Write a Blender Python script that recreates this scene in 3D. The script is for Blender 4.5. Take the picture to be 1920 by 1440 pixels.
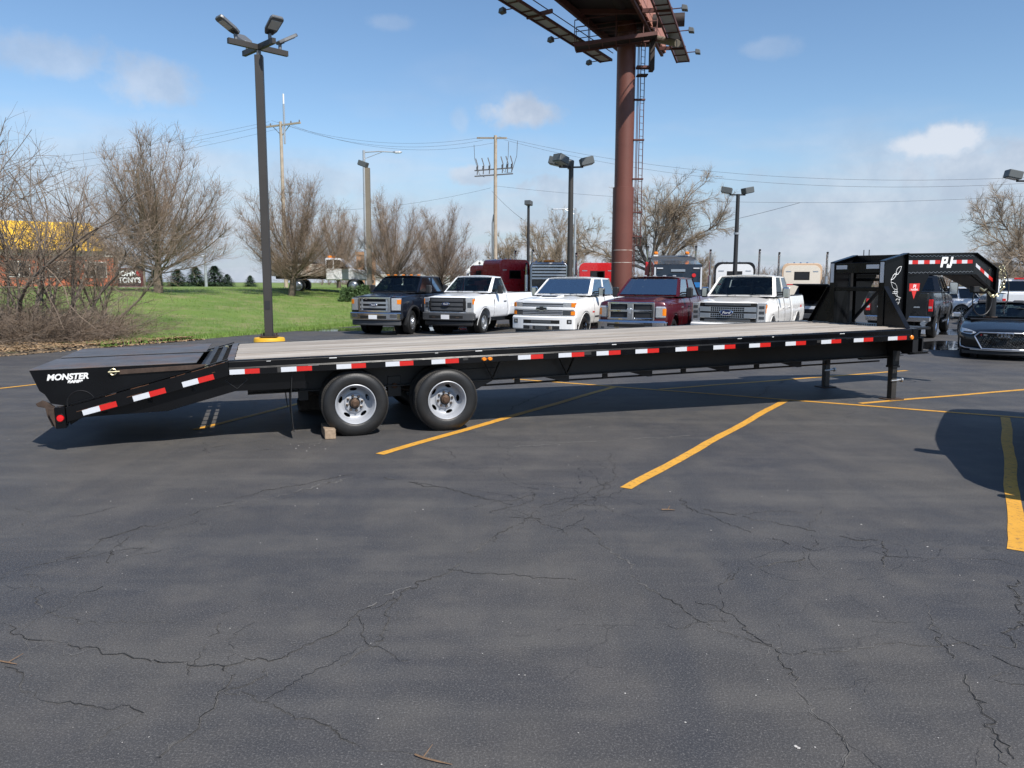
import bpy, bmesh, math, random
import numpy as np
from mathutils import Vector, Matrix
PI = math.pi
rad = math.radians
S = bpy.context.scene
for o in list(bpy.data.objects): bpy.data.objects.remove(o)
COL = S.collection

# ------------------------------------------------------------------ camera
FPX, PITCH, ROLL, CH = 1446.0, rad(7.5), rad(0.23), 1.807
cf = Vector((0, math.cos(PITCH), -math.sin(PITCH)))
cu0 = Vector((0, math.sin(PITCH), math.cos(PITCH))); cr0 = Vector((1, 0, 0))
cr = math.cos(ROLL)*cr0 + math.sin(ROLL)*cu0
cu = -math.sin(ROLL)*cr0 + math.cos(ROLL)*cu0
cam = bpy.data.cameras.new('camera'); cam.sensor_width = 36; cam.lens = 36*FPX/1920
cam.clip_end = 3000; cam.clip_start = 0.05
camo = bpy.data.objects.new('camera', cam); COL.objects.link(camo)
camo.matrix_world = Matrix(((cr.x, cu.x, -cf.x, 0), (cr.y, cu.y, -cf.y, 0), (cr.z, cu.z, -cf.z, CH), (0, 0, 0, 1)))
S.camera = camo
S.render.resolution_x, S.render.resolution_y = 1024, 768

def ray(px, py): return cf + cr*((px-960)/FPX) + cu*((720-py)/FPX)
def gp(px, py, z=0.0):
    d = ray(px, py); t = (z-CH)/d.z; return Vector((d.x*t, d.y*t, z))
def at(px, py, Y):
    d = ray(px, py); t = Y/d.y; return Vector((d.x*t, Y, CH+d.z*t))

# ------------------------------------------------------------------ sky, sun, exposure
SUN_EL = rad(49.2); SUNV = Vector((0.485, -0.715, 0)).normalized()*math.cos(SUN_EL) + Vector((0, 0, math.sin(SUN_EL)))
world = bpy.data.worlds.new('World'); S.world = world; world.use_nodes = True
def build_sky():
    nt = world.node_tree; nt.nodes.clear(); N = nt.nodes; L = nt.links
    out = N.new('ShaderNodeOutputWorld'); bg = N.new('ShaderNodeBackground'); bg.inputs[1].default_value = 0.063
    sky = N.new('ShaderNodeTexSky'); sky.sky_type = 'NISHITA'; sky.sun_disc = False
    sky.sun_elevation = SUN_EL; sky.sun_rotation = math.atan2(SUNV.x, SUNV.y)
    sky.altitude = 200; sky.air_density = 1.0; sky.dust_density = 0.3; sky.ozone_density = 2.0
    tc = N.new('ShaderNodeTexCoord'); sep = N.new('ShaderNodeSeparateXYZ'); L.new(tc.outputs['Generated'], sep.inputs[0])
    def math_(op, a, b=None, c=None, clamp=False):
        n = N.new('ShaderNodeMath'); n.operation = op; n.use_clamp = clamp
        for i, v in enumerate((a, b, c)):
            if v is None: continue
            if isinstance(v, (int, float)): n.inputs[i].default_value = v
            else: L.new(v, n.inputs[i])
        return n.outputs[0]
    def smooth(v, a, b):
        n = N.new('ShaderNodeMapRange'); n.interpolation_type = 'SMOOTHSTEP'; L.new(v, n.inputs[0])
        n.inputs[1].default_value = a; n.inputs[2].default_value = b; return n.outputs[0]
    z = sep.outputs[2]
    zz = math_('MAXIMUM', z, 0.0)
    den = math_('ADD', zz, 0.09)
    cx = math_('DIVIDE', sep.outputs[0], den); cy = math_('DIVIDE', sep.outputs[1], den)
    comb = N.new('ShaderNodeCombineXYZ'); L.new(cx, comb.inputs[0]); L.new(cy, comb.inputs[1])
    def noise(scale, det, rough, vec, dist=0.0):
        n = N.new('ShaderNodeTexNoise'); n.inputs['Scale'].default_value = scale; n.inputs['Detail'].default_value = det
        n.inputs['Roughness'].default_value = rough; n.inputs['Distortion'].default_value = dist; L.new(vec, n.inputs['Vector']); return n.outputs[0]
    n1 = noise(0.62, 4, 0.56, comb.outputs[0]); n2 = noise(11.0, 5, 0.62, tc.outputs['Generated'])
    # a bank of soft cloud that thickens to the horizon all round
    low = smooth(z, 0.33, 0.03)
    bank = math_('MULTIPLY', smooth(math_('ADD', n1, math_('MULTIPLY', low, 0.22)), 0.52, 0.80), math_('MULTIPLY_ADD', low, 0.7, 0.18))
    mask = bank
    # separate puffs
    puffs = [(980, 212, 68, 30, .98, .55), (270, 155, 72, 40, .68, .6), (90, 110, 88, 32, .55, .6), (1745, 276, 66, 24, 1.01, .75), (1795, 256, 48, 24, 1.01, .6), (1715, 272, 46, 18, 1.01, .7), (1840, 276, 50, 22, .8, .8), (1850, 318, 190, 52, .9, .7), (1660, 322, 90, 30, .7, .7), (1420, 385, 110, 26, .6, .7), (1505, 430, 40, 18, .98, .45), (880, 325, 60, 20, .85, .5), (1090, 365, 130, 34, .8, .5), (1700, 360, 240, 60, .6, .8), (700, 400, 220, 50, .55, .8), (560, 345, 160, 44, .65, .6), (420, 350, 70, 26, .5, .5), (1440, 88, 50, 16, .28, .6), (730, 42, 40, 12, .25, .6), (862, 228, 16, 22, .3, .6)]
    ang = math_('ARCTAN2', sep.outputs[0], sep.outputs[1]); core = 0.0
    n3 = noise(26.0, 4, 0.62, tc.outputs['Generated']); nw = math_('ADD', math_('MULTIPLY', math_('SUBTRACT', n2, 0.5), 1.9), math_('MULTIPLY', math_('SUBTRACT', n3, 0.5), 1.5))
    for px, py, w, h, s, soft in puffs:
        d = ray(px, py).normalized(); az = math.atan2(d.x, d.y)
        a = math_('DIVIDE', math_('SUBTRACT', ang, az), w/FPX); b = math_('DIVIDE', math_('SUBTRACT', z, d.z), h/FPX)
        r2 = math_('SQRT', math_('ADD', math_('MULTIPLY', a, a), math_('MULTIPLY', b, b)))
        m = math_('MULTIPLY', smooth(math_('ADD', r2, nw), 1.0+soft*.5, 1.0-soft), s)
        mask = math_('MAXIMUM', mask, m)
        if s > 1: core = math_('MAXIMUM', core, math_('MULTIPLY', m, .8))
    haze = smooth(z, 0.20, 0.0)
    mixh = N.new('ShaderNodeMixRGB'); L.new(math_('MULTIPLY', haze, 0.85), mixh.inputs[0]); hs = N.new('ShaderNodeHueSaturation'); hs.inputs['Saturation'].default_value = 1.1; hs.inputs['Value'].default_value = 1.38; L.new(sky.outputs[0], hs.inputs['Color']); L.new(hs.outputs[0], mixh.inputs[1]); mixh.inputs[2].default_value = (3.6, 4.5, 5.9, 1)
    ccol = N.new('ShaderNodeMixRGB'); L.new(math_('MAXIMUM', math_('MULTIPLY', smooth(n2, 0.35, 0.65), .6), core, clamp=True), ccol.inputs[0]); ccol.inputs[1].default_value = (4.6, 5.25, 6.4, 1); ccol.inputs[2].default_value = (7.9, 8.2, 8.8, 1)
    mix = N.new('ShaderNodeMixRGB'); L.new(math_('MULTIPLY', mask, 0.84, clamp=True), mix.inputs[0]); L.new(mixh.outputs[0], mix.inputs[1]); L.new(ccol.outputs[0], mix.inputs[2])
    L.new(mix.outputs[0], bg.inputs[0]); L.new(bg.outputs[0], out.inputs[0])
build_sky()
sl = bpy.data.lights.new('sun', 'SUN'); sl.energy = 3.6; sl.angle = rad(0.55); sl.color = (1, 0.955, 0.89)
so = bpy.data.objects.new('sun', sl); COL.objects.link(so); so.rotation_euler = SUNV.to_track_quat('Z', 'Y').to_euler(); so.location = (20, -25, 40)
vs = S.view_settings; vs.view_transform = 'Standard'; vs.look = 'None'; vs.exposure = 0.75; vs.gamma = 1.0; vs.use_curve_mapping = False
S.render.engine = 'CYCLES'
S.cycles.max_bounces = 5; S.cycles.diffuse_bounces = 3; S.cycles.glossy_bounces = 3; S.cycles.transparent_max_bounces = 12; S.cycles.caustics_reflective = False; S.cycles.caustics_refractive = False

# ------------------------------------------------------------------ materials
MATS = {}
def pm(name, col, rough=0.5, metal=0.0, coat=0.0, var=None, bump=None, spec=0.5, dirt=None, rvar=None):
    """plain principled material; var=(scale, amount) tone variation, bump=(scale, strength), dirt=(colour, scale, lo, hi, amount)"""
    m = bpy.data.materials.new(name); m.use_nodes = True; nt = m.node_tree; b = nt.nodes['Principled BSDF']; L = nt.links
    b.inputs['Base Color'].default_value = (*col, 1); b.inputs['Roughness'].default_value = rough; b.inputs['Metallic'].default_value = metal
    b.inputs['Coat Weight'].default_value = coat; b.inputs['Coat Roughness'].default_value = 0.06; b.inputs['Specular IOR Level'].default_value = spec
    tc = nt.nodes.new('ShaderNodeTexCoord') if (var or bump or dirt or rvar) else None
    def noise(scale, det=5, rough_=0.6):
        n = nt.nodes.new('ShaderNodeTexNoise'); n.inputs['Scale'].default_value = scale; n.inputs['Detail'].default_value = det; n.inputs['Roughness'].default_value = rough_
        L.new(tc.outputs['Object'], n.inputs['Vector']); return n.outputs[0]
    src = None
    if var:
        mr = nt.nodes.new('ShaderNodeMapRange'); L.new(noise(var[0]), mr.inputs[0]); mr.inputs[1].default_value = .25; mr.inputs[2].default_value = .75
        mr.inputs[3].default_value = 1-var[1]; mr.inputs[4].default_value = 1+var[1]
        mx = nt.nodes.new('ShaderNodeMixRGB'); mx.blend_type = 'MULTIPLY'; mx.inputs[0].default_value = 1; mx.inputs[1].default_value = (*col, 1); L.new(mr.outputs[0], mx.inputs[2]); src = mx.outputs[0]
    if dirt:
        mr = nt.nodes.new('ShaderNodeMapRange'); L.new(noise(dirt[1], 8, 0.7), mr.inputs[0]); mr.inputs[1].default_value = dirt[2]; mr.inputs[2].default_value = dirt[3]; mr.inputs[4].default_value = dirt[4]
        mx = nt.nodes.new('ShaderNodeMixRGB'); L.new(mr.outputs[0], mx.inputs[0]); mx.inputs[2].default_value = (*dirt[0], 1)
        if src: L.new(src, mx.inputs[1])
        else: mx.inputs[1].default_value = (*col, 1)
        src = mx.outputs[0]
    if src: L.new(src, b.inputs['Base Color'])
    if rvar:
        mr = nt.nodes.new('ShaderNodeMapRange'); L.new(noise(rvar[0]), mr.inputs[0]); mr.inputs[1].default_value = .3; mr.inputs[2].default_value = .7; mr.inputs[3].default_value = rough-rvar[1]; mr.inputs[4].default_value = rough+rvar[1]; L.new(mr.outputs[0], b.inputs['Roughness'])
    if bump:
        bp = nt.nodes.new('ShaderNodeBump'); bp.inputs['Strength'].default_value = bump[1]; bp.inputs['Distance'].default_value = 0.01; L.new(noise(bump[0], 6), bp.inputs['Height']); L.new(bp.outputs[0], b.inputs['Normal'])
    MATS[name] = m; return m
def emit_less(m, *a): return m
M_ = MATS
pm('black_paint', (0.003, 0.0032, 0.004), 0.27, 0, 0.06, rvar=(3, .08), spec=.28, dirt=((.06, .052, .045), 2.6, .62, .85, .06))
pm('black_steel', (0.008, 0.008, 0.009), 0.45, 0, 0, rvar=(4, .1), dirt=((.07, .055, .045), 3, .55, .8, .22))
pm('black_frame', (0.028, 0.027, 0.026), 0.5, 0, 0, dirt=((.11, .095, .075), 1.4, .45, .8, .35))
pm('ramp_plate', (0.085, 0.085, 0.09), 0.5, 0.0, 0, var=(3, .3), dirt=((.16, .085, .05), 1.3, .48, .68, .7), rvar=(2.5, .14))
pm('rust', (0.13, 0.06, 0.032), 0.8, 0.2, var=(18, .4))
pm('rust_dark', (0.055, 0.035, 0.025), 0.75, 0.2, var=(18, .4))
pm('white_tape', (0.58, 0.60, 0.63), 0.35, var=(40, .06))
pm('red_tape', (0.52, 0.016, 0.012), 0.35, var=(40, .1))
pm('silver_wheel', (0.38, 0.395, 0.42), 0.42, 0.15, 0.0, var=(6, .08), dirt=((.2, .15, .1), 7, .62, .8, .4))
pm('rubber', (0.011, 0.011, 0.011), 0.48, var=(9, .25), bump=(90, .25), dirt=((.07, .06, .048), 4, .5, .85, .22))
pm('rubber_tread', (0.026, 0.024, 0.022), 0.85, var=(14, .3), dirt=((.13, .11, .085), 6, .45, .8, .5))
pm('hub_rust', (0.10, 0.062, 0.04), 0.55, 0.5, var=(30, .4))
pm('lug', (0.14, 0.12, 0.105), 0.4, 0.8)
pm('amber', (0.80, 0.22, 0.01), 0.2, 0, 0.5)
pm('red_lens', (0.62, 0.012, 0.015), 0.18, 0, 0.6)
pm('chrome', (0.80, 0.81, 0.83), 0.10, 1.0)
pm('chrome_soft', (0.62, 0.63, 0.65), 0.28, 0.9)
pm('zinc', (0.55, 0.50, 0.32), 0.35, 0.9, var=(30, .2))
pm('zinc_grey', (0.45, 0.45, 0.44), 0.4, 0.8, var=(30, .2))
pm('decal_white', (0.80, 0.80, 0.78), 0.4)
pm('decal_red', (0.60, 0.035, 0.03), 0.4)
pm('plastic_black', (0.018, 0.018, 0.019), 0.5, var=(8, .15))
pm('plastic_grey', (0.06, 0.062, 0.066), 0.5, var=(8, .15))
pm('void', (0.006, 0.006, 0.006), 0.9)
pm('block_wood', (0.30, 0.22, 0.15), 0.85, var=(25, .3), bump=(60, .5))
pm('block_dark', (0.075, 0.06, 0.05), 0.9, var=(25, .4), bump=(40, .6))
pm('stripe_yellow', (0.62, 0.31, 0.035), 0.7, var=(5, .12), dirt=((.055, .053, .052), 22, .54, .66, .75))
def glass_mat(name, tint, fac=0.05):
    m = bpy.data.materials.new(name); m.use_nodes = True; nt = m.node_tree; nt.nodes.clear(); L = nt.links
    o = nt.nodes.new('ShaderNodeOutputMaterial'); t = nt.nodes.new('ShaderNodeBsdfTransparent'); t.inputs[0].default_value = (*tint, 1)
    g = nt.nodes.new('ShaderNodeBsdfGlossy'); g.inputs['Roughness'].default_value = 0.03; g.inputs[0].default_value = (.95, .97, 1, 1)
    lw = nt.nodes.new('ShaderNodeLayerWeight'); lw.inputs[0].default_value = 0.22
    mr = nt.nodes.new('ShaderNodeMapRange'); L.new(lw.outputs['Fresnel'], mr.inputs[0]); mr.inputs[3].default_value = fac; mr.inputs[4].default_value = 0.5
    mx = nt.nodes.new('ShaderNodeMixShader'); L.new(mr.outputs[0], mx.inputs[0]); L.new(t.outputs[0], mx.inputs[1]); L.new(g.outputs[0], mx.inputs[2]); L.new(mx.outputs[0], o.inputs[0])
    MATS[name] = m; return m
glass_mat('glass', (0.62, 0.68, 0.67), .03); glass_mat('glass_tint', (0.10, 0.11, 0.115)); glass_mat('glass_lens', (0.75, 0.78, 0.8), 0.2)

# ------------------------------------------------------------------ mesh helpers
def tag(o, label=None, cat=None, group=None, kind=None):
    if label: o['label'] = label
    if cat: o['category'] = cat
    if group: o['group'] = group
    if kind: o['kind'] = kind
    return o
def thing(name, loc, rz, label, cat, group=None):
    o = bpy.data.objects.new(name, None); COL.objects.link(o); o.location = loc; o.rotation_euler = (0, 0, rz); o.empty_display_size = .2
    return tag(o, label, cat, group)
def link(name, me, parent=None, loc=None, rot=None, scale=None):
    o = bpy.data.objects.new(name, me); COL.objects.link(o)
    if parent: o.parent = parent
    if loc is not None: o.location = loc
    if rot is not None: o.rotation_euler = rot
    if scale is not None: o.scale = scale
    return o
class MB:
    def __init__(s): s.v = []; s.f = []; s.mi = []; s.cur = 0
    def add(s, vs, fs):
        b = len(s.v); s.v += [tuple(p) for p in vs]
        for f in fs: s.f.append([i+b for i in f]); s.mi.append(s.cur)
        return s
    def box(s, x0, x1, y0, y1, z0, z1):
        x0, x1 = sorted((x0, x1)); y0, y1 = sorted((y0, y1)); z0, z1 = sorted((z0, z1))
        return s.add([(x, y, z) for z in (z0, z1) for y in (y0, y1) for x in (x0, x1)], [(0, 2, 3, 1), (4, 5, 7, 6), (0, 1, 5, 4), (2, 6, 7, 3), (0, 4, 6, 2), (1, 3, 7, 5)])
    def prism(s, poly, axis, a, b):
        n = len(poly)
        def P(q, t): return {'x': (t, q[0], q[1]), 'y': (q[0], t, q[1]), 'z': (q[0], q[1], t)}[axis]
        return s.add([P(q, a) for q in poly]+[P(q, b) for q in poly], [tuple(range(n))[::-1], tuple(range(n, 2*n))]+[(i, (i+1) % n, (i+1) % n+n, i+n) for i in range(n)])
    def bar(s, p0, p1, w, h, up=(0, 0, 1)):
        p0, p1 = Vector(p0), Vector(p1); d = (p1-p0).normalized(); up = Vector(up)
        if abs(d.dot(up)) > .98: up = Vector((0, 1, 0))
        r = d.cross(up).normalized(); u = r.cross(d)
        return s.add([p+r*a*w/2+u*b*h/2 for p in (p0, p1) for a, b in ((-1, -1), (1, -1), (1, 1), (-1, 1))], [(3, 2, 1, 0), (4, 5, 6, 7), (0, 1, 5, 4), (1, 2, 6, 5), (2, 3, 7, 6), (3, 0, 4, 7)])
    def tube(s, path, r, n=8, caps=True):
        path = [Vector(p) for p in path]; k = len(path); rs = r if isinstance(r, (list, tuple)) else [r]*k
        rings = []; prev = None
        for i, p in enumerate(path):
            d = (path[min(i+1, k-1)]-path[max(i-1, 0)]).normalized()
            if prev is None:
                ref = Vector((0, 0, 1)) if abs(d.z) < .9 else Vector((1, 0, 0)); prev = d.cross(ref).normalized()
            prev = (prev-d*prev.dot(d)).normalized(); q = d.cross(prev)
            rings.append([p+(prev*math.cos(2*PI*j/n)+q*math.sin(2*PI*j/n))*rs[i] for j in range(n)])
        return s.loft(rings, caps)
    def loft(s, rings, caps=True):
        n = len(rings[0]); vs = [p for r in rings for p in r]; fs = []
        for i in range(len(rings)-1):
            for j in range(n): fs.append((i*n+j, i*n+(j+1) % n, (i+1)*n+(j+1) % n, (i+1)*n+j))
        if caps: fs.append(tuple(range(n))[::-1]); fs.append(tuple((len(rings)-1)*n+j for j in range(n)))
        return s.add(vs, fs)
    def lathe(s, prof, n=32, c=(0, 0, 0), axis='y', closed=False):
        """prof: (radius, height along the axis)"""
        c = Vector(c); vs = []
        for r, h in prof:
            for j in range(n):
                a = 2*PI*j/n; x, y = r*math.cos(a), r*math.sin(a)
                vs.append(c+Vector({'y': (x, h, y), 'z': (x, y, h), 'x': (h, x, y)}[axis]))
        fs = []; k = len(prof)
        for i in range(k if closed else k-1):
            i2 = (i+1) % k
            for j in range(n): fs.append((i*n+j, i*n+(j+1) % n, i2*n+(j+1) % n, i2*n+j))
        if not closed:
            if prof[0][0] > 1e-4: fs.append(tuple(range(n))[::-1])
            if prof[-1][0] > 1e-4: fs.append(tuple((k-1)*n+j for j in range(n)))
        return s.add(vs, fs)
    def xf(s, M):
        s.v = [tuple(M @ Vector(p)) for p in s.v]; return s
    def mesh(s, name, mat, bevel=0, smooth=None, bang=30):
        me = bpy.data.meshes.new(name); me.from_pydata(s.v, [], s.f)
        mats = mat if isinstance(mat, (list, tuple)) else [mat]
        for m in mats: me.materials.append(MATS[m] if isinstance(m, str) else m)
        if len(mats) > 1: me.polygons.foreach_set('material_index', s.mi)
        bm = bmesh.new(); bm.from_mesh(me)
        bmesh.ops.recalc_face_normals(bm, faces=bm.faces)
        if bevel:
            es = [e for e in bm.edges if len(e.link_faces) == 2 and e.calc_face_angle(0) > rad(bang)]
            bmesh.ops.bevel(bm, geom=es, offset=bevel, segments=1, affect='EDGES', clamp_overlap=True)
        bm.to_mesh(me); bm.free()
        if smooth:
            me.polygons.foreach_set('use_smooth', [True]*len(me.polygons)); me.set_sharp_from_angle(angle=rad(smooth))
        return me
    def build(s, name, mat, parent=None, bevel=0, smooth=None, **k):
        return link(name, s.mesh(name, mat, bevel, smooth), parent, **k)
def B(*a): return MB().box(*a)
def fast_mesh(name, V, Fq, mat):
    me = bpy.data.meshes.new(name); V = np.asarray(V, np.float32); Fq = np.asarray(Fq, np.int32); n, k = Fq.shape
    me.vertices.add(len(V)); me.vertices.foreach_set('co', V.ravel()); me.loops.add(n*k); me.loops.foreach_set('vertex_index', Fq.ravel())
    me.polygons.add(n); me.polygons.foreach_set('loop_start', np.arange(0, n*k, k, dtype=np.int32)); me.update(calc_edges=True); me.validate()
    me.materials.append(MATS[mat] if isinstance(mat, str) else mat); return me
def boolean(me, cutters):
    """subtract cutter meshes from me, return the new mesh"""
    o = link('tmp', me); cs = []
    for c in cutters:
        co = link('tmpc', c); cs.append(co); md = o.modifiers.new('b', 'BOOLEAN'); md.object = co; md.operation = 'DIFFERENCE'; md.solver = 'EXACT'
    dg = bpy.context.evaluated_depsgraph_get(); new = bpy.data.meshes.new_from_object(o.evaluated_get(dg))
    for x in cs+[o]:
        d = x.data; bpy.data.objects.remove(x)
    return new
def text_mesh(s, size, mat, shear=0.0, bold=0.0, ext=0.001, spacing=1.0):
    c = bpy.data.curves.new('t', 'FONT'); c.body = s; c.size = size; c.shear = shear; c.offset = bold; c.extrude = ext; c.align_x = 'CENTER'; c.align_y = 'CENTER'; c.space_character = spacing
    o = bpy.data.objects.new('t', c); COL.objects.link(o); dg = bpy.context.evaluated_depsgraph_get(); me = bpy.data.meshes.new_from_object(o.evaluated_get(dg))
    bpy.data.objects.remove(o); me.materials.clear(); me.materials.append(MATS[mat]); return me
# ------------------------------------------------------------------ ground
def nodes_of(name):
    m = bpy.data.materials.new(name); m.use_nodes = True; MATS[name] = m
    nt = m.node_tree; return m, nt, nt.nodes['Principled BSDF'], nt.links
class NG:
    """tiny node-graph helper on object coordinates"""
    def __init__(s, nt): s.nt = nt; s.L = nt.links; s.tc = nt.nodes.new('ShaderNodeTexCoord').outputs['Object']
    def noise(s, scale, det=4, rough=.55, vec=None, dist=0.0):
        n = s.nt.nodes.new('ShaderNodeTexNoise'); n.inputs['Scale'].default_value = scale; n.inputs['Detail'].default_value = det; n.inputs['Roughness'].default_value = rough; n.inputs['Distortion'].default_value = dist
        s.L.new(vec or s.tc, n.inputs['Vector']); return n.outputs
    def voro(s, scale, feature='F1', vec=None):
        n = s.nt.nodes.new('ShaderNodeTexVoronoi'); n.feature = feature; n.inputs['Scale'].default_value = scale; s.L.new(vec or s.tc, n.inputs['Vector']); return n.outputs
    def ramp(s, v, a, b, c=0.0, d=1.0):
        n = s.nt.nodes.new('ShaderNodeMapRange'); s.L.new(v, n.inputs[0])
        for i, x in enumerate((a, b, c, d)): n.inputs[i+1].default_value = x
        return n.outputs[0]
    def math(s, op, a, b, clamp=False):
        n = s.nt.nodes.new('ShaderNodeMath'); n.operation = op; n.use_clamp = clamp
        for i, v in enumerate((a, b)):
            if isinstance(v, (int, float)): n.inputs[i].default_value = v
            else: s.L.new(v, n.inputs[i])
        return n.outputs[0]
    def mix(s, f, a, b, mode='MIX'):
        n = s.nt.nodes.new('ShaderNodeMixRGB'); n.blend_type = mode
        for i, v in enumerate((f, a, b)):
            if isinstance(v, (int, float)): n.inputs[i].default_value = v
            elif isinstance(v, tuple): n.inputs[i].default_value = (*v, 1)
            else: s.L.new(v, n.inputs[i])
        return n.outputs[0]
    def vec(s, scale, rotz=0, warp=None):
        n = s.nt.nodes.new('ShaderNodeMapping'); n.inputs['Scale'].default_value = scale; n.inputs['Rotation'].default_value = (0, 0, rotz); s.L.new(s.tc, n.inputs[0]); v = n.outputs[0]
        if warp:
            nz = s.noise(warp[0], 2, .6)[1]; a = s.nt.nodes.new('ShaderNodeVectorMath'); a.operation = 'MULTIPLY_ADD'; s.L.new(nz, a.inputs[0]); a.inputs[1].default_value = (warp[1],)*3; s.L.new(v, a.inputs[2]); v = a.outputs[0]
        return v
    def bump(s, h, strength, dist=.01):
        n = s.nt.nodes.new('ShaderNodeBump'); n.inputs['Strength'].default_value = strength; n.inputs['Distance'].default_value = dist; s.L.new(h, n.inputs['Height']); return n.outputs[0]
def asphalt_mat():
    m, nt, b, L = nodes_of('asphalt'); g = NG(nt)
    big = g.noise(.33, 4, .6)[0]; mid = g.noise(1.7, 3, .65)[0]; fine = g.noise(150, 1, .7)[0]; grain2 = g.noise(95, 2, .75)[0]
    streak = g.noise(1.0, 3, .6, g.vec((.35, 2.2, 1), rad(-24)))[0]
    streak2 = g.noise(1.0, 3, .6, g.vec((1.8, .22, 1), rad(-33)))[0]
    c = g.mix(g.ramp(big, .38, .62), (.043, .043, .047), (.066, .062, .058))
    c = g.mix(g.math('MULTIPLY', g.ramp(mid, .45, .70), .65), c, (.098, .090, .081))
    c = g.mix(g.math('MULTIPLY', g.ramp(streak, .48, .72), .60), c, (.106, .099, .089))
    c = g.mix(g.math('MULTIPLY', g.ramp(streak2, .50, .70), .55), c, (.038, .040, .046))
    # aggregate showing through
    c = g.mix(g.math('MULTIPLY', g.ramp(grain2, .55, .73), .7), c, (.19, .182, .173))
    c = g.mix(g.math('MULTIPLY', g.ramp(grain2, .45, .28), .55), c, (.022, .023, .026))
    c = g.mix(g.math('MULTIPLY', g.ramp(fine, .56, .76), .5), c, (.21, .20, .19))
    # fatigue cracking in patches
    wv = g.vec((1, 1, 1), 0, (1.6, .5)); e = g.voro(1.5, 'DISTANCE_TO_EDGE', wv)[0]; e2 = g.voro(4.2, 'DISTANCE_TO_EDGE', wv)[0]
    patch = g.ramp(g.noise(.22, 2, .5)[0], .50, .60); patch2 = g.math('MULTIPLY', patch, g.ramp(big, .50, .58))
    cr1 = g.math('MULTIPLY', g.ramp(e, .010, .002), patch); cr2 = g.math('MULTIPLY', g.ramp(e2, .016, .004), patch2)
    crk = g.math('MULTIPLY', g.math('MAXIMUM', cr1, cr2), g.ramp(g.noise(9, 2, .7)[0], .42, .56))
    c = g.mix(g.math('MULTIPLY', crk, .85), c, (.013, .013, .013))
    # oil spots
    oil = g.ramp(mid, .68, .76); c = g.mix(g.math('MULTIPLY', oil, .45), c, (.022, .022, .023))
    L.new(c, b.inputs['Base Color'])
    L.new(g.ramp(big, .3, .7, .56, .72), b.inputs['Roughness']); b.inputs['Specular IOR Level'].default_value = .30
    L.new(g.bump(grain2, .5, .006), b.inputs['Normal'])
asphalt_mat()
def grass_mat():
    m, nt, b, L = nodes_of('grass'); g = NG(nt)
    c = g.mix(g.ramp(g.noise(.35, 5, .6)[0], .35, .65), (.105, .175, .026), (.155, .235, .042))
    c = g.mix(g.math('MULTIPLY', g.ramp(g.noise(.8, 6, .72)[0], .47, .64), .75), c, (.27, .24, .11))
    c = g.mix(g.math('MULTIPLY', g.ramp(g.noise(14, 5, .7)[0], .50, .75), .5), c, (.07, .13, .02))
    L.new(c, b.inputs['Base Color']); b.inputs['Roughness'].default_value = .8
    L.new(g.bump(g.noise(26, 6, .75)[0], .8, .06), b.inputs['Normal'])
grass_mat()
def litter_mat():
    m, nt, b, L = nodes_of('leaf_litter'); g = NG(nt)
    c = g.mix(g.ramp(g.noise(3.5, 6, .7)[0], .35, .65), (.15, .105, .065), (.27, .20, .125))
    c = g.mix(g.ramp(g.voro(16)[0], .25, .6), c, (.10, .072, .045)); c = g.mix(g.math('MULTIPLY', g.ramp(g.noise(1.1, 4)[0], .56, .68), .7), c, (.10, .14, .03))
    L.new(c, b.inputs['Base Color']); b.inputs['Roughness'].default_value = .9; L.new(g.bump(g.voro(14)[0], .9, .05), b.inputs['Normal'])
litter_mat()
pm('far_ground', (.11, .12, .045), .9, var=(.05, .3))
pm('wet', (.012, .013, .015), .06, 0, 0, spec=.6, rvar=(2.0, .05))
pm('crack', (.016, .016, .016), .95); pm('crack_light', (.15, .143, .133), .9, var=(20, .3))
pm('pebble', (.45, .43, .40), .8, var=(60, .3)); pm('twig', (.17, .105, .06), .8, var=(30, .3))
pm('concrete', (.32, .31, .29), .85, var=(4, .15), bump=(30, .3))

gm = MB().add([(-900, -300, -.06), (900, -300, -.06), (900, 1500, -.06), (-900, 1500, -.06)], [(0, 1, 2, 3)]).build('ground', 'far_ground'); tag(gm, 'flat ground reaching to the horizon beyond the lot', kind='structure')
lot = MB().add([(-60, -25, 0), (80, -25, 0), (80, 74, 0), (-60, 74, 0)], [(0, 1, 2, 3)]).build('parking_lot', 'asphalt'); tag(lot, 'cracked dark asphalt parking lot', kind='structure')

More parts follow.
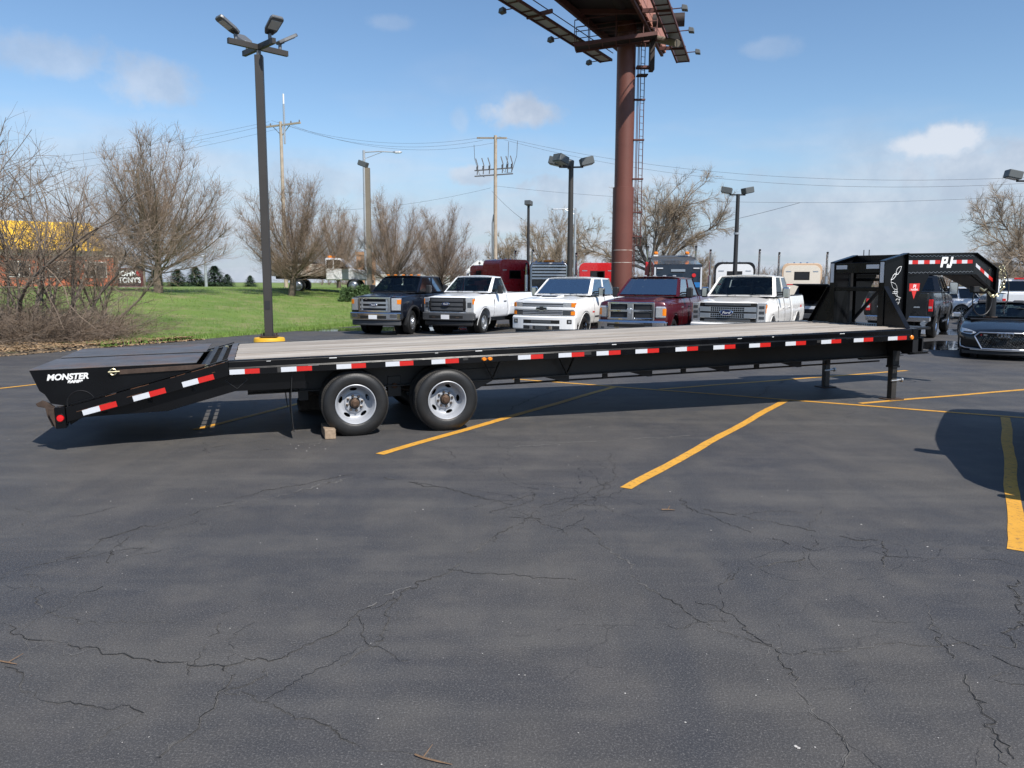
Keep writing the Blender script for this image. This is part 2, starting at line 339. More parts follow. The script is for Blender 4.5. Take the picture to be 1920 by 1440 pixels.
def edge_x(y): return min(-12.3+(y-18.45)*.437, -5.6)
def sstep(t): t = max(0, min(1, t)); return t*t*(3-2*t)
def lawn_d(x, y): return (edge_x(y)-x)*(.916 if edge_x(y) < -5.6 else 1)
def lawn_z(x, y):
    d = lawn_d(x, y); d = d+max(0, y-33)*.6*sstep(d/3.5); return .02+1.28*sstep(d/21)+.05*math.sin(x*.31)*math.sin(y*.27)*sstep(d/8)
def lawn():
    rnd = random.Random(3); cols = [0, .25, .6, 1, 1.6, 2.4, 3.4, 4.6, 6, 7.5, 9.5, 12, 15, 18, 22, 27, 34, 45, 60, 90, 140]
    V = []; F = []; ys = [2+.6*i for i in range(150)]+[92+6*i for i in range(30)]
    for y in ys:
        ex = edge_x(y)+rnd.uniform(-.09, .09)
        for c in cols:
            x = ex-c; V.append((x, y, lawn_z(x, y)+rnd.uniform(0, .025) if c else .004))
    n = len(cols)
    for i in range(len(ys)-1):
        for j in range(n-1): F.append((i*n+j+1, i*n+j, (i+1)*n+j, (i+1)*n+j+1))
    me = bpy.data.meshes.new('lawn'); me.from_pydata(V, [], F); me.materials.append(MATS['grass']); me.polygons.foreach_set('use_smooth', [True]*len(F))
    return tag(link('lawn', me), 'sloping green lawn rising behind the lot', kind='structure')
lawn()
def litter_bed():
    # leaf-covered soil under the brush, a skin over the lawn's front edge
    V = []; F = []; rnd = random.Random(5); ys = [8+.5*i for i in range(31)]; cols = [-.12, .4, 1.2, 2.2, 3.4, 5, 7, 10, 14]
    for y in ys:
        k = 1.0 if y < 19 else max(.05, 1-(y-19)/4.4)
        for c in cols:
            x = edge_x(y)-c*k+rnd.uniform(-.08, .08); V.append((x, y, (lawn_z(x, y)+.04+rnd.uniform(0, .05)) if c > 0 else .006))
    n = len(cols)
    for i in range(len(ys)-1):
        for j in range(n-1): F.append((i*n+j+1, i*n+j, (i+1)*n+j, (i+1)*n+j+1))
    me = bpy.data.meshes.new('litter_bed'); me.from_pydata(V, [], F); me.materials.append(MATS['leaf_litter'])
    tag(link('litter_bed', me), 'bare soil strewn with brown leaves beneath the brush', kind='structure')
    V = []; F = []
    for i in range(9000):
        y = rnd.uniform(12, 24); k = 1.0 if y < 19 else max(.1, 1-(y-19)/5)
        x = edge_x(y)-abs(rnd.gauss(0, 3.0))*k+.35*rnd.random(); z = (lawn_z(x, y)+.07) if x < edge_x(y) else .012
        a = rnd.uniform(0, 6.3); s = rnd.uniform(.025, .07); c_, s_ = math.cos(a)*s, math.sin(a)*s; t = rnd.uniform(-.02, .03); b = len(V)
        V += [(x+c_, y+s_, z+t), (x-s_*.6, y+c_*.6, z+.01), (x-c_, y-s_, z-t+.01), (x+s_*.6, y-c_*.6, z+.015)]; F.append((b, b+1, b+2, b+3))
    pm('dry_leaf', (.30, .20, .11), .85, var=(1.5, .45))
    tag(link('fallen_leaves', fast_mesh('fallen_leaves', V, F, 'dry_leaf')), 'dry brown leaves strewn along the lot edge', kind='stuff')
litter_bed()
def grass_blades():
    rnd = random.Random(8); V = []; F = []
    for i in range(46000):
        y = 18+44*rnd.random(); d = abs(rnd.gauss(0, 9)) if i % 3 else rnd.random()*1.2
        if y < 21 and d < 4: continue
        x = edge_x(y)-d+.06; z = lawn_z(x, y)-.01; h = rnd.uniform(.05, .13)*(1.4 if d < .5 else 1); a = rnd.uniform(0, 6.3); w = .012
        b = len(V); V += [(x-w*math.cos(a), y-w*math.sin(a), z), (x+w*math.cos(a), y+w*math.sin(a), z), (x+rnd.uniform(-.05, .05), y+rnd.uniform(-.05, .05), z+h)]; F.append((b, b+1, b+2))
    pm('blade', (.13, .215, .036), .7, var=(.8, .35))
    tag(link('grass_blades', fast_mesh('grass_blades', V, F, 'blade')), 'short green grass blades over the lawn', kind='stuff')
grass_blades()

# painted stall lines: thin sheets on the asphalt
def stripe(a, b, w=.105, seed=0):
    a, b = Vector(a), Vector(b); d = (b-a); L_ = d.length; d.normalize(); n = Vector((-d.y, d.x, 0)); k = max(6, int(L_/.25)); rnd = random.Random(seed); m = MB(); V = []
    for i in range(k+1):
        p = a+d*(L_*i/k); wob = .008*math.sin(i*.7+seed)
        V += [p+n*(w/2+rnd.uniform(-.004, .004)+wob)+Vector((0, 0, .004)), p-n*(w/2+rnd.uniform(-.004, .004)-wob)+Vector((0, 0, .004))]
    m.add(V, [(2*i, 2*i+1, 2*i+3, 2*i+2) for i in range(k)])
    return tag(m.build('parking_line', 'stripe_yellow', lot), kind='structure')
bd = Vector((.895, .445, 0)); D0 = gp(933, 710)
for i, (p, q) in enumerate([(gp(712, 852), gp(1150, 726)), (gp(1174, 916), gp(1473, 750.5)), (gp(1909, 1033), gp(1885, 783)), (gp(935, 708.5), gp(1990, 789)), (gp(1236, 730), gp(1700, 695)), (gp(1612, 756.5), gp(2040, 721)), (D0, D0+bd*7), (gp(-60, 735.5), gp(110, 716)), (gp(366, 806), gp(560, 757))]):
    stripe(p, q, .11 if i < 3 else .10, i)

# cracks traced over the ground plane
pm('crack_spall', (.105, .10, .094), .95, var=(40, .45))
def crack(pts, w=.006, mat='crack', seed=1, jit=.012, spall=True):
    rnd = random.Random(seed); P = [p if isinstance(p, Vector) else gp(*p) for p in pts]; Q = []; off = Vector((0, 0, 0)); gap = 0
    for a, b in zip(P, P[1:]):
        k = max(2, int((b-a).length/.022))
        for i in range(k):
            off = off*.86+Vector((rnd.gauss(0, jit), rnd.gauss(0, jit), 0)); Q.append(a.lerp(b, i/k)+off+Vector((rnd.gauss(0, .004), rnd.gauss(0, .004), 0)))
    V = []; F = []; V2 = []; F2 = []; run = rnd.uniform(0, 6)
    for i, p in enumerate(Q):
        d = (Q[min(i+1, len(Q)-1)]-Q[max(i-1, 0)]).normalized(); n = Vector((-d.y, d.x, 0)); run += rnd.gauss(0, .35)
        ww = w*max(.06, .65+.75*math.sin(run)+rnd.uniform(-.25, .45))*.5; ws = w*rnd.uniform(.6, 2.2)*max(.2, .6+.6*math.sin(run*.37+2)); sh = n*rnd.uniform(-.5, .5)*w
        V += [p+n*ww+Vector((0, 0, .0032)), p-n*ww+Vector((0, 0, .0032))]; V2 += [p+sh+n*ws+Vector((0, 0, .0018)), p+sh-n*ws+Vector((0, 0, .0018))]
    for i in range(len(Q)-1):
        if gap > 0: gap -= 1; continue
        if rnd.random() < .02: gap = rnd.randint(2, 9)
        F.append((2*i, 2*i+1, 2*i+3, 2*i+2))
        if rnd.random() < .85: F2.append((2*i, 2*i+1, 2*i+3, 2*i+2))
    o = tag(MB().add(V, F).build('crack', mat, lot), kind='structure')
    if spall and mat == 'crack': tag(MB().add(V2, F2).build('crack_edge', 'crack_spall', lot), kind='structure')
CR = [
 ([(1095, 985), (1120, 1015), (1145, 1030), (1180, 1060), (1185, 1077), (1225, 1105), (1270, 1135), (1305, 1160), (1360, 1192), (1420, 1208), (1455, 1222), (1460, 1240), (1490, 1275), (1515, 1310), (1535, 1340), (1560, 1370), (1572, 1405), (1576, 1445)], .007),
 ([(1300, 1130), (1335, 1140), (1370, 1160), (1390, 1185), (1420, 1195), (1450, 1215)], .005),
 ([(1455, 1222), (1540, 1222), (1595, 1212), (1650, 1210), (1755, 1212), (1810, 1207), (1910, 1217)], .0045),
 ([(1740, 1135), (1750, 1170), (1745, 1190), (1755, 1212), (1785, 1242), (1810, 1260), (1815, 1295), (1840, 1325), (1860, 1365), (1880, 1390), (1907, 1440)], .008),
 ([(1860, 1385), (1862, 1402), (1878, 1445)], .005), ([(1907, 1085), (1895, 1100), (1905, 1135), (1915, 1160), (1900, 1195), (1908, 1217)], .009),
 ([(1540, 945), (1535, 970), (1515, 992), (1517, 1010), (1512, 1045), (1490, 1062)], .009), ([(1320, 955), (1375, 965), (1440, 977), (1510, 992), (1545, 1002), (1605, 1015), (1660, 1017)], .006),
 ([(1655, 1017), (1660, 1040), (1666, 1068)], .006), ([(1545, 1292), (1610, 1285), (1630, 1272)], .003), ([(1925, 1245), (1880, 1262), (1857, 1277)], .005),
 ([(1282, 935), (1285, 950), (1287, 962)], .006), ([(-10, 945), (30, 957), (50, 965), (52, 985)], .009), ([(45, 1077), (65, 1100), (77, 1112), (72, 1135), (90, 1155), (130, 1167), (160, 1174), (260, 1171), (330, 1170)], .008),
 ([(-10, 1170), (30, 1190), (90, 1207), (150, 1220), (215, 1230), (280, 1242), (350, 1250), (400, 1257), (445, 1267)], .010), ([(350, 1250), (340, 1285)], .005),
 ([(445, 1267), (425, 1290), (400, 1310), (400, 1325), (360, 1365), (330, 1400), (295, 1445)], .006), ([(425, 1295), (475, 1300), (510, 1315), (545, 1332), (570, 1347), (630, 1357), (665, 1390), (710, 1405), (750, 1410), (785, 1418)], .007),
 ([(960, 990), (935, 1005), (920, 1015), (870, 1050), (830, 1075), (795, 1090), (740, 1112), (690, 1140), (645, 1170), (600, 1192), (555, 1215), (520, 1235), (450, 1245), (400, 1257)], .007),
 ([(20, 1250), (45, 1275), (60, 1300), (80, 1312), (150, 1322), (215, 1337), (290, 1340)], .008), ([(0, 1077), (75, 1060), (150, 1040), (200, 1015), (250, 992), (300, 982), (360, 962), (430, 942), (500, 922), (600, 902), (660, 890)], .009),
 ([(150, 1050), (200, 1040), (270, 1027), (300, 1000), (380, 975), (440, 955), (505, 940), (650, 897)], .008), ([(715, 895), (780, 907), (850, 920), (915, 935), (960, 948)], .009),
 ([(920, 1015), (960, 985), (1010, 960), (1060, 935), (1110, 915), (1150, 900)], .005), ([(960, 1005), (1020, 975), (1075, 950), (1130, 925)], .005), ([(1145, 850), (1150, 880), (1140, 905), (1110, 930)], .004),
 ([(380, 830), (395, 855), (440, 850), (520, 842), (560, 846)], .010), ([(950, 770), (1010, 742), (1060, 730), (1100, 735)], .012), ([(960, 745), (1010, 755), (1060, 748), (1110, 760)], .012), ([(1400, 755), (1430, 738), (1440, 725), (1470, 716)], .014), ([(740, 1120), (735, 1150), (720, 1190), (690, 1220), (640, 1250)], .004), ([(470, 770), (480, 757), (470, 750), (483, 743)], .012)]
crnd = random.Random(77)
for i, (p, w) in enumerate(CR):
    crack(p, w*.5, 'crack', i); W_ = [gp(*q) for q in p]
    for j in range(max(1, int(len(p)*.22))):   # short offshoots
        k = crnd.randrange(len(W_)-1); a = W_[k].lerp(W_[k+1], crnd.random()); t = crnd.uniform(0, 6.28); l = crnd.uniform(.15, .75); b_ = a+Vector((math.cos(t), math.sin(t), 0))*l; c_ = b_+Vector((math.cos(t+crnd.uniform(-1, 1)), math.sin(t+crnd.uniform(-1, 1)), 0))*l*.6
        crack([a, b_, c_], w*.32, 'crack', 900+i*20+j, .010, j % 2 == 0)
for i in range(26):   # fatigue network by the end of the middle line and under the deck
    cx_, cy_ = ((1060, 945) if i < 16 else (1070, 748)); a = gp(cx_+crnd.gauss(0, 75), cy_+crnd.gauss(0, 24 if i < 16 else 10)); t = crnd.choice((.5, 2.2, 1.2))+crnd.gauss(0, .35); l = crnd.uniform(.25, .8); b_ = a+Vector((math.cos(t), math.sin(t), 0))*l; c_ = b_+Vector((math.cos(t+.7), math.sin(t+.7), 0))*l*.7
    crack([a, b_, c_], .0026, 'crack', 2000+i, .012, i % 2 == 0)
crack([(690, 1142), (720, 1122), (760, 1103)], .007, 'crack_light', 60, .012); crack([(360, 962), (400, 950), (450, 938), (560, 912)], .008, 'crack_light', 61, .03); crack([(500, 940), (620, 905), (660, 892)], .01, 'crack_light', 62, .03)
crack([(540, 828), (570, 832), (600, 829), (575, 838)], .05, 'crack_light', 63, .05); crack([(1400, 1250), (1440, 1225), (1470, 1222)], .004, 'crack_light', 64, .01)
crack([(560, 1212), (600, 1190), (650, 1166)], .006, 'crack_light', 65, .03); crack([(10, 1200), (120, 1212), (200, 1228)], .005, 'crack_light', 66, .03)
crack([(960, 838), (1080, 829), (1180, 824), (1290, 817)], .014, 'crack_light', 67, .012); crack([(960, 830), (1030, 818), (1110, 800)], .012, 'crack_light', 68, .03)

def pebbles():
    rnd = random.Random(11); V = []; F = []
    def stone(x, y, s):
        b = len(V); h = s*.6
        V.extend([(x+s*math.cos(k*1.257)*rnd.uniform(.6, 1.1), y+s*math.sin(k*1.257)*rnd.uniform(.6, 1.1), .002) for k in range(5)]+[(x+rnd.uniform(-.3, .3)*s, y, h)])
        for k in range(5): F.append((b+k, b+(k+1) % 5, b+5))
    for i in range(420):
        x, y = rnd.uniform(-6, 6), 2+abs(rnd.gauss(0, 5)); stone(x, y, rnd.uniform(.002, .006) if i % 14 else rnd.uniform(.006, .009))
    for px, py in ((1492, 1400), (1497, 1403), (360, 936), (595, 916), (580, 840), (590, 835), (560, 836), (545, 833), (555, 841), (575, 846), (610, 842)):
        g = gp(px, py); stone(g.x, g.y, rnd.uniform(.006, .012))
    tag(link('loose_grit', fast_mesh('loose_grit', V, F, 'pebble')), 'pale grit and crumbs of gravel scattered on the asphalt', kind='stuff')
pebbles()
def twig(pts, label, r=.004):
    P = [gp(*p)+Vector((0, 0, .008)) for p in pts]; m = MB().tube(P, [r]*(len(P)-1)+[r*.4], 5)
    m.tube([P[1], P[1]+Vector((.03, .07, .01))], [r*.7, r*.3], 5); tag(m.build('fallen_twig', 'twig'), label, 'twig', 'twigs lying on the asphalt')
twig([(778, 1418), (793, 1424), (820, 1431), (848, 1437)], 'forked brown twig on the asphalt near the bottom edge'); twig([(0, 1242), (15, 1245), (32, 1248)], 'short pale twig at the left edge of the asphalt'); twig([(1240, 957), (1252, 957), (1266, 958)], 'dark twig in front of the yellow line end', .006)
def puddle(c, rx, ry, rot, seed, label):
    rnd = random.Random(seed); ph = [rnd.uniform(0, 6.3) for _ in range(5)]; V = [(c.x, c.y, .005)]; n = 56
    for i in range(n):
        a = 2*PI*i/n; r = 1+.16*math.sin(2*a+ph[0])+.12*math.sin(3*a+ph[1])+.09*math.sin(5*a+ph[2])+.06*math.sin(9*a+ph[3])+.04*math.sin(15*a+ph[4])
        x, y = rx*r*math.cos(a), ry*r*math.sin(a); V.append((c.x+x*math.cos(rot)-y*math.sin(rot), c.y+x*math.sin(rot)+y*math.cos(rot), .005))
    tag(MB().add(V, [(0, i+1, (i+1) % n+1) for i in range(n)]).build('water', 'wet'), label, kind='structure')
puddle(gp(1745, 648), 1.9, 1.5, .3, 1, 'wet patch beside the black coupe'); puddle(gp(1770, 622), 2.2, 1.6, .2, 2, 'wet patch behind the lifted black pickup'); puddle(gp(725, 617), 2.8, 1.5, .2, 3, 'wet patch under the dark blue pickup'); puddle(gp(935, 610), 2.6, 1.6, .1, 4, 'wet patch under the white regular cab pickup'); puddle(gp(1110, 615), 2.2, 1.4, 0, 5, 'wet patch under the white pickup with hood scoop')
# ------------------------------------------------------------------ the gooseneck trailer: local x along it (u), y across (w, 0 = near side), z up
TW = 2.59; TT = .0221
trailer = thing('gooseneck_trailer', (-1.8132, 8.9111, 0), .3184, 'long black gooseneck flatbed trailer with wood deck parked across the lot', 'trailer')
trailer.rotation_euler = (0, -TT, .3184)
TR = trailer
def mir(f):
    for s in (0, 1): f(lambda w: w if s == 0 else TW-w, s)
def wood_mat():
    m, nt, b, L = nodes_of('deck_wood'); g = NG(nt)
    oi = nt.nodes.new('ShaderNodeObjectInfo').outputs['Random']
    def shifted(sc):
        v = g.vec(sc); a = nt.nodes.new('ShaderNodeVectorMath'); a.operation = 'MULTIPLY_ADD'; cmb = nt.nodes.new('ShaderNodeCombineXYZ'); L.new(oi, cmb.inputs[0]); L.new(oi, cmb.inputs[1]); L.new(cmb.outputs[0], a.inputs[0]); a.inputs[1].default_value = (37, 11, 5); L.new(v, a.inputs[2]); return a.outputs[0]
    gr = g.noise(1, 7, .65, shifted((1.6, 34, 34)), .6)[0]; st = g.noise(1, 5, .6, shifted((.55, 5, 5)))[0]; gr2 = g.noise(1, 4, .7, shifted((5, 120, 120)))[0]
    c = g.mix(g.ramp(gr, .3, .7), (.27, .225, .18), (.47, .43, .375))
    c = g.mix(g.math('MULTIPLY', g.ramp(st, .5, .72), .7), c, (.215, .165, .12)); c = g.mix(g.math('MULTIPLY', g.ramp(gr2, .56, .75), .5), c, (.10, .075, .055))
    c = g.mix(g.math('MULTIPLY', g.ramp(st, .48, .3), .55), c, (.52, .50, .46))
    hs = nt.nodes.new('ShaderNodeHueSaturation'); L.new(g.ramp(oi, 0, 1, .82, 1.14), hs.inputs['Value']); L.new(c, hs.inputs['Color'])
    L.new(hs.outputs[0], b.inputs['Base Color']); b.inputs['Roughness'].default_value = .75; L.new(g.bump(gr, .5, .006), b.inputs['Normal'])
wood_mat()
def trailer_deck():
    rnd = random.Random(2); n = 13; w0, w1 = .105, TW-.105; pw = (w1-w0)/n; DU = 8.20
    for i in range(n):
        dz = rnd.uniform(-.003, .004); m = MB(); k = 8; V = []
        a, b = w0+i*pw+.004, w0+(i+1)*pw-.004; u0 = -1.305+rnd.uniform(-.004, .008)
        for j in range(k+1):
            u = u0+(DU-u0)*j/k; zz = .966+dz+.003*math.sin(j*1.3+i*2.1); cup = .003
            V.append([(u, a, .925), (u, b, .925), (u, b, zz-cup), (u, (a+b)/2, zz), (u, a, zz-cup)])
        m.loft(V); o = m.build('plank', 'deck_wood', TR)
    # joint line of butt-jointed boards is hidden under the bulkhead; rear steel strip
    B(-1.388, -1.312, .09, TW-.09, .90, .969).build('rear_deck_plate', 'ramp_plate', TR, .004)
    B(8.205, 8.318, .0, TW, .80, .968).build('front_rail', 'black_paint', TR, .012)
    prof = [(0, .80), (0, .876), (.014, .884), (.014, .952), (.03, .968), (.098, .968), (.098, .80)]
    rails = []
    for s in (0, 1):
        p = [(w if s == 0 else TW-w, z) for w, z in prof]
        r = MB().prism(p, 'x', -1.372, 8.204).build('side_rail', 'black_paint', TR, .003); rails.append(r)
        t = [(-1.372, .80), (-1.372, .962), (-3.0, .555), (-3.0, .40)]
        a, b = (.002, .08) if s == 0 else (TW-.08, TW-.002)
        rails.append(MB().prism(t, 'y', a, b).build('tail_rail', 'black_paint', TR, .004))
        # welded lip along the tail rail
        a, b = (.0, .05) if s == 0 else (TW-.05, TW)
        MB().prism([(-1.372, .972), (-1.372, .985), (-2.95, .59), (-2.95, .577)], 'y', a, b).build('tail_lip', 'black_paint', TR)
    near = rails[0]
    tapes = [(-1.38, -1.048), (-.818, -.479), (-.204, .132), (.362, .692), (.912, 1.248), (2.005, 2.338), (2.546, 2.897), (3.069, 3.409), (3.624, 3.968), (4.215, 4.555), (4.794, 5.138), (5.36, 5.707), (5.954, 6.295), (6.559, 6.903), (7.128, 7.473), (7.746, 8.092)]
    for a, b in tapes:
        a = max(a, -1.365); mid = (a+b)/2
        for s, r in ((0, near), (1, rails[2])):
            y = -.002 if s == 0 else TW+.002
            B(a, mid, y, y+(.0025 if s == 0 else -.0025), .812, .867).build('white_tape', 'white_tape', r); B(mid, b, y, y+(.0025 if s == 0 else -.0025), .812, .867).build('red_tape', 'red_tape', r)
    tr = rails[1]
    for (u0, z0), (u1, z1) in (((-2.845, .489), (-2.515, .564)), ((-2.353, .605), (-2.028, .680)), ((-1.855, .728), (-1.531, .800))):
        um, zm = (u0+u1)/2, (z0+z1)/2
        for (ua, za, ub, zb, nm) in ((u0, z0, um, zm, 'white_tape'), (um, zm, u1, z1, 'red_tape')):
            MB().prism([(ua+.006, za-.029), (ub+.006, zb-.029), (ub-.006, zb+.029), (ua-.006, za+.029)], 'y', -.0005, .0015).build(nm, nm, tr)
    # stake pockets, rub-rail brackets and scuffs between the tapes
    rnd = random.Random(4)
    for i in range(16):
        u = -1.1+.6*i
        B(u, u+.075, .016, .06, .955, .9705).build('stake_pocket', 'black_steel', near); B(u-.02, u+.10, -.0005, .004, .869, .8745).build('weld_bead', 'zinc_grey' if i % 4 == 1 else 'black_steel', near)
        if rnd.random() < .6:
            a = u+rnd.uniform(.1, .4); B(a, a+rnd.uniform(.02, .09), .0125, .0145, .940, .944+rnd.uniform(0, .005)).build('scuff', 'decal_white', near)
    m = MB().lathe([(.001, -.03), (.018, -.03), (.024, -.02), (.026, .004), (.001, .004)], 16); l = m.mesh('marker_lens', 'amber', smooth=40)
    lo = link('marker_light', l, TR, (1.565, .0, .842), None, (1.25, 1, .9)); lo = link('marker_light', l, TR, (1.64, .0, .842), None, (1.25, 1, .9))
    B(1.525, 1.68, -.004, .004, .818, .868).build('marker_light_base', 'plastic_black', TR, .003)
    link('marker_light', l, TR, (8.185, .0, .838), None, (1.35, .6, 1.35))
trailer_deck()
def trailer_frame():
    def beam(W, s):
        w = W(.62); d = 1 if s == 0 else -1
        m = MB().box(-1.2, 8.6, w-.006, w+.006, .512, .79).box(-1.2, 8.6, w-.075, w+.075, .79, .802).box(-1.2, 8.6, w-.075, w+.075, .498, .512)
        m.build('main_beam', 'black_frame', TR)
        # closing plate at the tail
        poly = [(-2.99, .55), (-2.99, .352), (-2.863, .428), (-2.03, .436), (-1.32, .612), (-.55, .600), (-.55, .80), (-1.37, .80)]
        MB().prism(poly, 'y', W(.10), W(.125)).build('tail_side_plate', 'black_paint', TR, .002)
        c = W(.097); M = MB()
        for (a, b) in (((-1.42, .74), (-1.30, .83-.01)), ((-1.30, .82), (-1.18, .74)), ((-1.18, .74), (-1.30, .64)), ((-1.30, .64), (-1.42, .74))): M.bar((a[0], c, a[1]), (b[0], c, b[1]), .008, .012, (0, 1, 0))
        M.build('placard_frame', 'black_steel', TR)
    mir(beam)
    for i in range(21):
        u = -1.15+.46*i; B(u, u+.05, .1, TW-.1, .80, .922).build('crossmember', 'black_steel', TR)
    for u in (1.82, 2.86):  # dark V of two flat bars in front of the main beam
        m = MB(); w = .50
        m.bar((u-.13, w, .80), (u, w, .53), .012, .045, (0, 1, 0)).bar((u+.13, w, .80), (u, w, .53), .012, .045, (0, 1, 0)); m.build('v_bars', 'black_paint', TR)
    # pull rod with hangers and wedge gussets below the beams
    def rods(W, s):
        w = W(.78)
        MB().tube([(1.75, w, .405), (8.35, w, .405)], .013, 8).build('brake_line_pipe', 'black_steel', TR)
        for u in (2.25, 3.55, 4.80, 6.05, 7.35):
            B(u-.035, u+.035, w-.02, w+.02, .40, .50).build('pipe_hanger', 'black_steel', TR)
        for u in (2.95, 4.22, 5.48, 6.75):
            MB().prism([(u-.40, .498), (u, .498), (u, .405), (u-.08, .405)], 'y', w-.14, w-.05).build('wedge_gusset', 'black_steel', TR)
    mir(rods)
    B(7.85, 8.55, .62, .70, .46, .50).build('jack_brace', 'black_steel', TR)
    # suspension
    def susp(W, s):
        a, b = W(.60), W(.68)
        poly = [(1.40, .66), (1.92, .66), (1.92, .52), (1.62, .38), (1.46, .38)]
        MB().prism(poly, 'y', a, b).build('spring_hanger', 'black_frame', TR, .004); B(.47, .64, a, b, .36, .62).build('spring_hanger', 'black_frame', TR, .004); B(-.62, -.50, a, b, .38, .60).build('spring_hanger', 'black_frame', TR, .004)
        MB().lathe([(.001, -.03), (.035, -.03), (.035, .0), (.001, .0)], 12, (.555, a if s == 0 else b, .50)).build('hanger_bolt', 'rust', TR)
        for c in (0, 1.10):
            m = MB()
            for k in range(5):
                L_ = .50-.07*k; P = [(c+L_*t, (a+b)/2, .45-.012*k-.05*(1-t*t)*.9) for t in (-1, -.6, -.2, .2, .6, 1)]; m.tube(P, .012, 4)
            m.build('leaf_spring', 'rust_dark', TR)
    mir(susp)
    for c, dz in ((0, 0), (1.10, -.024)): MB().tube([(c, .15, .372+dz), (c, TW-.15, .372+dz)], .065, 12).build('axle', 'black_frame', TR)
    # mud flaps
    for w0, w1 in ((.06, .62), (TW-.62, TW-.06)):
        R = []
        for j in range(9):
            t = j/8; z = .80-.70*t; du = -.03*math.sin(t*2.6); R.append([(-.70+du, w0, z), (-.692+du, w0, z), (-.692+du, w1, z), (-.70+du, w1, z)])
        MB().loft(R).build('mud_flap', 'rubber', TR, smooth=40)
trailer_frame()
TYRE_R = .388
def trailer_wheels():
    R = TYRE_R
    tyre = MB(); prof = [(.232, .018), (.245, .004), (.262, .000), (.300, -.006), (.335, -.002), (.362, .012), (.377, .030), (R-.004, .048), (R, .068), (R, .152), (R-.004, .172), (.377, .19), (.362, .208), (.335, .222), (.300, .226), (.262, .22), (.232, .20)]
    tyre.lathe(prof, 72, closed=True); tm = tyre.mesh('tyre', ['rubber', 'rubber_tread'], smooth=35)
    mi = [1 if (math.hypot(p.center.x, p.center.z) > .379) else 0 for p in tm.polygons]; tm.polygons.foreach_set('material_index', mi)
    tr = MB()   # tread blocks and grooves
    for k in range(5):
        h = .066+.022*k
        tr.lathe([(R-.002, h-.008), (R+.005, h-.008), (R+.005, h+.006), (R-.002, h+.006)], 72, closed=True)
    for k in range(90):
        a = 2*PI*k/90
        for h in (.040, .18):
            tr.add([(math.cos(a+da)*r, hh, math.sin(a+da)*r) for da in (-.017, .017) for r, hh in ((R-.012, h+(-.008 if h < .1 else .008)), (R+.002, h), (R+.002, h+(.016 if h < .1 else -.016)))], [(0, 1, 4, 3), (1, 2, 5, 4), (0, 3, 5, 2)])
    trm = tr.mesh('tread', 'rubber_tread')
    rim = MB().lathe([(.236, .014), (.238, .006), (.230, .002), (.224, .006), (.218, .022), (.214, .034), (.205, .044), (.200, .09), (.192, .125), (.172, .146), (.150, .150), (.122, .142), (.115, .128), (.108, .124), (.068, .124), (.066, .160), (.115, .150), (.15, .160), (.18, .157), (.204, .13), (.222, .19), (.236, .19)], 64, closed=True)
    rm = rim.mesh('rim', 'silver_wheel')
    cuts = []
    for k in range(5):
        a = rad(20+72*k); c = MB().lathe([(.001, -.06), (.028, -.06), (.028, .06), (.001, .06)], 20)
        M = Matrix.Rotation(-a, 4, 'Y') @ Matrix.Translation((.166, .15, 0)) @ Matrix.Diagonal((.72, 1, 1.55, 1)); c.xf(M); cuts.append(c.mesh('c', 'void'))
    rm = boolean(rm, cuts); rm.polygons.foreach_set('use_smooth', [True]*len(rm.polygons)); rm.set_sharp_from_angle(angle=rad(38))
    hub = MB().lathe([(.001, .060), (.028, .060), (.036, .066), (.040, .076), (.050, .080), (.052, .092), (.052, .125), (.060, .13), (.001, .13)], 24).mesh('hub', 'hub_rust', smooth=35)
    lug = MB()
    for k in range(8):
        a = 2*PI*k/8+.2; lug.lathe([(.001, .100), (.009, .100), (.014, .105), (.015, .122), (.020, .124), (.001, .124)], 6, (.090*math.cos(a), 0, .090*math.sin(a)))
    lugm = lug.mesh('lug_nuts', 'lug')
    brake = MB().lathe([(.001, .16), (.19, .16), (.19, .24), (.001, .24)], 24).mesh('brake_drum', 'rust_dark')
    n = 0
    for c, dz in ((0, 0), (1.10, -.024)):
        for s in (0, 1):
            for inner in (0, 1):
                w = .028+.30*inner; z = .372+dz; sc = -1 if s else 1
                # the tyre squats a little: sink 1 cm
                o = link('wheel', tm, TR, (c, w if s == 0 else TW-w, z+.008), (0, rad(23*n+(0 if not s else 40)), 0), (1, sc*(1 if not inner else 1), 1)); n += 1
                link('tread', trm, o)
                if not inner:
                    link('rim', rm, o); link('hub', hub, o); lo = link('lug_nuts', lugm, o)
                else: link('brake_drum', brake, o)
trailer_wheels()
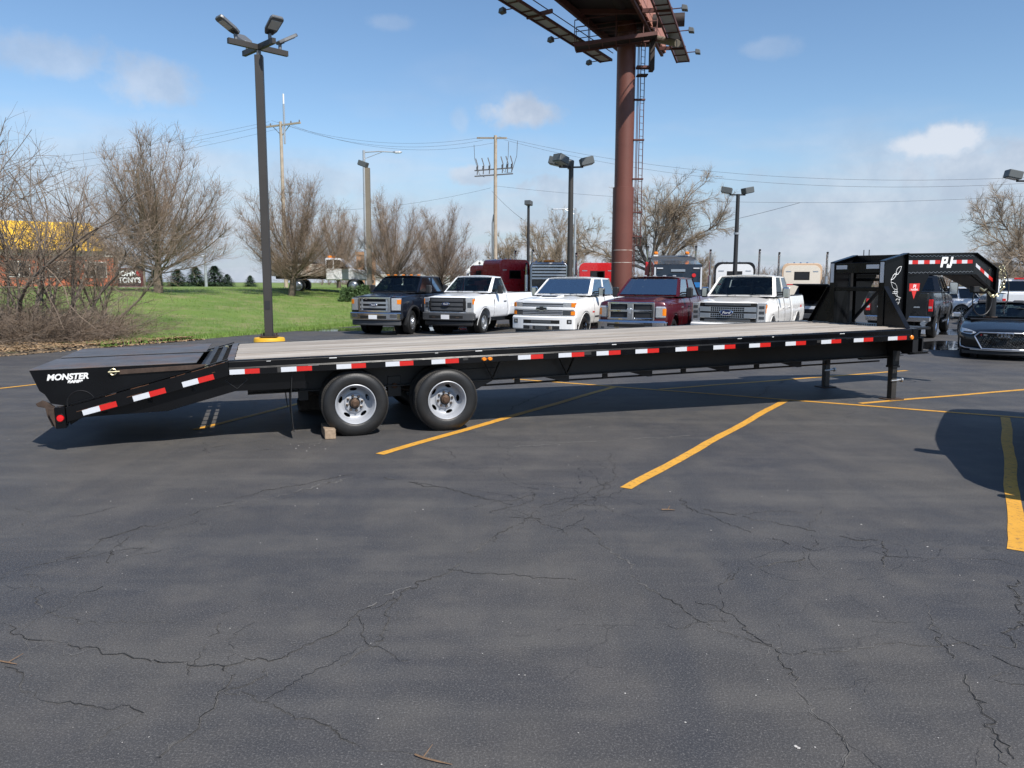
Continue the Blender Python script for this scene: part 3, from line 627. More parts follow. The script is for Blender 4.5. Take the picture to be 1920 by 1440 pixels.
def trailer_tail():
    def ramp(y0, y1, near):
        root = MB().box(-3.312, -1.70, y0, y1, .954, .966).build('ramp', 'ramp_plate', TR, .003)
        side = [(-3.308, .9535), (-3.235, .74), (-3.19, .70), (-3.14, .60), (-3.0, .568), (-1.86, .853), (-1.72, .9535)]
        for a in (y0+.004, (y0+y1)/2, y1-.018): MB().prism(side, 'y', a, a+.014).build('ramp_side_plate', 'black_paint', root, .002)
        B(-3.22, -3.21, y0+.02, y1-.02, .74, .9535).build('ramp_end_plate', 'black_paint', root)
        for u in (-2.9, -2.5, -2.1): B(u, u+.04, y0+.02, y1-.02, .89, .9535).build('ramp_rib', 'black_steel', root)
        return root
    r1 = ramp(.045, 1.25, True); r2 = ramp(1.30, TW-.045, False); r2.location.z = .012; r2.location.x = .03
    # decal, round plate, brace arm with pins on the near ramp
    for txt, size, px, pz in (('MONSTER', .085, -2.965, .872), ('RAMPS', .036, -2.90, .820)):
        link('decal_lettering', text_mesh(txt, size, 'decal_white', .25, .0035, .0006), r1, (px, .0475, pz), (PI/2, 0, 0), (1.0 if size > .05 else 1.25, 1, 1))
    MB().lathe([(.125, 0), (.135, -.006), (.14, 0)], 32, (-2.86, .048, .585), closed=True).build('pivot_boss', 'black_steel', r1)
    MB().bar((-2.56, .035, .895), (-1.60, .035, .915), .05, .012, (0, 1, 0)).build('brace_arm', 'rust_dark', TR, .002)
    ring = [(-2.525+.032*math.cos(a*PI/10), .012, .905+.032*math.sin(a*PI/10)) for a in range(21)]
    MB().tube(ring, .006, 6, False).tube([(-2.57, .01, .905), (-2.46, .01, .907)], .008, 6).build('lynch_pin', 'zinc', TR)
    # cross bars of the ramp-to-deck gap
    for u, z in ((-1.655, .885), (-1.60, .915), (-1.475, .935)):
        MB().bar((u, .06, z), (u, TW-.06, z), .055, .035).build('tail_cross_bar', 'black_frame' if u > -1.62 else 'black_steel', TR, .004)
    for w in (.35, .65, .95, 1.30, 1.64, 1.94, 2.24):
        MB().bar((-1.69, w, .86), (-1.39, w, .925), .012, .05).build('tail_slat', 'black_steel', TR)
    for u, z, w in ((-1.60, .91, .045), (-1.66, .885, TW-.3), (-1.46, .945, TW-.35)):
        MB().lathe([(.001, -.03), (.022, -.03), (.026, -.01), (.026, .01), (.001, .01)], 12, (u, w, z)).build('pin_head', 'zinc', TR)
    for w in (.42, TW-.42): MB().prism([(-1.37, .87), (-1.37, .60), (-2.05, .43), (-2.95, .41), (-2.95, .52)], 'y', w-.01, w+.01).build('tail_beam', 'black_frame', TR)
    for u in (-1.75, -2.2, -2.65): MB().bar((u, .1, .575+(u+2.2)*.22), (u, TW-.1, .575+(u+2.2)*.22), .05, .07).build('tail_crossmember', 'black_steel', TR)
    B(-3.06, -3.0, .05, TW-.05, .37, .55).build('tail_bumper', 'black_steel', TR)
    lens = MB().lathe([(.001, -.016), (.030, -.014), (.037, -.004), (.037, .004), (.001, .004)], 20).mesh('marker_lens', 'red_lens', smooth=40); ring = MB().lathe([(.037, .002), (.044, -.008), (.048, .002)], 24, closed=True).mesh('lamp_ring', 'black_steel', smooth=40)
    def box(W, s):
        b = B(-3.106, -3.008, W(0), W(.12), .338, .562).build('lamp_box', 'black_paint', TR, .004); y = W(-.001)
        link('lamp', lens, b, (-3.057, y, .445), None, (1, 1 if s == 0 else -1, 1)); link('lamp_ring', ring, b, (-3.057, y, .445), None, (1, 1 if s == 0 else -1, 1))
        # rusted ramp hinge hook behind the box
        hook = [(-3.11, .555), (-3.16, .60), (-3.225, .635), (-3.285, .605), (-3.27, .575), (-3.20, .555), (-3.19, .47), (-3.155, .36), (-3.135, .355), (-3.15, .46), (-3.135, .52)]
        MB().prism(hook, 'y', W(.06), W(.10)).build('hinge_hook', 'rust_dark', TR, .003)
        MB().prism([(-3.11, .44), (-3.11, .55), (-3.16, .55), (-3.17, .50), (-3.14, .42), (-3.118, .345), (-3.106, .345)], 'y', W(.02), W(.05)).build('hinge_lug', 'rust_dark', TR, .003)
    mir(box)
trailer_tail()
def tail_wear():
    rnd = random.Random(31)
    for i in range(16):
        t = rnd.uniform(.05, .9); u = -3.0+1.63*t; z = .555+.407*t; l = rnd.uniform(.03, .16); dz = rnd.uniform(-.004, .0) if i % 3 else -.075
        MB().bar((u, .0005, z+dz), (u+l, .0005, z+dz+l*.25), .004, rnd.uniform(.002, .006), (0, 1, 0)).build('rust_scratch', 'rust', TR)
    for i in range(9):
        u = rnd.uniform(-1.2, 7.8); B(u, u+rnd.uniform(.03, .12), -.0008, .001, .803+rnd.uniform(0, .06), .8045+rnd.uniform(.002, .004)+.06).build('chalk_scuff', 'black_frame', TR)
tail_wear()
def trailer_front():
    GZ = -TT*8.4
    def leg(W, s):
        w = W(.547)
        o = B(8.335, 8.465, w-.065, w+.065, .36, .82).build('jack_leg', 'black_steel', TR, .006)
        B(8.352, 8.448, w-.048, w+.048, GZ+.02, .36).build('inner_tube', 'black_frame', o, .004); B(8.27, 8.53, w-.13, w+.13, GZ+.002, GZ+.018).build('foot_plate', 'rust_dark', o, .003)
        MB().tube([(8.44, w-.02, .12), (8.56, w-.02, .12)], .022, 10).tube([(8.545, w-.02, .12), (8.575, w-.02, .12)], .036, 10).tube([(8.33, w-.055, .12), (8.46, w-.055, .12)], .014, 8).build('plunger_pin', 'zinc_grey', o, smooth=40)
        B(8.33, 8.47, w-.07, w+.07, .325, .358).build('collar', 'black_steel', o)
    mir(leg)
    st = MB()
    for z in (.56, .585): st.box(8.33, 8.70, .16, .20, z, z+.012).box(8.33, 8.70, .30, .34, z, z+.012)
    for k in range(9): st.box(8.35+.04*k, 8.362+.04*k, .16, .34, .565, .592)
    st.box(8.60, 8.625, .2, .3, .59, .80).box(8.34, 8.38, .2, .3, .59, .80); st.build('entry_step', 'black_steel', TR)
    B(8.318, 8.42, .1, TW-.1, .60, .80).build('front_crossmember', 'black_steel', TR)
    NW = .745
    def upright(W, s):
        d = 1 if s == 0 else -1; w = W(NW)
        web = [(8.30, .62), (8.74, .62), (8.74, 2.086), (8.30, 1.974)]
        u = MB().prism(web, 'y', w-.006*d, w+.006*d).build('neck_upright', 'black_paint', TR)
        a, b = w-.06, w+.06
        B(8.288, 8.30, a, b, .80, 1.974).build('rear_flange', 'black_paint', u, .002); B(8.74, 8.752, a, b, .62, 2.085).build('front_flange', 'black_paint', u, .002)
        MB().bar((8.29, w, 1.98), (8.75, w, 2.096), .12, .012).build('top_cap', 'black_paint', u)
        B(8.2845, 8.2875, w-.042 if s == 0 else w-.035, w+.035 if s == 0 else w+.042, 1.645, 1.965).build('white_tape', 'white_tape', u)
        # wing gusset spreading over the deck front
        g = MB().prism([(W(.70), 1.56), (W(.70), .972), (W(.205), .972), (W(.66), 1.56)], 'x', 8.305, 8.318).build('wing_gusset', 'black_paint', TR)
        MB().bar((8.30, W(.195), .965), (8.30, W(.665), 1.585), .09, .012, (0, -d, 0)).build('gusset_flange', 'black_paint', g, .002)
        # lower neck gusset
        lg = MB().prism([(8.753, 1.765), (9.20, 1.765), (8.80, 1.05), (8.753, 1.05)], 'y', w-.012*d, w+.0*d).build('neck_gusset', 'black_paint', TR)
        MB().bar((9.20, w-.006*d, 1.765), (8.80, w-.006*d, 1.05), .06, .01, (0, 1, 0)).build('gusset_edge', 'black_paint', lg)
        # neck beam, converging to the coupler
        P = [(8.752, NW), (10.45, 1.00), (11.10, 1.15)]; zt = [2.086, 2.098, 1.838]; zb = [1.769, 1.748, 1.42]
        web = MB(); V = []; th = .006
        for (pu, pw), t, b_ in zip(P, zt, zb):
            y = W(pw); V.append([(pu, y-th, b_), (pu, y+th, b_), (pu, y+th, t), (pu, y-th, t)])
        nb = web.loft(V).build('neck_beam', 'black_paint', TR)
        for zs, nm in ((zt, 'upper_flange'), (zb, 'lower_flange')):
            m = MB(); V = []
            for (pu, pw), z in zip(P, zs):
                y = W(pw); V.append([(pu, y-.058, z-.007), (pu, y+.058, z-.007), (pu, y+.058, z+.007), (pu, y-.058, z+.007)])
            m.loft(V).build(nm, 'black_paint', nb, .002)
        return nb
    beams = [upright((lambda w: w), 0), upright((lambda w: TW-w), 1)]
    # reflections along the near flanges, put in as bright zig-zag bars
    for z0, z1 in ((2.06, 2.045), (1.80, 1.785)):
        m = MB(); k = 34
        for i in range(k):
            t = i/k; t2 = (i+1)/k; u, u2 = 8.77+1.66*t, 8.77+1.66*t2; w, w2 = NW-.012+.255*t, NW-.012+.255*t2; d = .012*t
            m.bar((u, w, z0-(.0 if i % 2 else .02)), (u2, w2, z0-(.02 if i % 2 else .0)), .004, .004)
        m.build('flange_reflection', 'chrome_soft', beams[0])
    # bulkhead cross members between the uprights
    a, b = NW+.006, TW-NW-.006
    top = B(8.302, 8.33, a+.06, b-.06, 1.80, 1.965).build('bulkhead_top_plate', 'black_paint', TR, .003)
    B(8.2985, 8.3015, a+.07, a+.34, 1.865, 1.93).build('white_tape', 'white_tape', top); B(8.2985, 8.3015, b-.32, b-.07, 1.865, 1.93).build('white_tape', 'white_tape', top)
    B(8.715, 8.738, a, b, 1.86, 2.082).build('bulkhead_cap', 'black_paint', TR)
    for z in (1.66, 1.78): B(8.66, 8.72, a, b, z, z+.05).build('bulkhead_tube', 'black_paint', TR, .006)
    B(8.30, 8.36, a-.05, b+.05, 1.505, 1.575).build('bulkhead_tube', 'black_paint', TR, .006)
    B(8.32, 8.75, .20, TW-.20, .93, .965).build('front_tray', 'black_steel', TR)
    for k in range(22): B(8.325, 8.335, a+.03+.049*k, a+.05+.049*k, .966, .985).build('tray_grating', 'black_steel', TR)
    MB().bar((8.70, a+.25, 1.70), (8.70, b-.05, 1.00), .05, .03, (1, 0, 0)).build('diagonal_brace', 'black_steel', TR)
    MB().bar((8.45, b-.25, 1.90), (8.45, b-.25, .97), .05, .05, (1, 0, 0)).build('inner_post', 'black_steel', TR)
    for w in (1.5, 1.62): MB().tube([(8.72, w, 2.07), (8.72, w, 2.18)], .007, 6).build('rod_end', 'black_steel', TR)
    # decals on the near neck
    def onweb(u):   # near face of the web at u
        return (NW+(u-8.752)/1.698*.255) if u < 10.45 else 1.0+(u-10.45)/.65*.15
    seg = [8.765, 8.89, 9.03, 9.17, 9.31, 9.44, 9.57]; z = 1.955
    def tape(ua, ub, za, zb, nm, h=.058): MB().add([(ua, onweb(ua)-.0085, za-h/2), (ub, onweb(ub)-.0085, zb-h/2), (ub, onweb(ub)-.0085, zb+h/2), (ua, onweb(ua)-.0085, za+h/2), (ua, onweb(ua)-.0075, za-h/2), (ub, onweb(ub)-.0075, zb-h/2), (ub, onweb(ub)-.0075, zb+h/2), (ua, onweb(ua)-.0075, za+h/2)], [(0, 1, 2, 3), (4, 5, 6, 7), (0, 1, 5, 4), (1, 2, 6, 5), (2, 3, 7, 6), (3, 0, 4, 7)]).build(nm, nm, beams[0])
    for i in range(6): tape(seg[i], seg[i+1], z, z, 'white_tape' if i % 2 == 0 else 'red_tape')
    for i in range(4): tape(9.84+.14*i, 9.98+.14*i, z, z, 'white_tape' if i % 2 == 0 else 'red_tape')
    for i in range(4): tape(10.50+.135*i, 10.635+.135*i, 1.90-.066*i, 1.834-.066*i, 'white_tape' if i % 2 == 0 else 'red_tape')
    def pj(o, k, thick):
        m = MB()
        for x0, x1, z0, z1 in ((0, .34, 0, 1), (.34, .80, .78, 1), (.34, .80, .34, .56), (.60, .90, .40, .94), (1.30, 1.62, .12, 1), (.96, 1.56, -.05, .19), (.92, 1.14, -.02, .32)):
            sh = lambda x, z: ((x-.8+.25*z)*k, (z-.5)*k)
            p = [sh(x0, z0), sh(x1, z0), sh(x1, z1), sh(x0, z1)]; m.prism(p, 'y', -thick*(1+.1*len(m.f)/6), 0)
        return m
    pj(None, .175, .0012).build('decal_lettering', 'decal_white', beams[0], loc=(9.71, onweb(9.71)-.0095, 1.955), rot=(0, 0, math.atan2(.255, 1.698)))
    # red triangular decal with white print on the gusset
    dz = 1.52; du = 8.93; w = NW-.0135
    MB().prism([(du-.10, dz+.10), (du+.11, dz+.10), (du+.10, dz-.02), (du+.05, dz-.02), (du+.0, dz-.15), (du-.05, dz-.02), (du-.10, dz-.02)], 'y', w-.0008, w).build('triangle_decal', 'decal_red', TR)
    link('decal_lettering', text_mesh('PJ', .08, 'decal_white', .2, .002, .0004), TR, (du, w-.0014, dz+.05), (PI/2, 0, 0)); link('decal_lettering', text_mesh('TRAILERS', .035, 'decal_white', .0, .001, .0004), TR, (du, w-.0014, dz-.0), (PI/2, 0, 0))
    # white scroll pinstripe on the near upright web
    w = NW-.0085
    def scroll(pts): MB().tube([(u, w, z_) for u, z_ in pts], .0045, 5).build('pinstripe', 'decal_white', TR)
    for pts in ([(8.658, 1.891), (8.615, 1.885), (8.573, 1.852), (8.556, 1.81), (8.565, 1.783), (8.55, 1.74), (8.513, 1.702), (8.464, 1.68)], [(8.658, 1.891), (8.64, 1.83), (8.60, 1.775), (8.565, 1.76), (8.53, 1.765)], [(8.464, 1.68), (8.50, 1.75), (8.53, 1.78), (8.575, 1.79)], [(8.464, 1.70), (8.467, 1.645), (8.485, 1.60), (8.503, 1.563), (8.54, 1.535), (8.587, 1.527)], [(8.467, 1.645), (8.504, 1.64), (8.55, 1.62), (8.574, 1.597), (8.592, 1.55), (8.594, 1.445)], [(8.509, 1.499), (8.56, 1.497), (8.612, 1.491)], [(8.50, 1.475), (8.548, 1.469), (8.60, 1.472)], [(8.548, 1.52), (8.55, 1.469), (8.58, 1.43), (8.627, 1.409), (8.672, 1.397)], [(8.594, 1.46), (8.61, 1.42), (8.672, 1.397)], [(8.66, 1.385), (8.645, 1.368), (8.645, 1.33), (8.62, 1.295)], [(8.645, 1.375), (8.60, 1.385), (8.572, 1.358), (8.59, 1.32), (8.61, 1.33)]): scroll(pts)
    # coupler, end plate, underside plates, chain and hoses
    c = TW/2
    MB().prism([(11.08, 1.84), (11.13, 1.84), (11.13, 1.40), (11.08, 1.40)], 'y', 1.09, TW-1.09).build('neck_end_plate', 'black_paint', TR, .004)
    MB().add([(10.45, 1.06, 1.742), (10.45, TW-1.06, 1.742), (11.10, TW-1.16, 1.415), (11.10, 1.16, 1.415), (10.45, 1.06, 1.73), (10.45, TW-1.06, 1.73), (11.10, TW-1.16, 1.40), (11.10, 1.16, 1.40)], [(0, 1, 2, 3), (4, 5, 6, 7), (0, 1, 5, 4), (1, 2, 6, 5), (2, 3, 7, 6), (3, 0, 4, 7)]).build('neck_belly_plate', 'black_steel', TR)
    MB().add([(10.0, .95, 1.748), (10.0, TW-.95, 1.748), (10.45, TW-1.06, 1.744), (10.45, 1.06, 1.744), (10.0, .95, 1.736), (10.0, TW-.95, 1.736), (10.45, TW-1.06, 1.732), (10.45, 1.06, 1.732)], [(0, 1, 2, 3), (4, 5, 6, 7), (0, 1, 5, 4), (1, 2, 6, 5), (2, 3, 7, 6), (3, 0, 4, 7)]).build('neck_belly_plate', 'black_steel', TR)
    cp = MB().lathe([(.001, .985), (.105, .985), (.105, 1.005), (.078, 1.01), (.078, 1.42), (.095, 1.425), (.095, 1.62), (.001, 1.62)], 24, (11.24, c, 0), 'z').build('coupler', 'black_steel', TR, smooth=40)
    MB().lathe([(.107, .982), (.112, .99), (.107, 1.0)], 24, (11.24, c, 0), 'z', closed=True).build('coupler_rim', 'rust_dark', cp)
    def chain(pts, name):
        m = MB(); P = [Vector(p) for p in pts]; Q = []
        for a, b in zip(P, P[1:]):
            k = max(1, round((b-a).length/.048))
            for i in range(k): Q.append((a.lerp(b, i/k), (b-a).normalized()))
        for i, (p, d) in enumerate(Q):
            s_ = Vector((0, 1, 0)) if i % 2 else d.cross(Vector((0, 1, 0))).normalized(); ring = [p+d*.034*math.cos(t)+s_*.019*math.sin(t) for t in [2*PI*j/8 for j in range(9)]]; m.tube(ring, .0055, 5, False)
        m.build(name, 'zinc', TR)
    chain([(11.14, 1.02, 1.86), (11.17, 1.0, 1.70), (11.16, 1.01, 1.50), (11.08, 1.05, 1.38), (10.96, 1.06, 1.36), (10.88, 1.07, 1.45)], 'safety_chain'); chain([(11.16, 1.1, 1.84), (11.2, 1.08, 1.62), (11.18, 1.09, 1.44)], 'safety_chain')
    MB().tube([(11.20, 1.02, 1.80), (11.24, .98, 1.55), (11.24, .98, 1.30), (11.20, 1.02, 1.12), (11.21, 1.0, 1.06)], .010, 6).build('breakaway_cable', 'plastic_black', TR, smooth=60)
    MB().tube([(10.62, 1.1, 1.50)]+[(10.78+.22*math.sin(t), 1.08, 1.28-.24*math.cos(t)) for t in [-1.9+.35*i for i in range(12)]]+[(10.96, 1.12, 1.45)], .010, 6).build('wiring_loop', 'plastic_black', TR, smooth=60)
    B(10.55, 10.68, 1.05, 1.15, 1.44, 1.54).build('wiring_plug', 'plastic_black', TR, .01); MB().tube([(10.72, 1.1, 1.52), (10.80, 1.08, 1.46), (10.88, 1.1, 1.50)], .02, 8).build('shackle', 'zinc', TR)
trailer_front()
# wood blocks chocking the wheels
def blocks():
    g = gp(617, 824); b = MB().box(-.062, .062, -.05, .42, 0, .115).build('wood_block', 'block_wood', None, .006, loc=(g.x, g.y+.05, .001), rot=(0, 0, .33)); tag(b, 'tan timber block wedged under the nearest rear trailer tyre', 'block')
    g = gp(583, 768); b = MB().prism([(-.17, 0), (.14, 0), (.16, .10), (.04, .27), (-.05, .29), (-.18, .14)], 'y', -.12, .12).build('wood_block', 'block_dark', None, .02, loc=(g.x, g.y, .001), rot=(0, 0, .4)); tag(b, 'dark rough block lying behind the trailer mud flap', 'block')
blocks()
# ------------------------------------------------------------------ vehicle kit: local x forward (nose at 0), y left, z up
def paint(name, col, metal=0.0, rough=.28): return pm(name, col, rough, metal, .8, rvar=(2.5, .05))
pm('p_blueblack', (.006, .008, .014), .22, 0, .4, spec=.4, rvar=(2.5, .05)); paint('p_white', (.80, .81, .82)); paint('p_white2', (.79, .79, .78)); paint('p_maroon', (.085, .008, .013), .25); paint('p_pearl', (.82, .79, .74)); paint('p_black', (.007, .007, .008)); pm('p_black2', (.005, .0055, .007), .2, 0, .35, spec=.35, rvar=(2.5, .05)); paint('p_silverwhite', (.66, .68, .71), .1)
pm('interior', (.018, .018, .020), .8); pm('seat', (.045, .045, .05), .8); pm('lamp_glass', (.62, .64, .66), .12, .55, .6, var=(30, .25)); pm('lamp_dark', (.10, .11, .12), .15, .5, .6); pm('plate_white', (.75, .75, .76), .5); pm('ford_blue', (.008, .02, .09), .25, .2, .5); pm('gunmetal', (.14, .145, .15), .35, .7); pm('satin', (.46, .48, .50), .32, .8); pm('sticker', (.55, .6, .5), .5)
def inset(poly, d):
    n = len(poly); A = sum(poly[i][0]*poly[(i+1) % n][1]-poly[(i+1) % n][0]*poly[i][1] for i in range(n)); sg = 1 if A > 0 else -1; out = []
    for i in range(n):
        a, b, c = Vector(poly[i-1]), Vector(poly[i]), Vector(poly[(i+1) % n]); e1 = (b-a).normalized(); e2 = (c-b).normalized()
        n1 = Vector((-e1.y, e1.x))*sg; n2 = Vector((-e2.y, e2.x))*sg; m = n1+n2; m = m/max(.35, m.length_squared)*2 if m.length > 1e-6 else n1
        out.append((b.x+m.x*d*.5*1.0, b.y+m.y*d*.5*1.0))
    return out
def sbody(profile, ys, mat, deform=None, zcuts=(), xcuts=(), smooth=32, cut=None):
    """profile (x,z) polygon drawn through slices (y, inset) and then deformed"""
    m = MB(); m.loft([[(x, y, z) for x, z in (inset(profile, i) if i else profile)] for y, i in ys])
    me = m.mesh('b', mat); bm = bmesh.new(); bm.from_mesh(me)
    for z in zcuts: bmesh.ops.bisect_plane(bm, geom=bm.verts[:]+bm.edges[:]+bm.faces[:], plane_co=(0, 0, z), plane_no=(0, 0, 1))
    for x in xcuts: bmesh.ops.bisect_plane(bm, geom=bm.verts[:]+bm.edges[:]+bm.faces[:], plane_co=(x, 0, 0), plane_no=(1, 0, 0))
    if deform:
        for v in bm.verts: v.co = Vector(deform(v.co.x, v.co.y, v.co.z))
    bmesh.ops.recalc_face_normals(bm, faces=bm.faces); bm.to_mesh(me); bm.free()
    if cut: me = boolean(me, cut)
    me.polygons.foreach_set('use_smooth', [True]*len(me.polygons)); me.set_sharp_from_angle(angle=rad(smooth)); return me
def sym(hw, r=.06, n=3):
    ys = [(hw, r*.75), (hw-r*.15, r*.3), (hw-r*.6, .0 if r < .03 else r*.04), (hw-r*1.6, 0), (hw*.55, 0), (hw*.2, 0)]
    return [(-y, i) for y, i in ys]+[(y, i) for y, i in ys[::-1]]
def archpts(cx, cz, r, z0, n=11):
    a0 = math.asin(max(-1, min(1, (z0-cz)/r))); return [(cx-r*math.cos(a0+(PI-2*a0)*i/n), cz+r*math.sin(a0+(PI-2*a0)*i/n)) for i in range(n+1)]   # from rear to front
WH = {}
def wheel_mesh(R, W, rr, style, rimmat):
    k = (R, W, rr, style, rimmat)
    if k in WH: return WH[k]
    t = MB().lathe([(rr, .02), (rr+.02, .003), (R*.86, .0), (R*.95, .018), (R, .045), (R, W-.045), (R*.95, W-.018), (R*.86, W), (rr, W-.02)], 40, closed=True).mesh('tyre', 'rubber', smooth=35)
    m = MB(); nsp = {'steel': 0, 'five': 5, 'six': 6, 'ten': 10, 'eight': 8, 'dually': 0}[style]
    m.lathe([(rr, .03), (rr+.008, .012), (rr-.012, .012), (rr-.02, .04), (rr-.03, W*.6), (rr-.02, W*.6), (rr, W*.5)], 32, closed=True)
    if style == 'dually':
        m.lathe([(rr-.02, .05), (rr*.75, .035), (rr*.62, .01), (rr*.5, -.02), (rr*.46, -.06), (rr*.2, -.07), (.001, -.07)], 28)
        for i in range(8):
            a = 2*PI*i/8; m.lathe([(.001, -.035), (.016, -.035), (.016, 0), (.001, 0)], 6, (rr*.58*math.cos(a), 0, rr*.58*math.sin(a)))
    elif style == 'steel':
        m.lathe([(rr-.02, .07), (rr*.85, .05), (rr*.7, .055), (rr*.5, .03), (rr*.42, .03), (rr*.38, .005), (.001, .002)], 28)
    else:
        m.lathe([(rr*.34, .09), (rr*.34, .03), (rr*.2, .015), (.001, .015)], 20)
        for i in range(nsp):
            a = 2*PI*i/nsp; ca, sa = math.cos(a), math.sin(a); w = (.16 if nsp <= 6 else .075)*rr*1.6
            m.bar((rr*.25*ca, .035, rr*.25*sa), (rr*.97*ca, .045, rr*.97*sa), w, .035, (0, 1, 0))
    r = m.mesh('rim', rimmat, smooth=35)
    h = MB().lathe([(.001, .08), (rr*.96, .08), (rr*.96, .10), (.001, .10)], 20).mesh('brake_disc', 'void'); WH[k] = (t, r, h); return WH[k]
def add_wheel(root, x, y, R, W, rr, style, rimmat, steer=0, side=1):
    t, r, h = wheel_mesh(R, W, rr, style, rimmat)
    # lathe axis y: outer face at local y=0 looking to -y; side=1 (left, +y) is turned round
    o = link('wheel', t, root, (x, y, R), (0, .3, PI+steer if side > 0 else steer)); link('rim', r, o); link('brake_disc', h, o); return o
def quad_panel(root, q, mar, fmat, gmat, fname='window_frame', gname='window', th=.03, bow=0.0):
    """four-sided frame round a pane; q = bottom-left, bottom-right, top-right, top-left; mar = l, r, b, t fractions"""
    q = [Vector(p) for p in q]; l, r, b, t = mar
    def P(s, u): return (q[0]*(1-s)+q[1]*s)*(1-u)+(q[3]*(1-s)+q[2]*s)*u
    nrm = (q[1]-q[0]).cross(q[3]-q[0]).normalized(); ins = [P(l, b), P(1-r, b), P(1-r, 1-t), P(l, 1-t)]
    V = q+ins+[p-nrm*th for p in ins]; F = [(i, (i+1) % 4, 4+(i+1) % 4, 4+i) for i in range(4)]+[(4+i, 4+(i+1) % 4, 8+(i+1) % 4, 8+i) for i in range(4)]
    MB().add(V, F).build(fname, fmat, root)
    g = [p-nrm*.010 for p in ins]; g2 = [p-nrm*.016 for p in ins]
    return MB().add(g+g2, [(0, 1, 2, 3), (7, 6, 5, 4)]).build(gname, gmat, root)
def greenhouse(root, G, pmat, gl='glass', gl2='glass_tint', seats=True, hood_mat=None):
    xa, xb, xc, xd = G['xa'], G['xb'], G['xc'], G['xd']; zb, zr, yb, yr = G['belt'], G['roof'], G['yb'], G['yr']; ze = zr-.055; e = .10
    A = lambda s: Vector((xa-e, s*yb, zb)); Bp = lambda s: Vector((xb-e*.5, s*yr, ze)); C = lambda s: Vector((xc+.03, s*yr, ze)); D = lambda s: Vector((xd, s*yb, zb))
    quad_panel(root, (A(1), A(-1), Bp(-1), Bp(1)), (.035, .035, .05, .06), pmat, gl, 'windshield_frame', 'windshield')
    quad_panel(root, (D(-1), D(1), C(1), C(-1)), G.get('rmar', (.10, .10, .12, .14)), pmat, G.get('grear', gl2), 'rear_window_frame', 'rear_window')
    for s in (1, -1):
        spl = G['split']
        for i in range(len(spl)-1):
            s0, s1 = spl[i], spl[i+1]
            b0, b1 = A(s).lerp(D(s), s0), A(s).lerp(D(s), s1); t0, t1 = Bp(s).lerp(C(s), s0), Bp(s).lerp(C(s), s1)
            q = (b1, b0, t0, t1) if s > 0 else (b0, b1, t1, t0); m = (.05, .045, .03, .07)
            quad_panel(root, q, m, pmat, gl if i == 0 else gl2, 'door_frame', 'door_window')
    # roof skin with a crown
    m = MB(); R = []; nx = 9
    for i in range(nx):
        t = i/(nx-1); x = (xb-e*.5)*(1-t)+(xc+.03)*t; dz = -.022*(2*t-1)**2; ring = []
        for j in range(9):
            y = yr*(1-2*j/8); k = abs(y)/yr; ring.append((x+(.05*(1-k*k) if i == 0 else 0)-(.03*(1-k*k) if i == nx-1 else 0), y*1.005, ze+.055*(1-k**3)+dz*(1-k**2)+.004))
        R.append(ring+[(x, -yr*1.005, ze-.006), (x, yr*1.005, ze-.006)])
    m.loft(R).build('roof', pmat, root, smooth=40)
    # cabin trim below the glass line, dash, seats, wheel
    B(xd+.05, xa-e-.04, -yb+.05, yb-.05, zb-.02, zb+.012).build('cabin_trim', 'interior', root)
    B(xa-e-.40, xa-e-.10, -yb+.06, yb-.06, zb+.012, zb+.06).build('dashboard', 'interior', root, .015)
    if seats:
        for sx in G.get('seatx', (xb-.55,)):
            for s in (1, -1):
                sm = MB().box(sx-.16, sx, s*.40-.24, s*.40+.24, zb+.012, zb+.25).box(sx-.14, sx-.03, s*.40-.13, s*.40+.13, zb+.29, zb+.45); sm.build('seat', 'seat', root, .03)
        ring = [(xa-e-.48+.05*math.sin(a), .40+.18*math.cos(a), zb+.08+.18*math.sin(a)) for a in [2*PI*i/18 for i in range(19)]]
        MB().tube(ring, .014, 6, False).build('steering_wheel', 'interior', root)
        B(xb-.24, xb-.22, -.12, .12, zr-.20, zr-.13).build('rear_view_mirror', 'interior', root)
class Front:
    """blocks that follow the curved nose"""
    def __init__(s, root, nose, hw): s.r = root; s.nose = nose; s.hw = hw; s.zk = 1.0
    def blk(s, name, mat, y0, y1, z0, z1, dx=.0, th=.06, bev=.008, rake=0.0, parent=None, both=False, zs=None):
        q = s.zk; z0, z1 = [(.79+(z-.79)*q if z > .79 else z) for z in (z0, z1)]
        for sg in ((1, -1) if both else (1,)):
            a, b = sorted((sg*y0, sg*y1)); n = max(2, int((b-a)/.12)+1); R = []
            for i in range(n+1):
                y = a+(b-a)*i/n; x = s.nose(y)+dx
                za, zb_ = (z0, z1) if zs is None else zs(abs(y))
                R.append([(x-th-rake*za, y, za), (x-rake*za, y, za), (x-rake*zb_, y, zb_), (x-th-rake*zb_, y, zb_)])
            o = MB().loft(R).build(name, mat, parent or s.r, bev)
        return o
    def oval(s, z, dx, ry, rz, mats=('chrome', 'ford_blue'), text=None, tmat='decal_white', rake=0.0):
        z = .79+(z-.79)*s.zk; x = dx-rake*z
        o = MB().lathe([(.001, .02), (.88, .02), (.97, .012), (1, 0), (1, -.02), (.001, -.02)], 28, (0, 0, 0), 'x').xf(Matrix.Translation((x, 0, z)) @ Matrix.Diagonal((1, ry, rz, 1))).build('badge', mats[0], s.r, smooth=35)
        MB().lathe([(.001, .026), (.84, .026), (.84, .015), (.001, .015)], 28, (0, 0, 0), 'x').xf(Matrix.Translation((x, 0, z)) @ Matrix.Diagonal((1, ry, rz, 1))).build('badge_field', mats[1], o)
        if text: link('badge_lettering', text_mesh(text, rz*1.15, tmat, .25, .001, .0008), o, (x+.028, 0, z), (PI/2, 0, PI/2), (1.15, 1, 1))
        return o
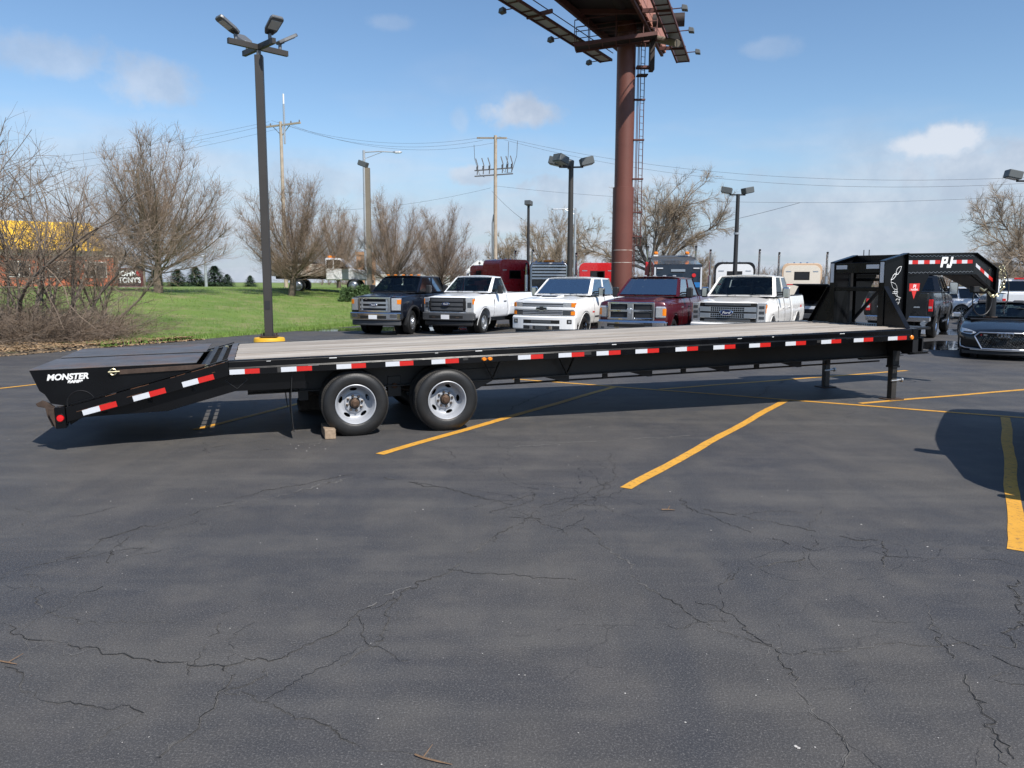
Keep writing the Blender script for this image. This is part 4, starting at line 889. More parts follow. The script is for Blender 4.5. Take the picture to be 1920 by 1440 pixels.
def side_trim(root, df, hw, xs_seams, z0, z1, handles, arches, trim='plastic_black', flare=.022, zh=1.10, hmat='plastic_black'):
    for s in (1, -1):
        for x in xs_seams:
            pts = [df(x, s*hw, z0+(z1-z0)*i/6) for i in range(7)]; MB().tube([(p[0], p[1], p[2]) for p in pts], .0065, 4).build('door_seam', 'void', root)
        for x in handles:
            p = df(x, s*hw, zh); MB().box(-.11, .11, -.022, .022, -.018, .018).build('door_handle', hmat, root, .008, loc=p)
        for cx, cz, r in arches:
            P = []
            for i in range(13):
                a = rad(-8+196*i/12); p = df(cx+r*math.cos(a), s*hw, cz+r*math.sin(a)); P.append((p[0], p[1]-s*.004, p[2]))
            MB().tube(P, flare, 6).build('wheel_arch_trim', trim, root, smooth=50)
def tow_mirror(root, x, y, z, s, cap='plastic_black', k=1.0):
    m = MB().bar((x, s*(y-.12), z+.08), (x-.02, s*(y+.12), z+.09), .05, .04).bar((x, s*(y-.12), z+.02), (x-.02, s*(y+.12), z+.03), .05, .04).build('mirror_arm', 'plastic_black', root)
    h = MB().box(-.07, .05, -.12*k, .12*k, -.16*k, .22*k).build('mirror', cap, root, .035, loc=(x-.02, s*(y+.20), z+.06))
    B(-.076, -.071, -.10*k, .10*k, -.14*k, .20*k).build('mirror_glass', 'chrome', h); return h
def pickup(name, loc, heading, label, group, P):
    root = thing(name, loc, heading, label, 'pickup truck', group); hw = P.get('hw', 1.0); pmn = P['paint']; R = P.get('R', .41); L = P['L']; fo = P.get('fo', .98); wb = P['wb']; belt = P.get('belt', 1.45); hz = P.get('hz', 1.33); cz = P.get('cowl', 1.44); sill = P.get('sill', .56); cab = P['cab']
    nc = P.get('nc', .16); lift = P.get('lift', 0)
    nose = lambda y: -nc*(abs(y)/hw)**2.6
    def df(x, y, z):
        k = abs(y)/hw; yy = y
        if z > .98: yy *= 1-.055*((z-.98)/.4)**1.5
        if z < .80: yy *= 1-.06*((.80-z)/.3)
        w = max(0, min(1, 1+x/.9)); xx = x+nose(y)*w
        zz = z
        if z > 1.16 and x > cab+.9 and x > -1.75: zz = z-.055*k**2+(.022 if .25 < k < .62 else 0)
        return (xx, yy, zz)
    ax, ar = -fo, P.get('ar', R+.115); rx = -fo-wb
    acz = R-.0
    # front clip + cab
    prof = [(-.02, sill+.04), (0, .80), (0, 1.05), (-.015, hz-.06), (-.06, hz), (-.35, hz+.03), (-.9, hz+(cz-hz)*.72), (-1.32, cz), (-1.6, belt), (cab, belt), (cab, sill)]+archpts(ax, acz, ar, sill)+[(ax+ar+.12, sill)]
    me = sbody(prof, sym(hw, .13), pmn, df, (.68, .82, .98, 1.14, 1.24)); link('body', me, root)
    ce = cab
    # bed with a real cavity
    bx0, bx1 = cab-.03, -L+.08
    if P.get('bed', True):
        prof = [(bx0, belt-.01), (bx1, belt-.01), (bx1-.01, belt-.25), (bx1, sill+.05)]+archpts(rx, acz, ar, sill+.05)+[(bx0, sill+.05)]
        cav = B(bx1+.05, bx0-.06, -hw+.17, hw-.17, .90, 2.0).mesh('c', 'plastic_black')
        me = sbody(prof, sym(hw, .09), pmn, df, (.68, .82, .98, 1.14), cut=[cav]); link('bed', me, root)
        B(bx1+.06, bx0-.07, -hw+.18, hw-.18, .897, .905).build('bed_liner', 'plastic_black', root)
        for s in (1, -1): B(bx1+.02, bx0-.02, s*(hw-.17), s*(hw-.085), belt-.008, belt+.014).build('bed_rail_cap', 'plastic_black', root, .004)
        tg = B(bx1-.016, bx1+.02, -hw+.21, hw-.21, .74, belt-.02).build('tailgate', pmn, root, .012); B(bx1-.024, bx1-.016, -.13, .13, 1.13, 1.21).build('tailgate_handle', P.get('trim', 'plastic_black'), tg, .006)
        for s in (1, -1):
            t = B(bx1-.014, bx1+.16, s*(hw-.19), s*(hw-.045), .86, 1.25).build('tail_light', 'red_lens', root, .02); B(bx1-.018, bx1-.012, s*(hw-.17), s*(hw-.075), .96, 1.03).build('reverse_lens', 'lamp_glass', t)
        B(bx1-.17, bx1+.02, -hw+.08, hw-.08, .56, .72).build('rear_bumper', P.get('bump', 'chrome'), root, .03); B(bx1-.174, bx1-.169, -.16, .16, .60, .69).build('number_plate', 'plate_white', root)
    # underside
    B(-L+.3, -.4, -.42, .42, .38, .60).build('chassis', 'void', root); MB().tube([(rx, -.75, R), (rx, .75, R)], .07, 8).build('axle', 'void', root)
    B(cab+.1, -fo-ar-.05, -hw*.86, -hw*.78, sill-.10, sill+.02).build('running_board', 'plastic_black', root); B(cab+.1, -fo-ar-.05, hw*.78, hw*.86, sill-.10, sill+.02).build('running_board', 'plastic_black', root)
    for x in (ax, rx):
        for s in (1, -1):
            st = P.get('style', 'six'); add_wheel(root, x, s*(hw-.035), R, .27, P.get('rr', .24), st if x == ax or st != 'dually' else 'steel', P.get('rim', 'satin'), P.get('steer', 0) if x == ax else 0, s)
            wl = MB().lathe([(.001, 0), (ar-.02, 0), (ar-.02, .02), (.001, .02)], 20, (x, s*.50, acz+.02)).build('wheel_well', 'void', root)
    # cabin
    xb = P.get('xb', -2.15); G = dict(xa=-1.38, xb=xb, xc=cab+.20, xd=cab+.02, belt=belt-.005, roof=P['H'], yb=hw*.93, yr=hw*.755, split=P.get('split', (0, .5, 1)), seatx=P.get('seatx', (xb-.35,)))
    G.update(P.get('G', {})); greenhouse(root, G, pmn, P.get('gl', 'glass'), P.get('gl2', 'glass_tint'))
    for s in (1, -1): tow_mirror(root, -1.92, hw*.93, belt+.02, s, P.get('mcap', 'plastic_black'), P.get('mk', .8))
    side_trim(root, df, hw, P['seams'], sill+.04, belt-.02, P['handles'], [(ax, acz, ar), (rx, acz, ar)] if P.get('bed', True) else [(ax, acz, ar)], P.get('flmat', pmn), P.get('flare', .012), 1.13, P.get('hmat', 'plastic_black'))
    B(-1.55, -1.20, -.8, .8, cz-.012, cz+.012).build('cowl_vent', 'plastic_black', root)
    for s in (-.1, .55): MB().bar((-1.36, s, cz+.03), (-1.62, s-.5, cz+.07), .018, .012).build('wiper', 'plastic_black', root)
    for y in P.get('markers', ()): B(xb+.0, xb-.10, y-.045, y+.045, P['H']-.012, P['H']+.03).build('roof_marker', P.get('mkmat', 'amber'), root, .01)
    F = Front(root, nose, hw); F.zk = 1.15; P['front'](root, F, df)
    return root
# ---- the five noses
def front_a(root, F, df):      # big chrome frame, two bars
    F.blk('grille', 'void', -.55, .55, .80, 1.22, .005, .05)
    for z in (.80, 1.19): F.blk('grille_frame', 'chrome', -.60, .60, z-.015, z+.045, .05, .08)
    F.blk('grille_frame', 'chrome', .53, .61, .79, 1.23, .05, .08, both=True)
    for z in (.93, 1.055): F.blk('grille_bar', 'chrome_soft', -.54, .54, z-.03, z+.035, .035, .04)
    F.blk('grille_bar', 'chrome_soft', .44, .51, .82, 1.19, .025, .03, both=True)
    F.oval(1.0, .065, .145, .058, text='Ford')
    F.blk('headlight', 'lamp_glass', .635, .935, .84, 1.20, .02, .12, both=True); F.blk('turn_signal', 'amber', .82, .942, 1.02, 1.16, .025, .12, both=True)
    F.blk('front_bumper', 'chrome', -.98, .98, .52, .775, .12, .22, .03); F.blk('bumper_intake', 'void', -.50, .50, .565, .675, .124, .03); F.blk('number_plate', 'plate_white', -.16, .16, .555, .69, .132, .01, .002)
    F.blk('fog_lamp', 'plastic_grey', .62, .86, .60, .72, .124, .03, both=True); F.blk('air_dam', 'plastic_grey', -.93, .93, .33, .515, .05, .12, .03)
    for s in (1, -1):
        p = df(-1.62, s*1.0, .98); MB().bar((p[0], p[1], p[2]-.05), (p[0]+.02, p[1], p[2]+.05), .05, .01, (0, 1, 0)).build('fender_badge', 'chrome_soft', root)
def front_b(root, F, df):      # black work-truck grille
    F.blk('grille', 'plastic_black', -.70, .70, .80, 1.22, .012, .06)
    for z in (.86, .99, 1.12): F.blk('grille_bar', 'plastic_grey', -.62, .62, z-.025, z+.06, .035, .03)
    F.blk('grille_bar', 'void', .62, .72, .88, 1.12, .04, .03, both=True)
    F.oval(1.03, .065, .155, .066, text='Ford')
    F.blk('headlight', 'lamp_glass', .70, .965, .78, 1.22, .015, .14, both=True); F.blk('headlight_bezel', 'lamp_dark', .76, .90, .92, 1.08, .022, .1, both=True); F.blk('turn_signal', 'amber', .925, .972, 1.02, 1.18, .02, .14, both=True)
    F.blk('front_bumper', 'plastic_grey', -.99, .99, .50, .775, .12, .24, .03); F.blk('bumper_intake', 'void', -.66, .66, .575, .68, .124, .03); F.blk('number_plate', 'plate_white', -.16, .16, .55, .70, .132, .01, .002); F.blk('tow_hook', 'rust_dark', .40, .52, .59, .63, .13, .05, both=True)
    F.blk('air_dam', 'plastic_black', -.93, .93, .31, .50, .05, .14, .04)
    for s in (1, -1):
        p = df(-1.75, s*1.0, 1.1); B(p[0]-.02, p[0]+.02, p[1]-.004, p[1]+.004, .92, 1.2).build('fender_vent', 'plastic_black', root)
def front_c(root, F, df):      # body-colour bar, stacked lamps, hood scoop
    F.blk('upper_grille', 'gunmetal', -.66, .66, 1.08, 1.16, .02, .05); F.blk('grille_bar', 'chrome_soft', -.66, .66, 1.10, 1.112, .028, .02)
    F.blk('headlight', 'lamp_glass', .64, .965, 1.06, 1.18, .02, .14, both=True); F.blk('turn_signal', 'amber', .87, .972, 1.06, 1.17, .026, .14, both=True)
    F.blk('nose_bar', 'p_white2', -.95, .95, .985, 1.055, .035, .1, .015)
    F.blk('lower_grille', 'plastic_black', -.66, .66, .85, .975, .02, .05)
    for z in (.875, .915, .955): F.blk('grille_bar', 'chrome_soft', -.64, .64, z-.009, z+.009, .03, .02)
    F.blk('headlight', 'lamp_dark', .64, .965, .85, .975, .02, .14, both=True); F.blk('turn_signal', 'amber', .86, .972, .86, .96, .026, .14, both=True)
    bt = MB().prism([(-.17, -.03), (-.055, -.03), (-.055, -.055), (.055, -.055), (.055, -.03), (.17, -.03), (.15, .03), (.055, .03), (.055, .055), (-.055, .055), (-.055, .03), (-.15, .03)], 'x', .0, .02)
    bt.build('badge', 'plastic_black', root, .004, loc=(.045, 0, 1.055)); bt2 = MB().prism([(-.185, -.04), (-.065, -.04), (-.065, -.066), (.065, -.066), (.065, -.04), (.185, -.04), (.162, .04), (.065, .04), (.065, .066), (-.065, .066), (-.065, .04), (-.162, .04)], 'x', 0, .012).build('badge_rim', 'chrome', root, .003, loc=(.04, 0, 1.055))
    F.blk('front_bumper', 'p_white2', -1.0, 1.0, .44, .83, .10, .22, .035); F.blk('bumper_intake', 'void', -.58, .58, .62, .735, .104, .03); F.blk('intake_mesh', 'gunmetal', -.32, .32, .64, .72, .106, .02); F.blk('fog_lamp', 'void', .78, .92, .62, .75, .105, .03, both=True); F.blk('fog_lens', 'lamp_glass', .82, .89, .65, .72, .108, .02, both=True)
    F.blk('lower_intake', 'plastic_black', -.58, .58, .46, .57, .104, .03); F.blk('number_plate', 'lamp_dark', -.18, .18, .45, .56, .115, .01, .002); F.blk('tow_hook', 'chrome', .26, .36, .46, .56, .125, .05, both=True); F.blk('air_dam', 'plastic_black', -.9, .9, .33, .44, .05, .12)
    z = 1.335
    MB().prism([(-.95, 1.37), (-.45, 1.345), (-.45, 1.38), (-.62, 1.42), (-.95, 1.445)], 'y', -.30, .30).build('hood_scoop', 'p_white2', root, .012); MB().prism([(-.61, 1.424), (-.46, 1.386), (-.46, 1.37), (-.61, 1.405)], 'y', -.24, .24).build('scoop_vent', 'plastic_black', root)
    for s in (1, -1):
        p = df(-1.62, s*1.0, .93); B(p[0]-.08, p[0]+.08, p[1]-.004, p[1]+.004, p[2]-.02, p[2]+.025).build('fender_badge', 'decal_red', root); q = df(-2.6, s*1.0, .80); B(-3.6, -1.75, q[1]-.008, q[1]+.008, .78, .815).build('side_moulding', 'plastic_grey', root)
def front_d(root, F, df):      # chrome crosshair
    F.blk('grille', 'void', -.60, .60, .80, 1.20, .005, .05)
    for z in (.79, 1.17): F.blk('grille_frame', 'chrome', -.66, .66, z, z+.055, .055, .09, .015)
    F.blk('grille_frame', 'chrome', .59, .67, .79, 1.22, .05, .09, .015, both=True); F.blk('grille_bar', 'chrome', -.62, .62, .985, 1.035, .05, .06); F.blk('grille_post', 'chrome', -.095, .095, .80, 1.21, .06, .07, .02)
    for k in (-1, 1): F.blk('grille_mesh', 'plastic_black', k*.12, k*.57, .85, .98, .02, .03); F.blk('grille_mesh', 'plastic_black', k*.12, k*.57, 1.04, 1.16, .02, .03)
    hd = MB().prism([(-.035, -.07), (.035, -.07), (.055, .0), (.085, .03), (.075, .075), (.045, .06), (.03, .085), (-.03, .085), (-.045, .06), (-.075, .075), (-.085, .03), (-.055, .0)], 'x', 0, .03).build('badge', 'chrome_soft', root, .008, loc=(.06, 0, 1.04))
    F.blk('headlight', 'lamp_glass', .68, .955, .84, 1.12, .025, .15, .03, both=True); F.blk('turn_signal', 'amber', .85, .962, .88, 1.09, .028, .15, .03, both=True)
    F.blk('front_bumper', 'chrome', -1.0, 1.0, .42, .78, .13, .24, .05); F.blk('bumper_intake', 'void', -.66, .66, .585, .70, .134, .03, .03); F.blk('number_plate', 'plate_white', -.16, .16, .43, .54, .142, .01, .002); F.blk('tow_hook', 'plastic_grey', .44, .60, .60, .64, .14, .03, both=True); F.blk('fog_lamp', 'plastic_grey', .74, .86, .50, .60, .135, .03, both=True); F.blk('air_dam', 'plastic_black', -.9, .9, .32, .42, .05, .12)
    for s in (1, -1):
        p = df(-1.75, s*1.0, 1.12); B(p[0]-.10, p[0]+.10, p[1]-.004, p[1]+.004, p[2]-.025, p[2]+.025).build('fender_badge', 'chrome_soft', root)
def front_e(root, F, df):      # satin chrome mesh grille
    F.blk('grille', 'void', -.74, .74, .80, 1.23, .01, .06)
    for z in (.81, 1.17): F.blk('grille_bar', 'gunmetal', -.60, .60, z, z+.05, .045, .03)
    for z0, z1 in ((.885, .995), (1.03, 1.14)):
        F.blk('grille_band', 'satin', .44, .74, z0, z1, .045, .04, both=True)
        for z in (z0, z1-.012, (z0+z1)/2-.006): F.blk('grille_mesh', 'satin', -.45, .45, z, z+.012, .035, .02, 0)
        for i in range(17): F.blk('grille_mesh', 'satin', -.44+.055*i-.006, -.44+.055*i+.006, z0, z1, .033, .02, 0)
    F.oval(1.01, .075, .185, .082, text='Ford')
    F.blk('headlight', 'lamp_glass', .755, .965, .80, 1.23, .015, .14, both=True)
    for z in (.86, .98, 1.10): F.blk('headlight_bezel', 'lamp_dark', .80, .93, z, z+.07, .022, .1, both=True)
    F.blk('turn_signal', 'amber', .94, .975, 1.0, 1.20, .012, .14, both=True); F.blk('front_bumper', 'p_pearl', -1.0, 1.0, .46, .775, .12, .24, .04); F.blk('bumper_intake', 'void', -.62, .62, .56, .68, .124, .03); F.blk('air_dam', 'plastic_black', -.9, .9, .32, .46, .05, .12)
    for s in (1, -1):
        p = df(-1.75, s*1.0, 1.08); B(p[0]-.022, p[0]+.022, p[1]-.004, p[1]+.004, .90, 1.18).build('fender_vent', 'gunmetal', root); q = df(-1.75, s*1, .78); B(q[0]-.07, q[0]+.05, q[1]-.004, q[1]+.004, .77, .79).build('side_badge', 'gunmetal', root)
        q = df(-5.55, s*1, 1.1); B(-5.70, -5.50, q[1]-.004, q[1]+.003, 1.06, 1.14).build('bed_badge', 'decal_red', root)
def head(deg): return math.atan2(-math.cos(rad(deg)), -math.sin(rad(deg)))   # nose-to-tail direction deg right of +Y
GR = 'pickups parked nose-out behind the trailer'
def G0(px, Y): p = at(px, 640, Y); return (p.x, Y, 0)
CREW = dict(split=(.0, .47, .93), seams=(-1.72, -2.72, -3.72), handles=(-2.52, -3.50), cab=-3.95, L=6.35, wb=4.05, H=2.03, seatx=(-2.55, -3.4))
pickup('pickup_truck', G0(703, 26.4), head(19), 'dark blue-black pickup with chrome grille and amber roof lights', GR, dict(CREW, paint='p_blueblack', front=front_a, style='dually', rim='chrome_soft', R=.42, ar=.56, flmat='plastic_black', flare=.05, markers=(-.62, -.32, 0, .32, .62), steer=.12, H=2.05, bump='chrome'))
pickup('pickup_truck', G0(838, 26.6), head(24), 'white regular cab pickup with black grille and bumper', GR, dict(paint='p_white', front=front_b, style='steel', rim='satin', R=.41, split=(0, .94), seams=(-1.74, -2.86), handles=(-2.66,), cab=-3.02, L=5.90, wb=3.62, H=2.06, seatx=(-2.55,), gl='glass', gl2='glass', steer=.05, G=dict(grear='glass')))
pickup('pickup_truck', G0(1016, 22.6), head(26), 'white crew cab pickup with hood scoop and white bumper', GR, dict(CREW, paint='p_white2', front=front_c, style='five', rim='chrome', R=.41, cowl=1.42, belt=1.43, H=2.0, mcap='chrome', gl2='glass_tint'))
pickup('pickup_truck', G0(1181, 21.4), head(27), 'maroon crew cab pickup with chrome crosshair grille', GR, dict(CREW, paint='p_maroon', front=front_d, style='five', rim='chrome', R=.41, cowl=1.42, belt=1.43, H=2.01, markers=(-.6, -.3, 0, .3, .6), mkmat='lamp_glass'))
pickup('pickup_truck', G0(1361, 20.4), head(29), 'pearl white crew cab pickup with satin mesh grille', GR, dict(CREW, paint='p_pearl', front=front_e, style='six', rim='chrome', R=.42, H=2.06, mcap='chrome', hmat='p_pearl'))
# ------------------------------------------------------------------ other cars
def car(name, loc, heading, label, cat, P):
    root = thing(name, loc, heading, label, cat); hw, L, pmn = P['hw'], P['L'], P['paint']; R = P['R']; fo, wb = P['fo'], P['wb']; zl = P.get('zl', .22); ar = R+.055; belt = P['belt']; nc = P.get('nc', .3)
    nose = lambda y: -nc*(abs(y)/hw)**2.4
    def df(x, y, z):
        k = abs(y)/hw; yy = y
        if z > belt*.78: yy *= 1-.08*((z-belt*.78)/(belt*.25))**1.4
        if z < .45: yy *= 1-.07*(.45-z)/.25
        w = max(0, min(1, 1+x/1.0)); wr = max(0, min(1, 1-(x+L)/1.0)); xx = x+nose(y)*w+P.get('tc', .18)*k**2.4*wr
        return (xx, yy, z-(P.get('crown', .07)*k**2 if (z > P['hz']-.05 and x > P['G']['xa']-.3) else 0))
    ax, rx = -fo, -fo-wb
    prof = P['top']+[(-L+.06, zl+.05)]+archpts(rx, R, ar, zl)+archpts(ax, R, ar, zl)+[(-.06, zl)]
    link('body', sbody(prof, sym(hw, .08), pmn, df, P.get('zc', (.42, .6, .75, .88))), root)
    B(-L+.4, -.4, -hw*.7, hw*.7, zl-.02, zl+.1).build('underbody', 'void', root)
    for x in (ax, rx):
        for s in (1, -1):
            add_wheel(root, x, s*(hw-.03), R, .25, P['rr'], P['style'], P['rim'], 0, s); MB().lathe([(.001, 0), (ar-.01, 0), (ar-.01, .02), (.001, .02)], 20, (x, s*(hw-.42), R)).build('wheel_well', 'void', root)
    greenhouse(root, P['G'], pmn, P.get('gl', 'glass'), P.get('gl2', 'glass_tint'))
    side_trim(root, df, hw, P['seams'], zl+.1, belt-.03, P['handles'], [(ax, R, ar), (rx, R, ar)], pmn, .008, belt-.13, P.get('hmat', pmn))
    for s in (1, -1):
        x = P['G']['xa']-.42; B(-.09, .07, -.10, .10, -.07, .07).build('mirror', P.get('mcap', pmn), root, .03, loc=(x, s*(hw+.08), belt+.06)); MB().bar((x, s*(hw*.88), belt+.0), (x, s*(hw+.02), belt+.04), .06, .03).build('mirror_arm', 'plastic_black', root)
    P['detail'](root, Front(root, nose, hw), df); return root
def ring_mesh(r, t, n=24): return [(0, r*math.cos(2*PI*i/n), r*math.sin(2*PI*i/n)) for i in range(n+1)]
def coupe_front(root, F, df):
    # single-frame hexagonal grille with silver surround
    hexp = [(-.62, .56), (-.52, .66), (.52, .66), (.62, .56), (.46, .27), (-.46, .27)]
    def P3(y, z, d): return (F.nose(y)+d-.02, y, z)
    V = []; n = len(hexp); dense = []
    for i in range(n):
        a, b = hexp[i], hexp[(i+1) % n]
        for k in range(6): dense.append((a[0]+(b[0]-a[0])*k/6, a[1]+(b[1]-a[1])*k/6))
    MB().tube([P3(y, z, .045) for y, z in dense+dense[:1]], .017, 6, False).build('grille_surround', 'chrome_soft', root)
    m = MB(); m.add([P3(y, z, .03) for y, z in dense]+[(F.nose(0)+.01, 0, .47)], [(i, (i+1) % len(dense), len(dense)) for i in range(len(dense))]); m.build('grille', 'plastic_black', root)
    gm_ = MB()
    for r in range(8):
        z = .30+.045*r; half = min(.44+(z-.27)*.5, .60)
        for k in range(int(half*2/.09)):
            y = -half+.045+.09*k+(.045 if r % 2 else 0)
            if abs(y) < half-.02: gm_.lathe([(.022, 0), (.030, .01), (.030, 0)], 6, P3(y, z, .032), 'x', closed=True)
    gm_.build('grille_mesh', 'gunmetal', root)
    for k in range(4): MB().tube([(F.nose(0)+.075, -.105+.07*k+.052*math.cos(a), .60+.052*math.sin(a)) for a in [2*PI*i/20 for i in range(21)]], .013, 6, False).build('badge_ring', 'chrome', root)
    link('badge_lettering', text_mesh('RS5', .05, 'chrome_soft', 0, .001, .001), root, (F.nose(.4)+.03, -.40, .60), (PI/2, 0, PI/2)); B(F.nose(.5)+.0, F.nose(.5)+.03, -.50, -.47, .58, .62).build('badge_mark', 'decal_red', root)
    for s in (1, -1):
        MB().loft([[(F.nose(y)+.01-(z-.6)*.6, s*y, z) for y, z in q]+[(F.nose(y)-.10-(z-.6)*.6, s*y, z) for y, z in q[::-1]] for q in ([(.60, .635), (.60, .66)], [(.70, .60), (.70, .70)], [(.80, .61), (.80, .73)], [(.90, .64), (.90, .745)])]).build('headlight', 'lamp_glass', root, .004, smooth=30)
        F.blk('headlight_trim', 'lamp_dark', s*.66, s*.86, .645, .675, .005, .1)
        F.blk('side_intake', 'void', s*.64, s*.88, .30, .48, -.03, .06); MB().tube([(F.nose(y)+.015, s*y, z) for y, z in ((.91, .50), (.915, .40), (.90, .31), (.80, .275), (.62, .265), (.46, .25))], .014, 6).build('intake_blade', 'chrome_soft', root, smooth=50)
        MB().tube([df(-.75, s*.30, .79), df(-1.2, s*.42, .89)], .006, 4).build('hood_crease', 'p_black', root)
    F.blk('front_lip', 'chrome_soft', -.70, .70, .225, .26, .03, .10, .01); F.blk('lower_splitter', 'plastic_black', -.86, .86, .13, .215, .0, .16, .01)
    B(-1.42, -1.20, -.7, .7, .925, .945).build('cowl_vent', 'plastic_black', root)
car('coupe', G0(1884, 18.3), head(29), 'black sports coupe with silver hexagonal grille at the right edge', 'car', dict(hw=.93, L=4.72, paint='p_black2', R=.335, rr=.25, fo=.88, wb=2.77, belt=.95, hz=.74, style='ten', rim='gunmetal', nc=.34, mcap='chrome_soft',
    top=[(0, .36), (.0, .55), (-.05, .66), (-.16, .735), (-.7, .86), (-1.25, .945), (-1.5, .955), (-3.9, .99), (-4.45, 1.0), (-4.68, .93), (-4.72, .62)], G=dict(xa=-1.42, xb=-2.18, xc=-3.25, xd=-4.2, belt=.945, roof=1.365, yb=.84, yr=.56, split=(0, .42, .82), seatx=(-2.55,)), seams=(-1.55, -2.85), handles=(-2.65,), detail=coupe_front, gl='glass', gl2='glass'))
def suv_rear(lamp_z, wide=False):
    def f(root, F, df):
        L = f.L
        for s in (1, -1):
            x = df(-L, s*F.hw*.8, lamp_z)[0]; B(x-.03, x+.22, s*(F.hw*.55), s*(F.hw*.955), lamp_z-.07, lamp_z+.09).build('tail_light', 'red_lens', root, .02)
            F.blk('headlight', 'lamp_glass', s*.60, s*.90, lamp_z-.22, lamp_z-.05, .01, .1)
        F.blk('grille', 'plastic_black', -.55, .55, .50, .72, .01, .05); x = df(-L, 0, .5)[0]
        if wide: B(x-.02, x+.02, -F.hw*.6, F.hw*.6, lamp_z-.02, lamp_z+.03).build('tail_light_strip', 'red_lens', root, .006)
        B(x-.04, x+.1, -F.hw*.8, F.hw*.8, .42, .62).build('rear_bumper', 'plastic_grey', root, .02); B(x-.012, x-.002, -.26, .26, .80, .92).build('number_plate', 'plate_white', root)
        G = f.G; B(G['xd']-.10, G['xc']+.1, -G['yr']*.95, G['yr']*.95, G['roof']-.045, G['roof']-.015).build('roof_spoiler', f.paint, root, .01)
        for s in (1, -1): MB().tube([(G['xb']-.3, s*G['yr']*.93, G['roof']+.02), (G['xc']+.3, s*G['yr']*.93, G['roof']+.02)], .016, 6).build('roof_rail', 'plastic_black', root)
    return f
def suv(name, tail, hd, label, pmn, lamp=1.0, roof=1.74, wide=False, style='ten', hw=.97, L=4.85, openg=False, rim='gunmetal'):
    h = Vector((math.sin(rad(hd)), math.cos(rad(hd)), 0)); loc = Vector(tail)+h*L
    G = dict(xa=-1.30, xb=-2.05, xc=-4.30, xd=-4.74, belt=1.06, roof=roof, yb=hw*.9, yr=hw*.70, split=(0, .34, .68, .97), rmar=(.08, .08, .10, .12)); f = suv_rear(lamp, wide); f.L = L; f.G = G; f.paint = pmn
    r = car(name, loc, math.atan2(h.y, h.x), label, 'SUV', dict(hw=hw, L=L, paint=pmn, R=.37, rr=.26, fo=.92, wb=2.9, belt=1.06, hz=.95, style=style, rim=rim, nc=.2, tc=.14, zl=.30, zc=(.5, .7, .85, .98), top=[(0, .5), (0, .75), (-.05, .93), (-.2, .99), (-.9, 1.05), (-1.35, 1.07), (-4.7, 1.08), (-L+.02, 1.0), (-L, .6)], G=G, seams=(-1.5, -2.5, -3.4), handles=(-2.3, -3.2), detail=f, gl='glass_tint'))
    if openg: MB().bar((-4.30, 0, roof-.05), (-5.25, 0, roof+.02), hw*1.4, .05).build('open_liftgate', pmn, r, .015)
    return r
suv('dark_suv', G0(1518, 31), 34, 'dark sport utility vehicle with red tail light behind the pearl white pickup', 'p_black2', 1.05, 1.76, openg=True)
suv('white_suv', G0(1836, 41), -66, 'white sport utility vehicle with dark wheels beyond the lifted pickup', 'p_silverwhite', .98, 1.68, True, 'ten')
def plain_front(root, F, df): front_a(root, F, df)
def away(px, Y, hd, L):
    p = Vector(G0(px, Y)); h = Vector((math.sin(rad(hd)), math.cos(rad(hd)), 0)); return p+h*L, math.atan2(h.y, h.x)
l_, a_ = away(1680, 25.6, 34, 6.7)
tp = pickup('pickup_truck', l_, a_, 'lifted black pickup seen from behind past the gooseneck', None, dict(CREW, paint='p_black', front=plain_front, style='eight', rim='chrome', R=.47, ar=.57, sill=.66, fo=1.0, flmat='plastic_black', flare=.04, mcap='plastic_black', mk=1.15, hmat='chrome', gl2='glass_tint')); tp.scale = (1.06,)*3
for s in (1, -1): MB().tube([(-5.9, -.72, .52), (-6.45, -.72, .50)], .075, 12).build('exhaust_tip', 'chrome_soft', tp) if s > 0 else None
MB().tube([(-2.1, -.97, .48), (-3.7, -.97, .48)], .045, 8).build('side_step', 'chrome', tp); B(-6.36, -6.33, -.60, .60, .98, 1.02).build('tailgate_trim', 'chrome_soft', tp)
l_, a_ = away(1925, 31, 24, 6.35)
wp = pickup('pickup_truck', l_, a_, 'white pickup seen from behind above the black coupe', None, dict(CREW, paint='p_white', front=front_a, style='six', rim='satin', H=2.08)); B(-3.80, -3.72, -.22, .22, 2.03, 2.09).build('brake_lamp', 'red_lens', wp, .01)
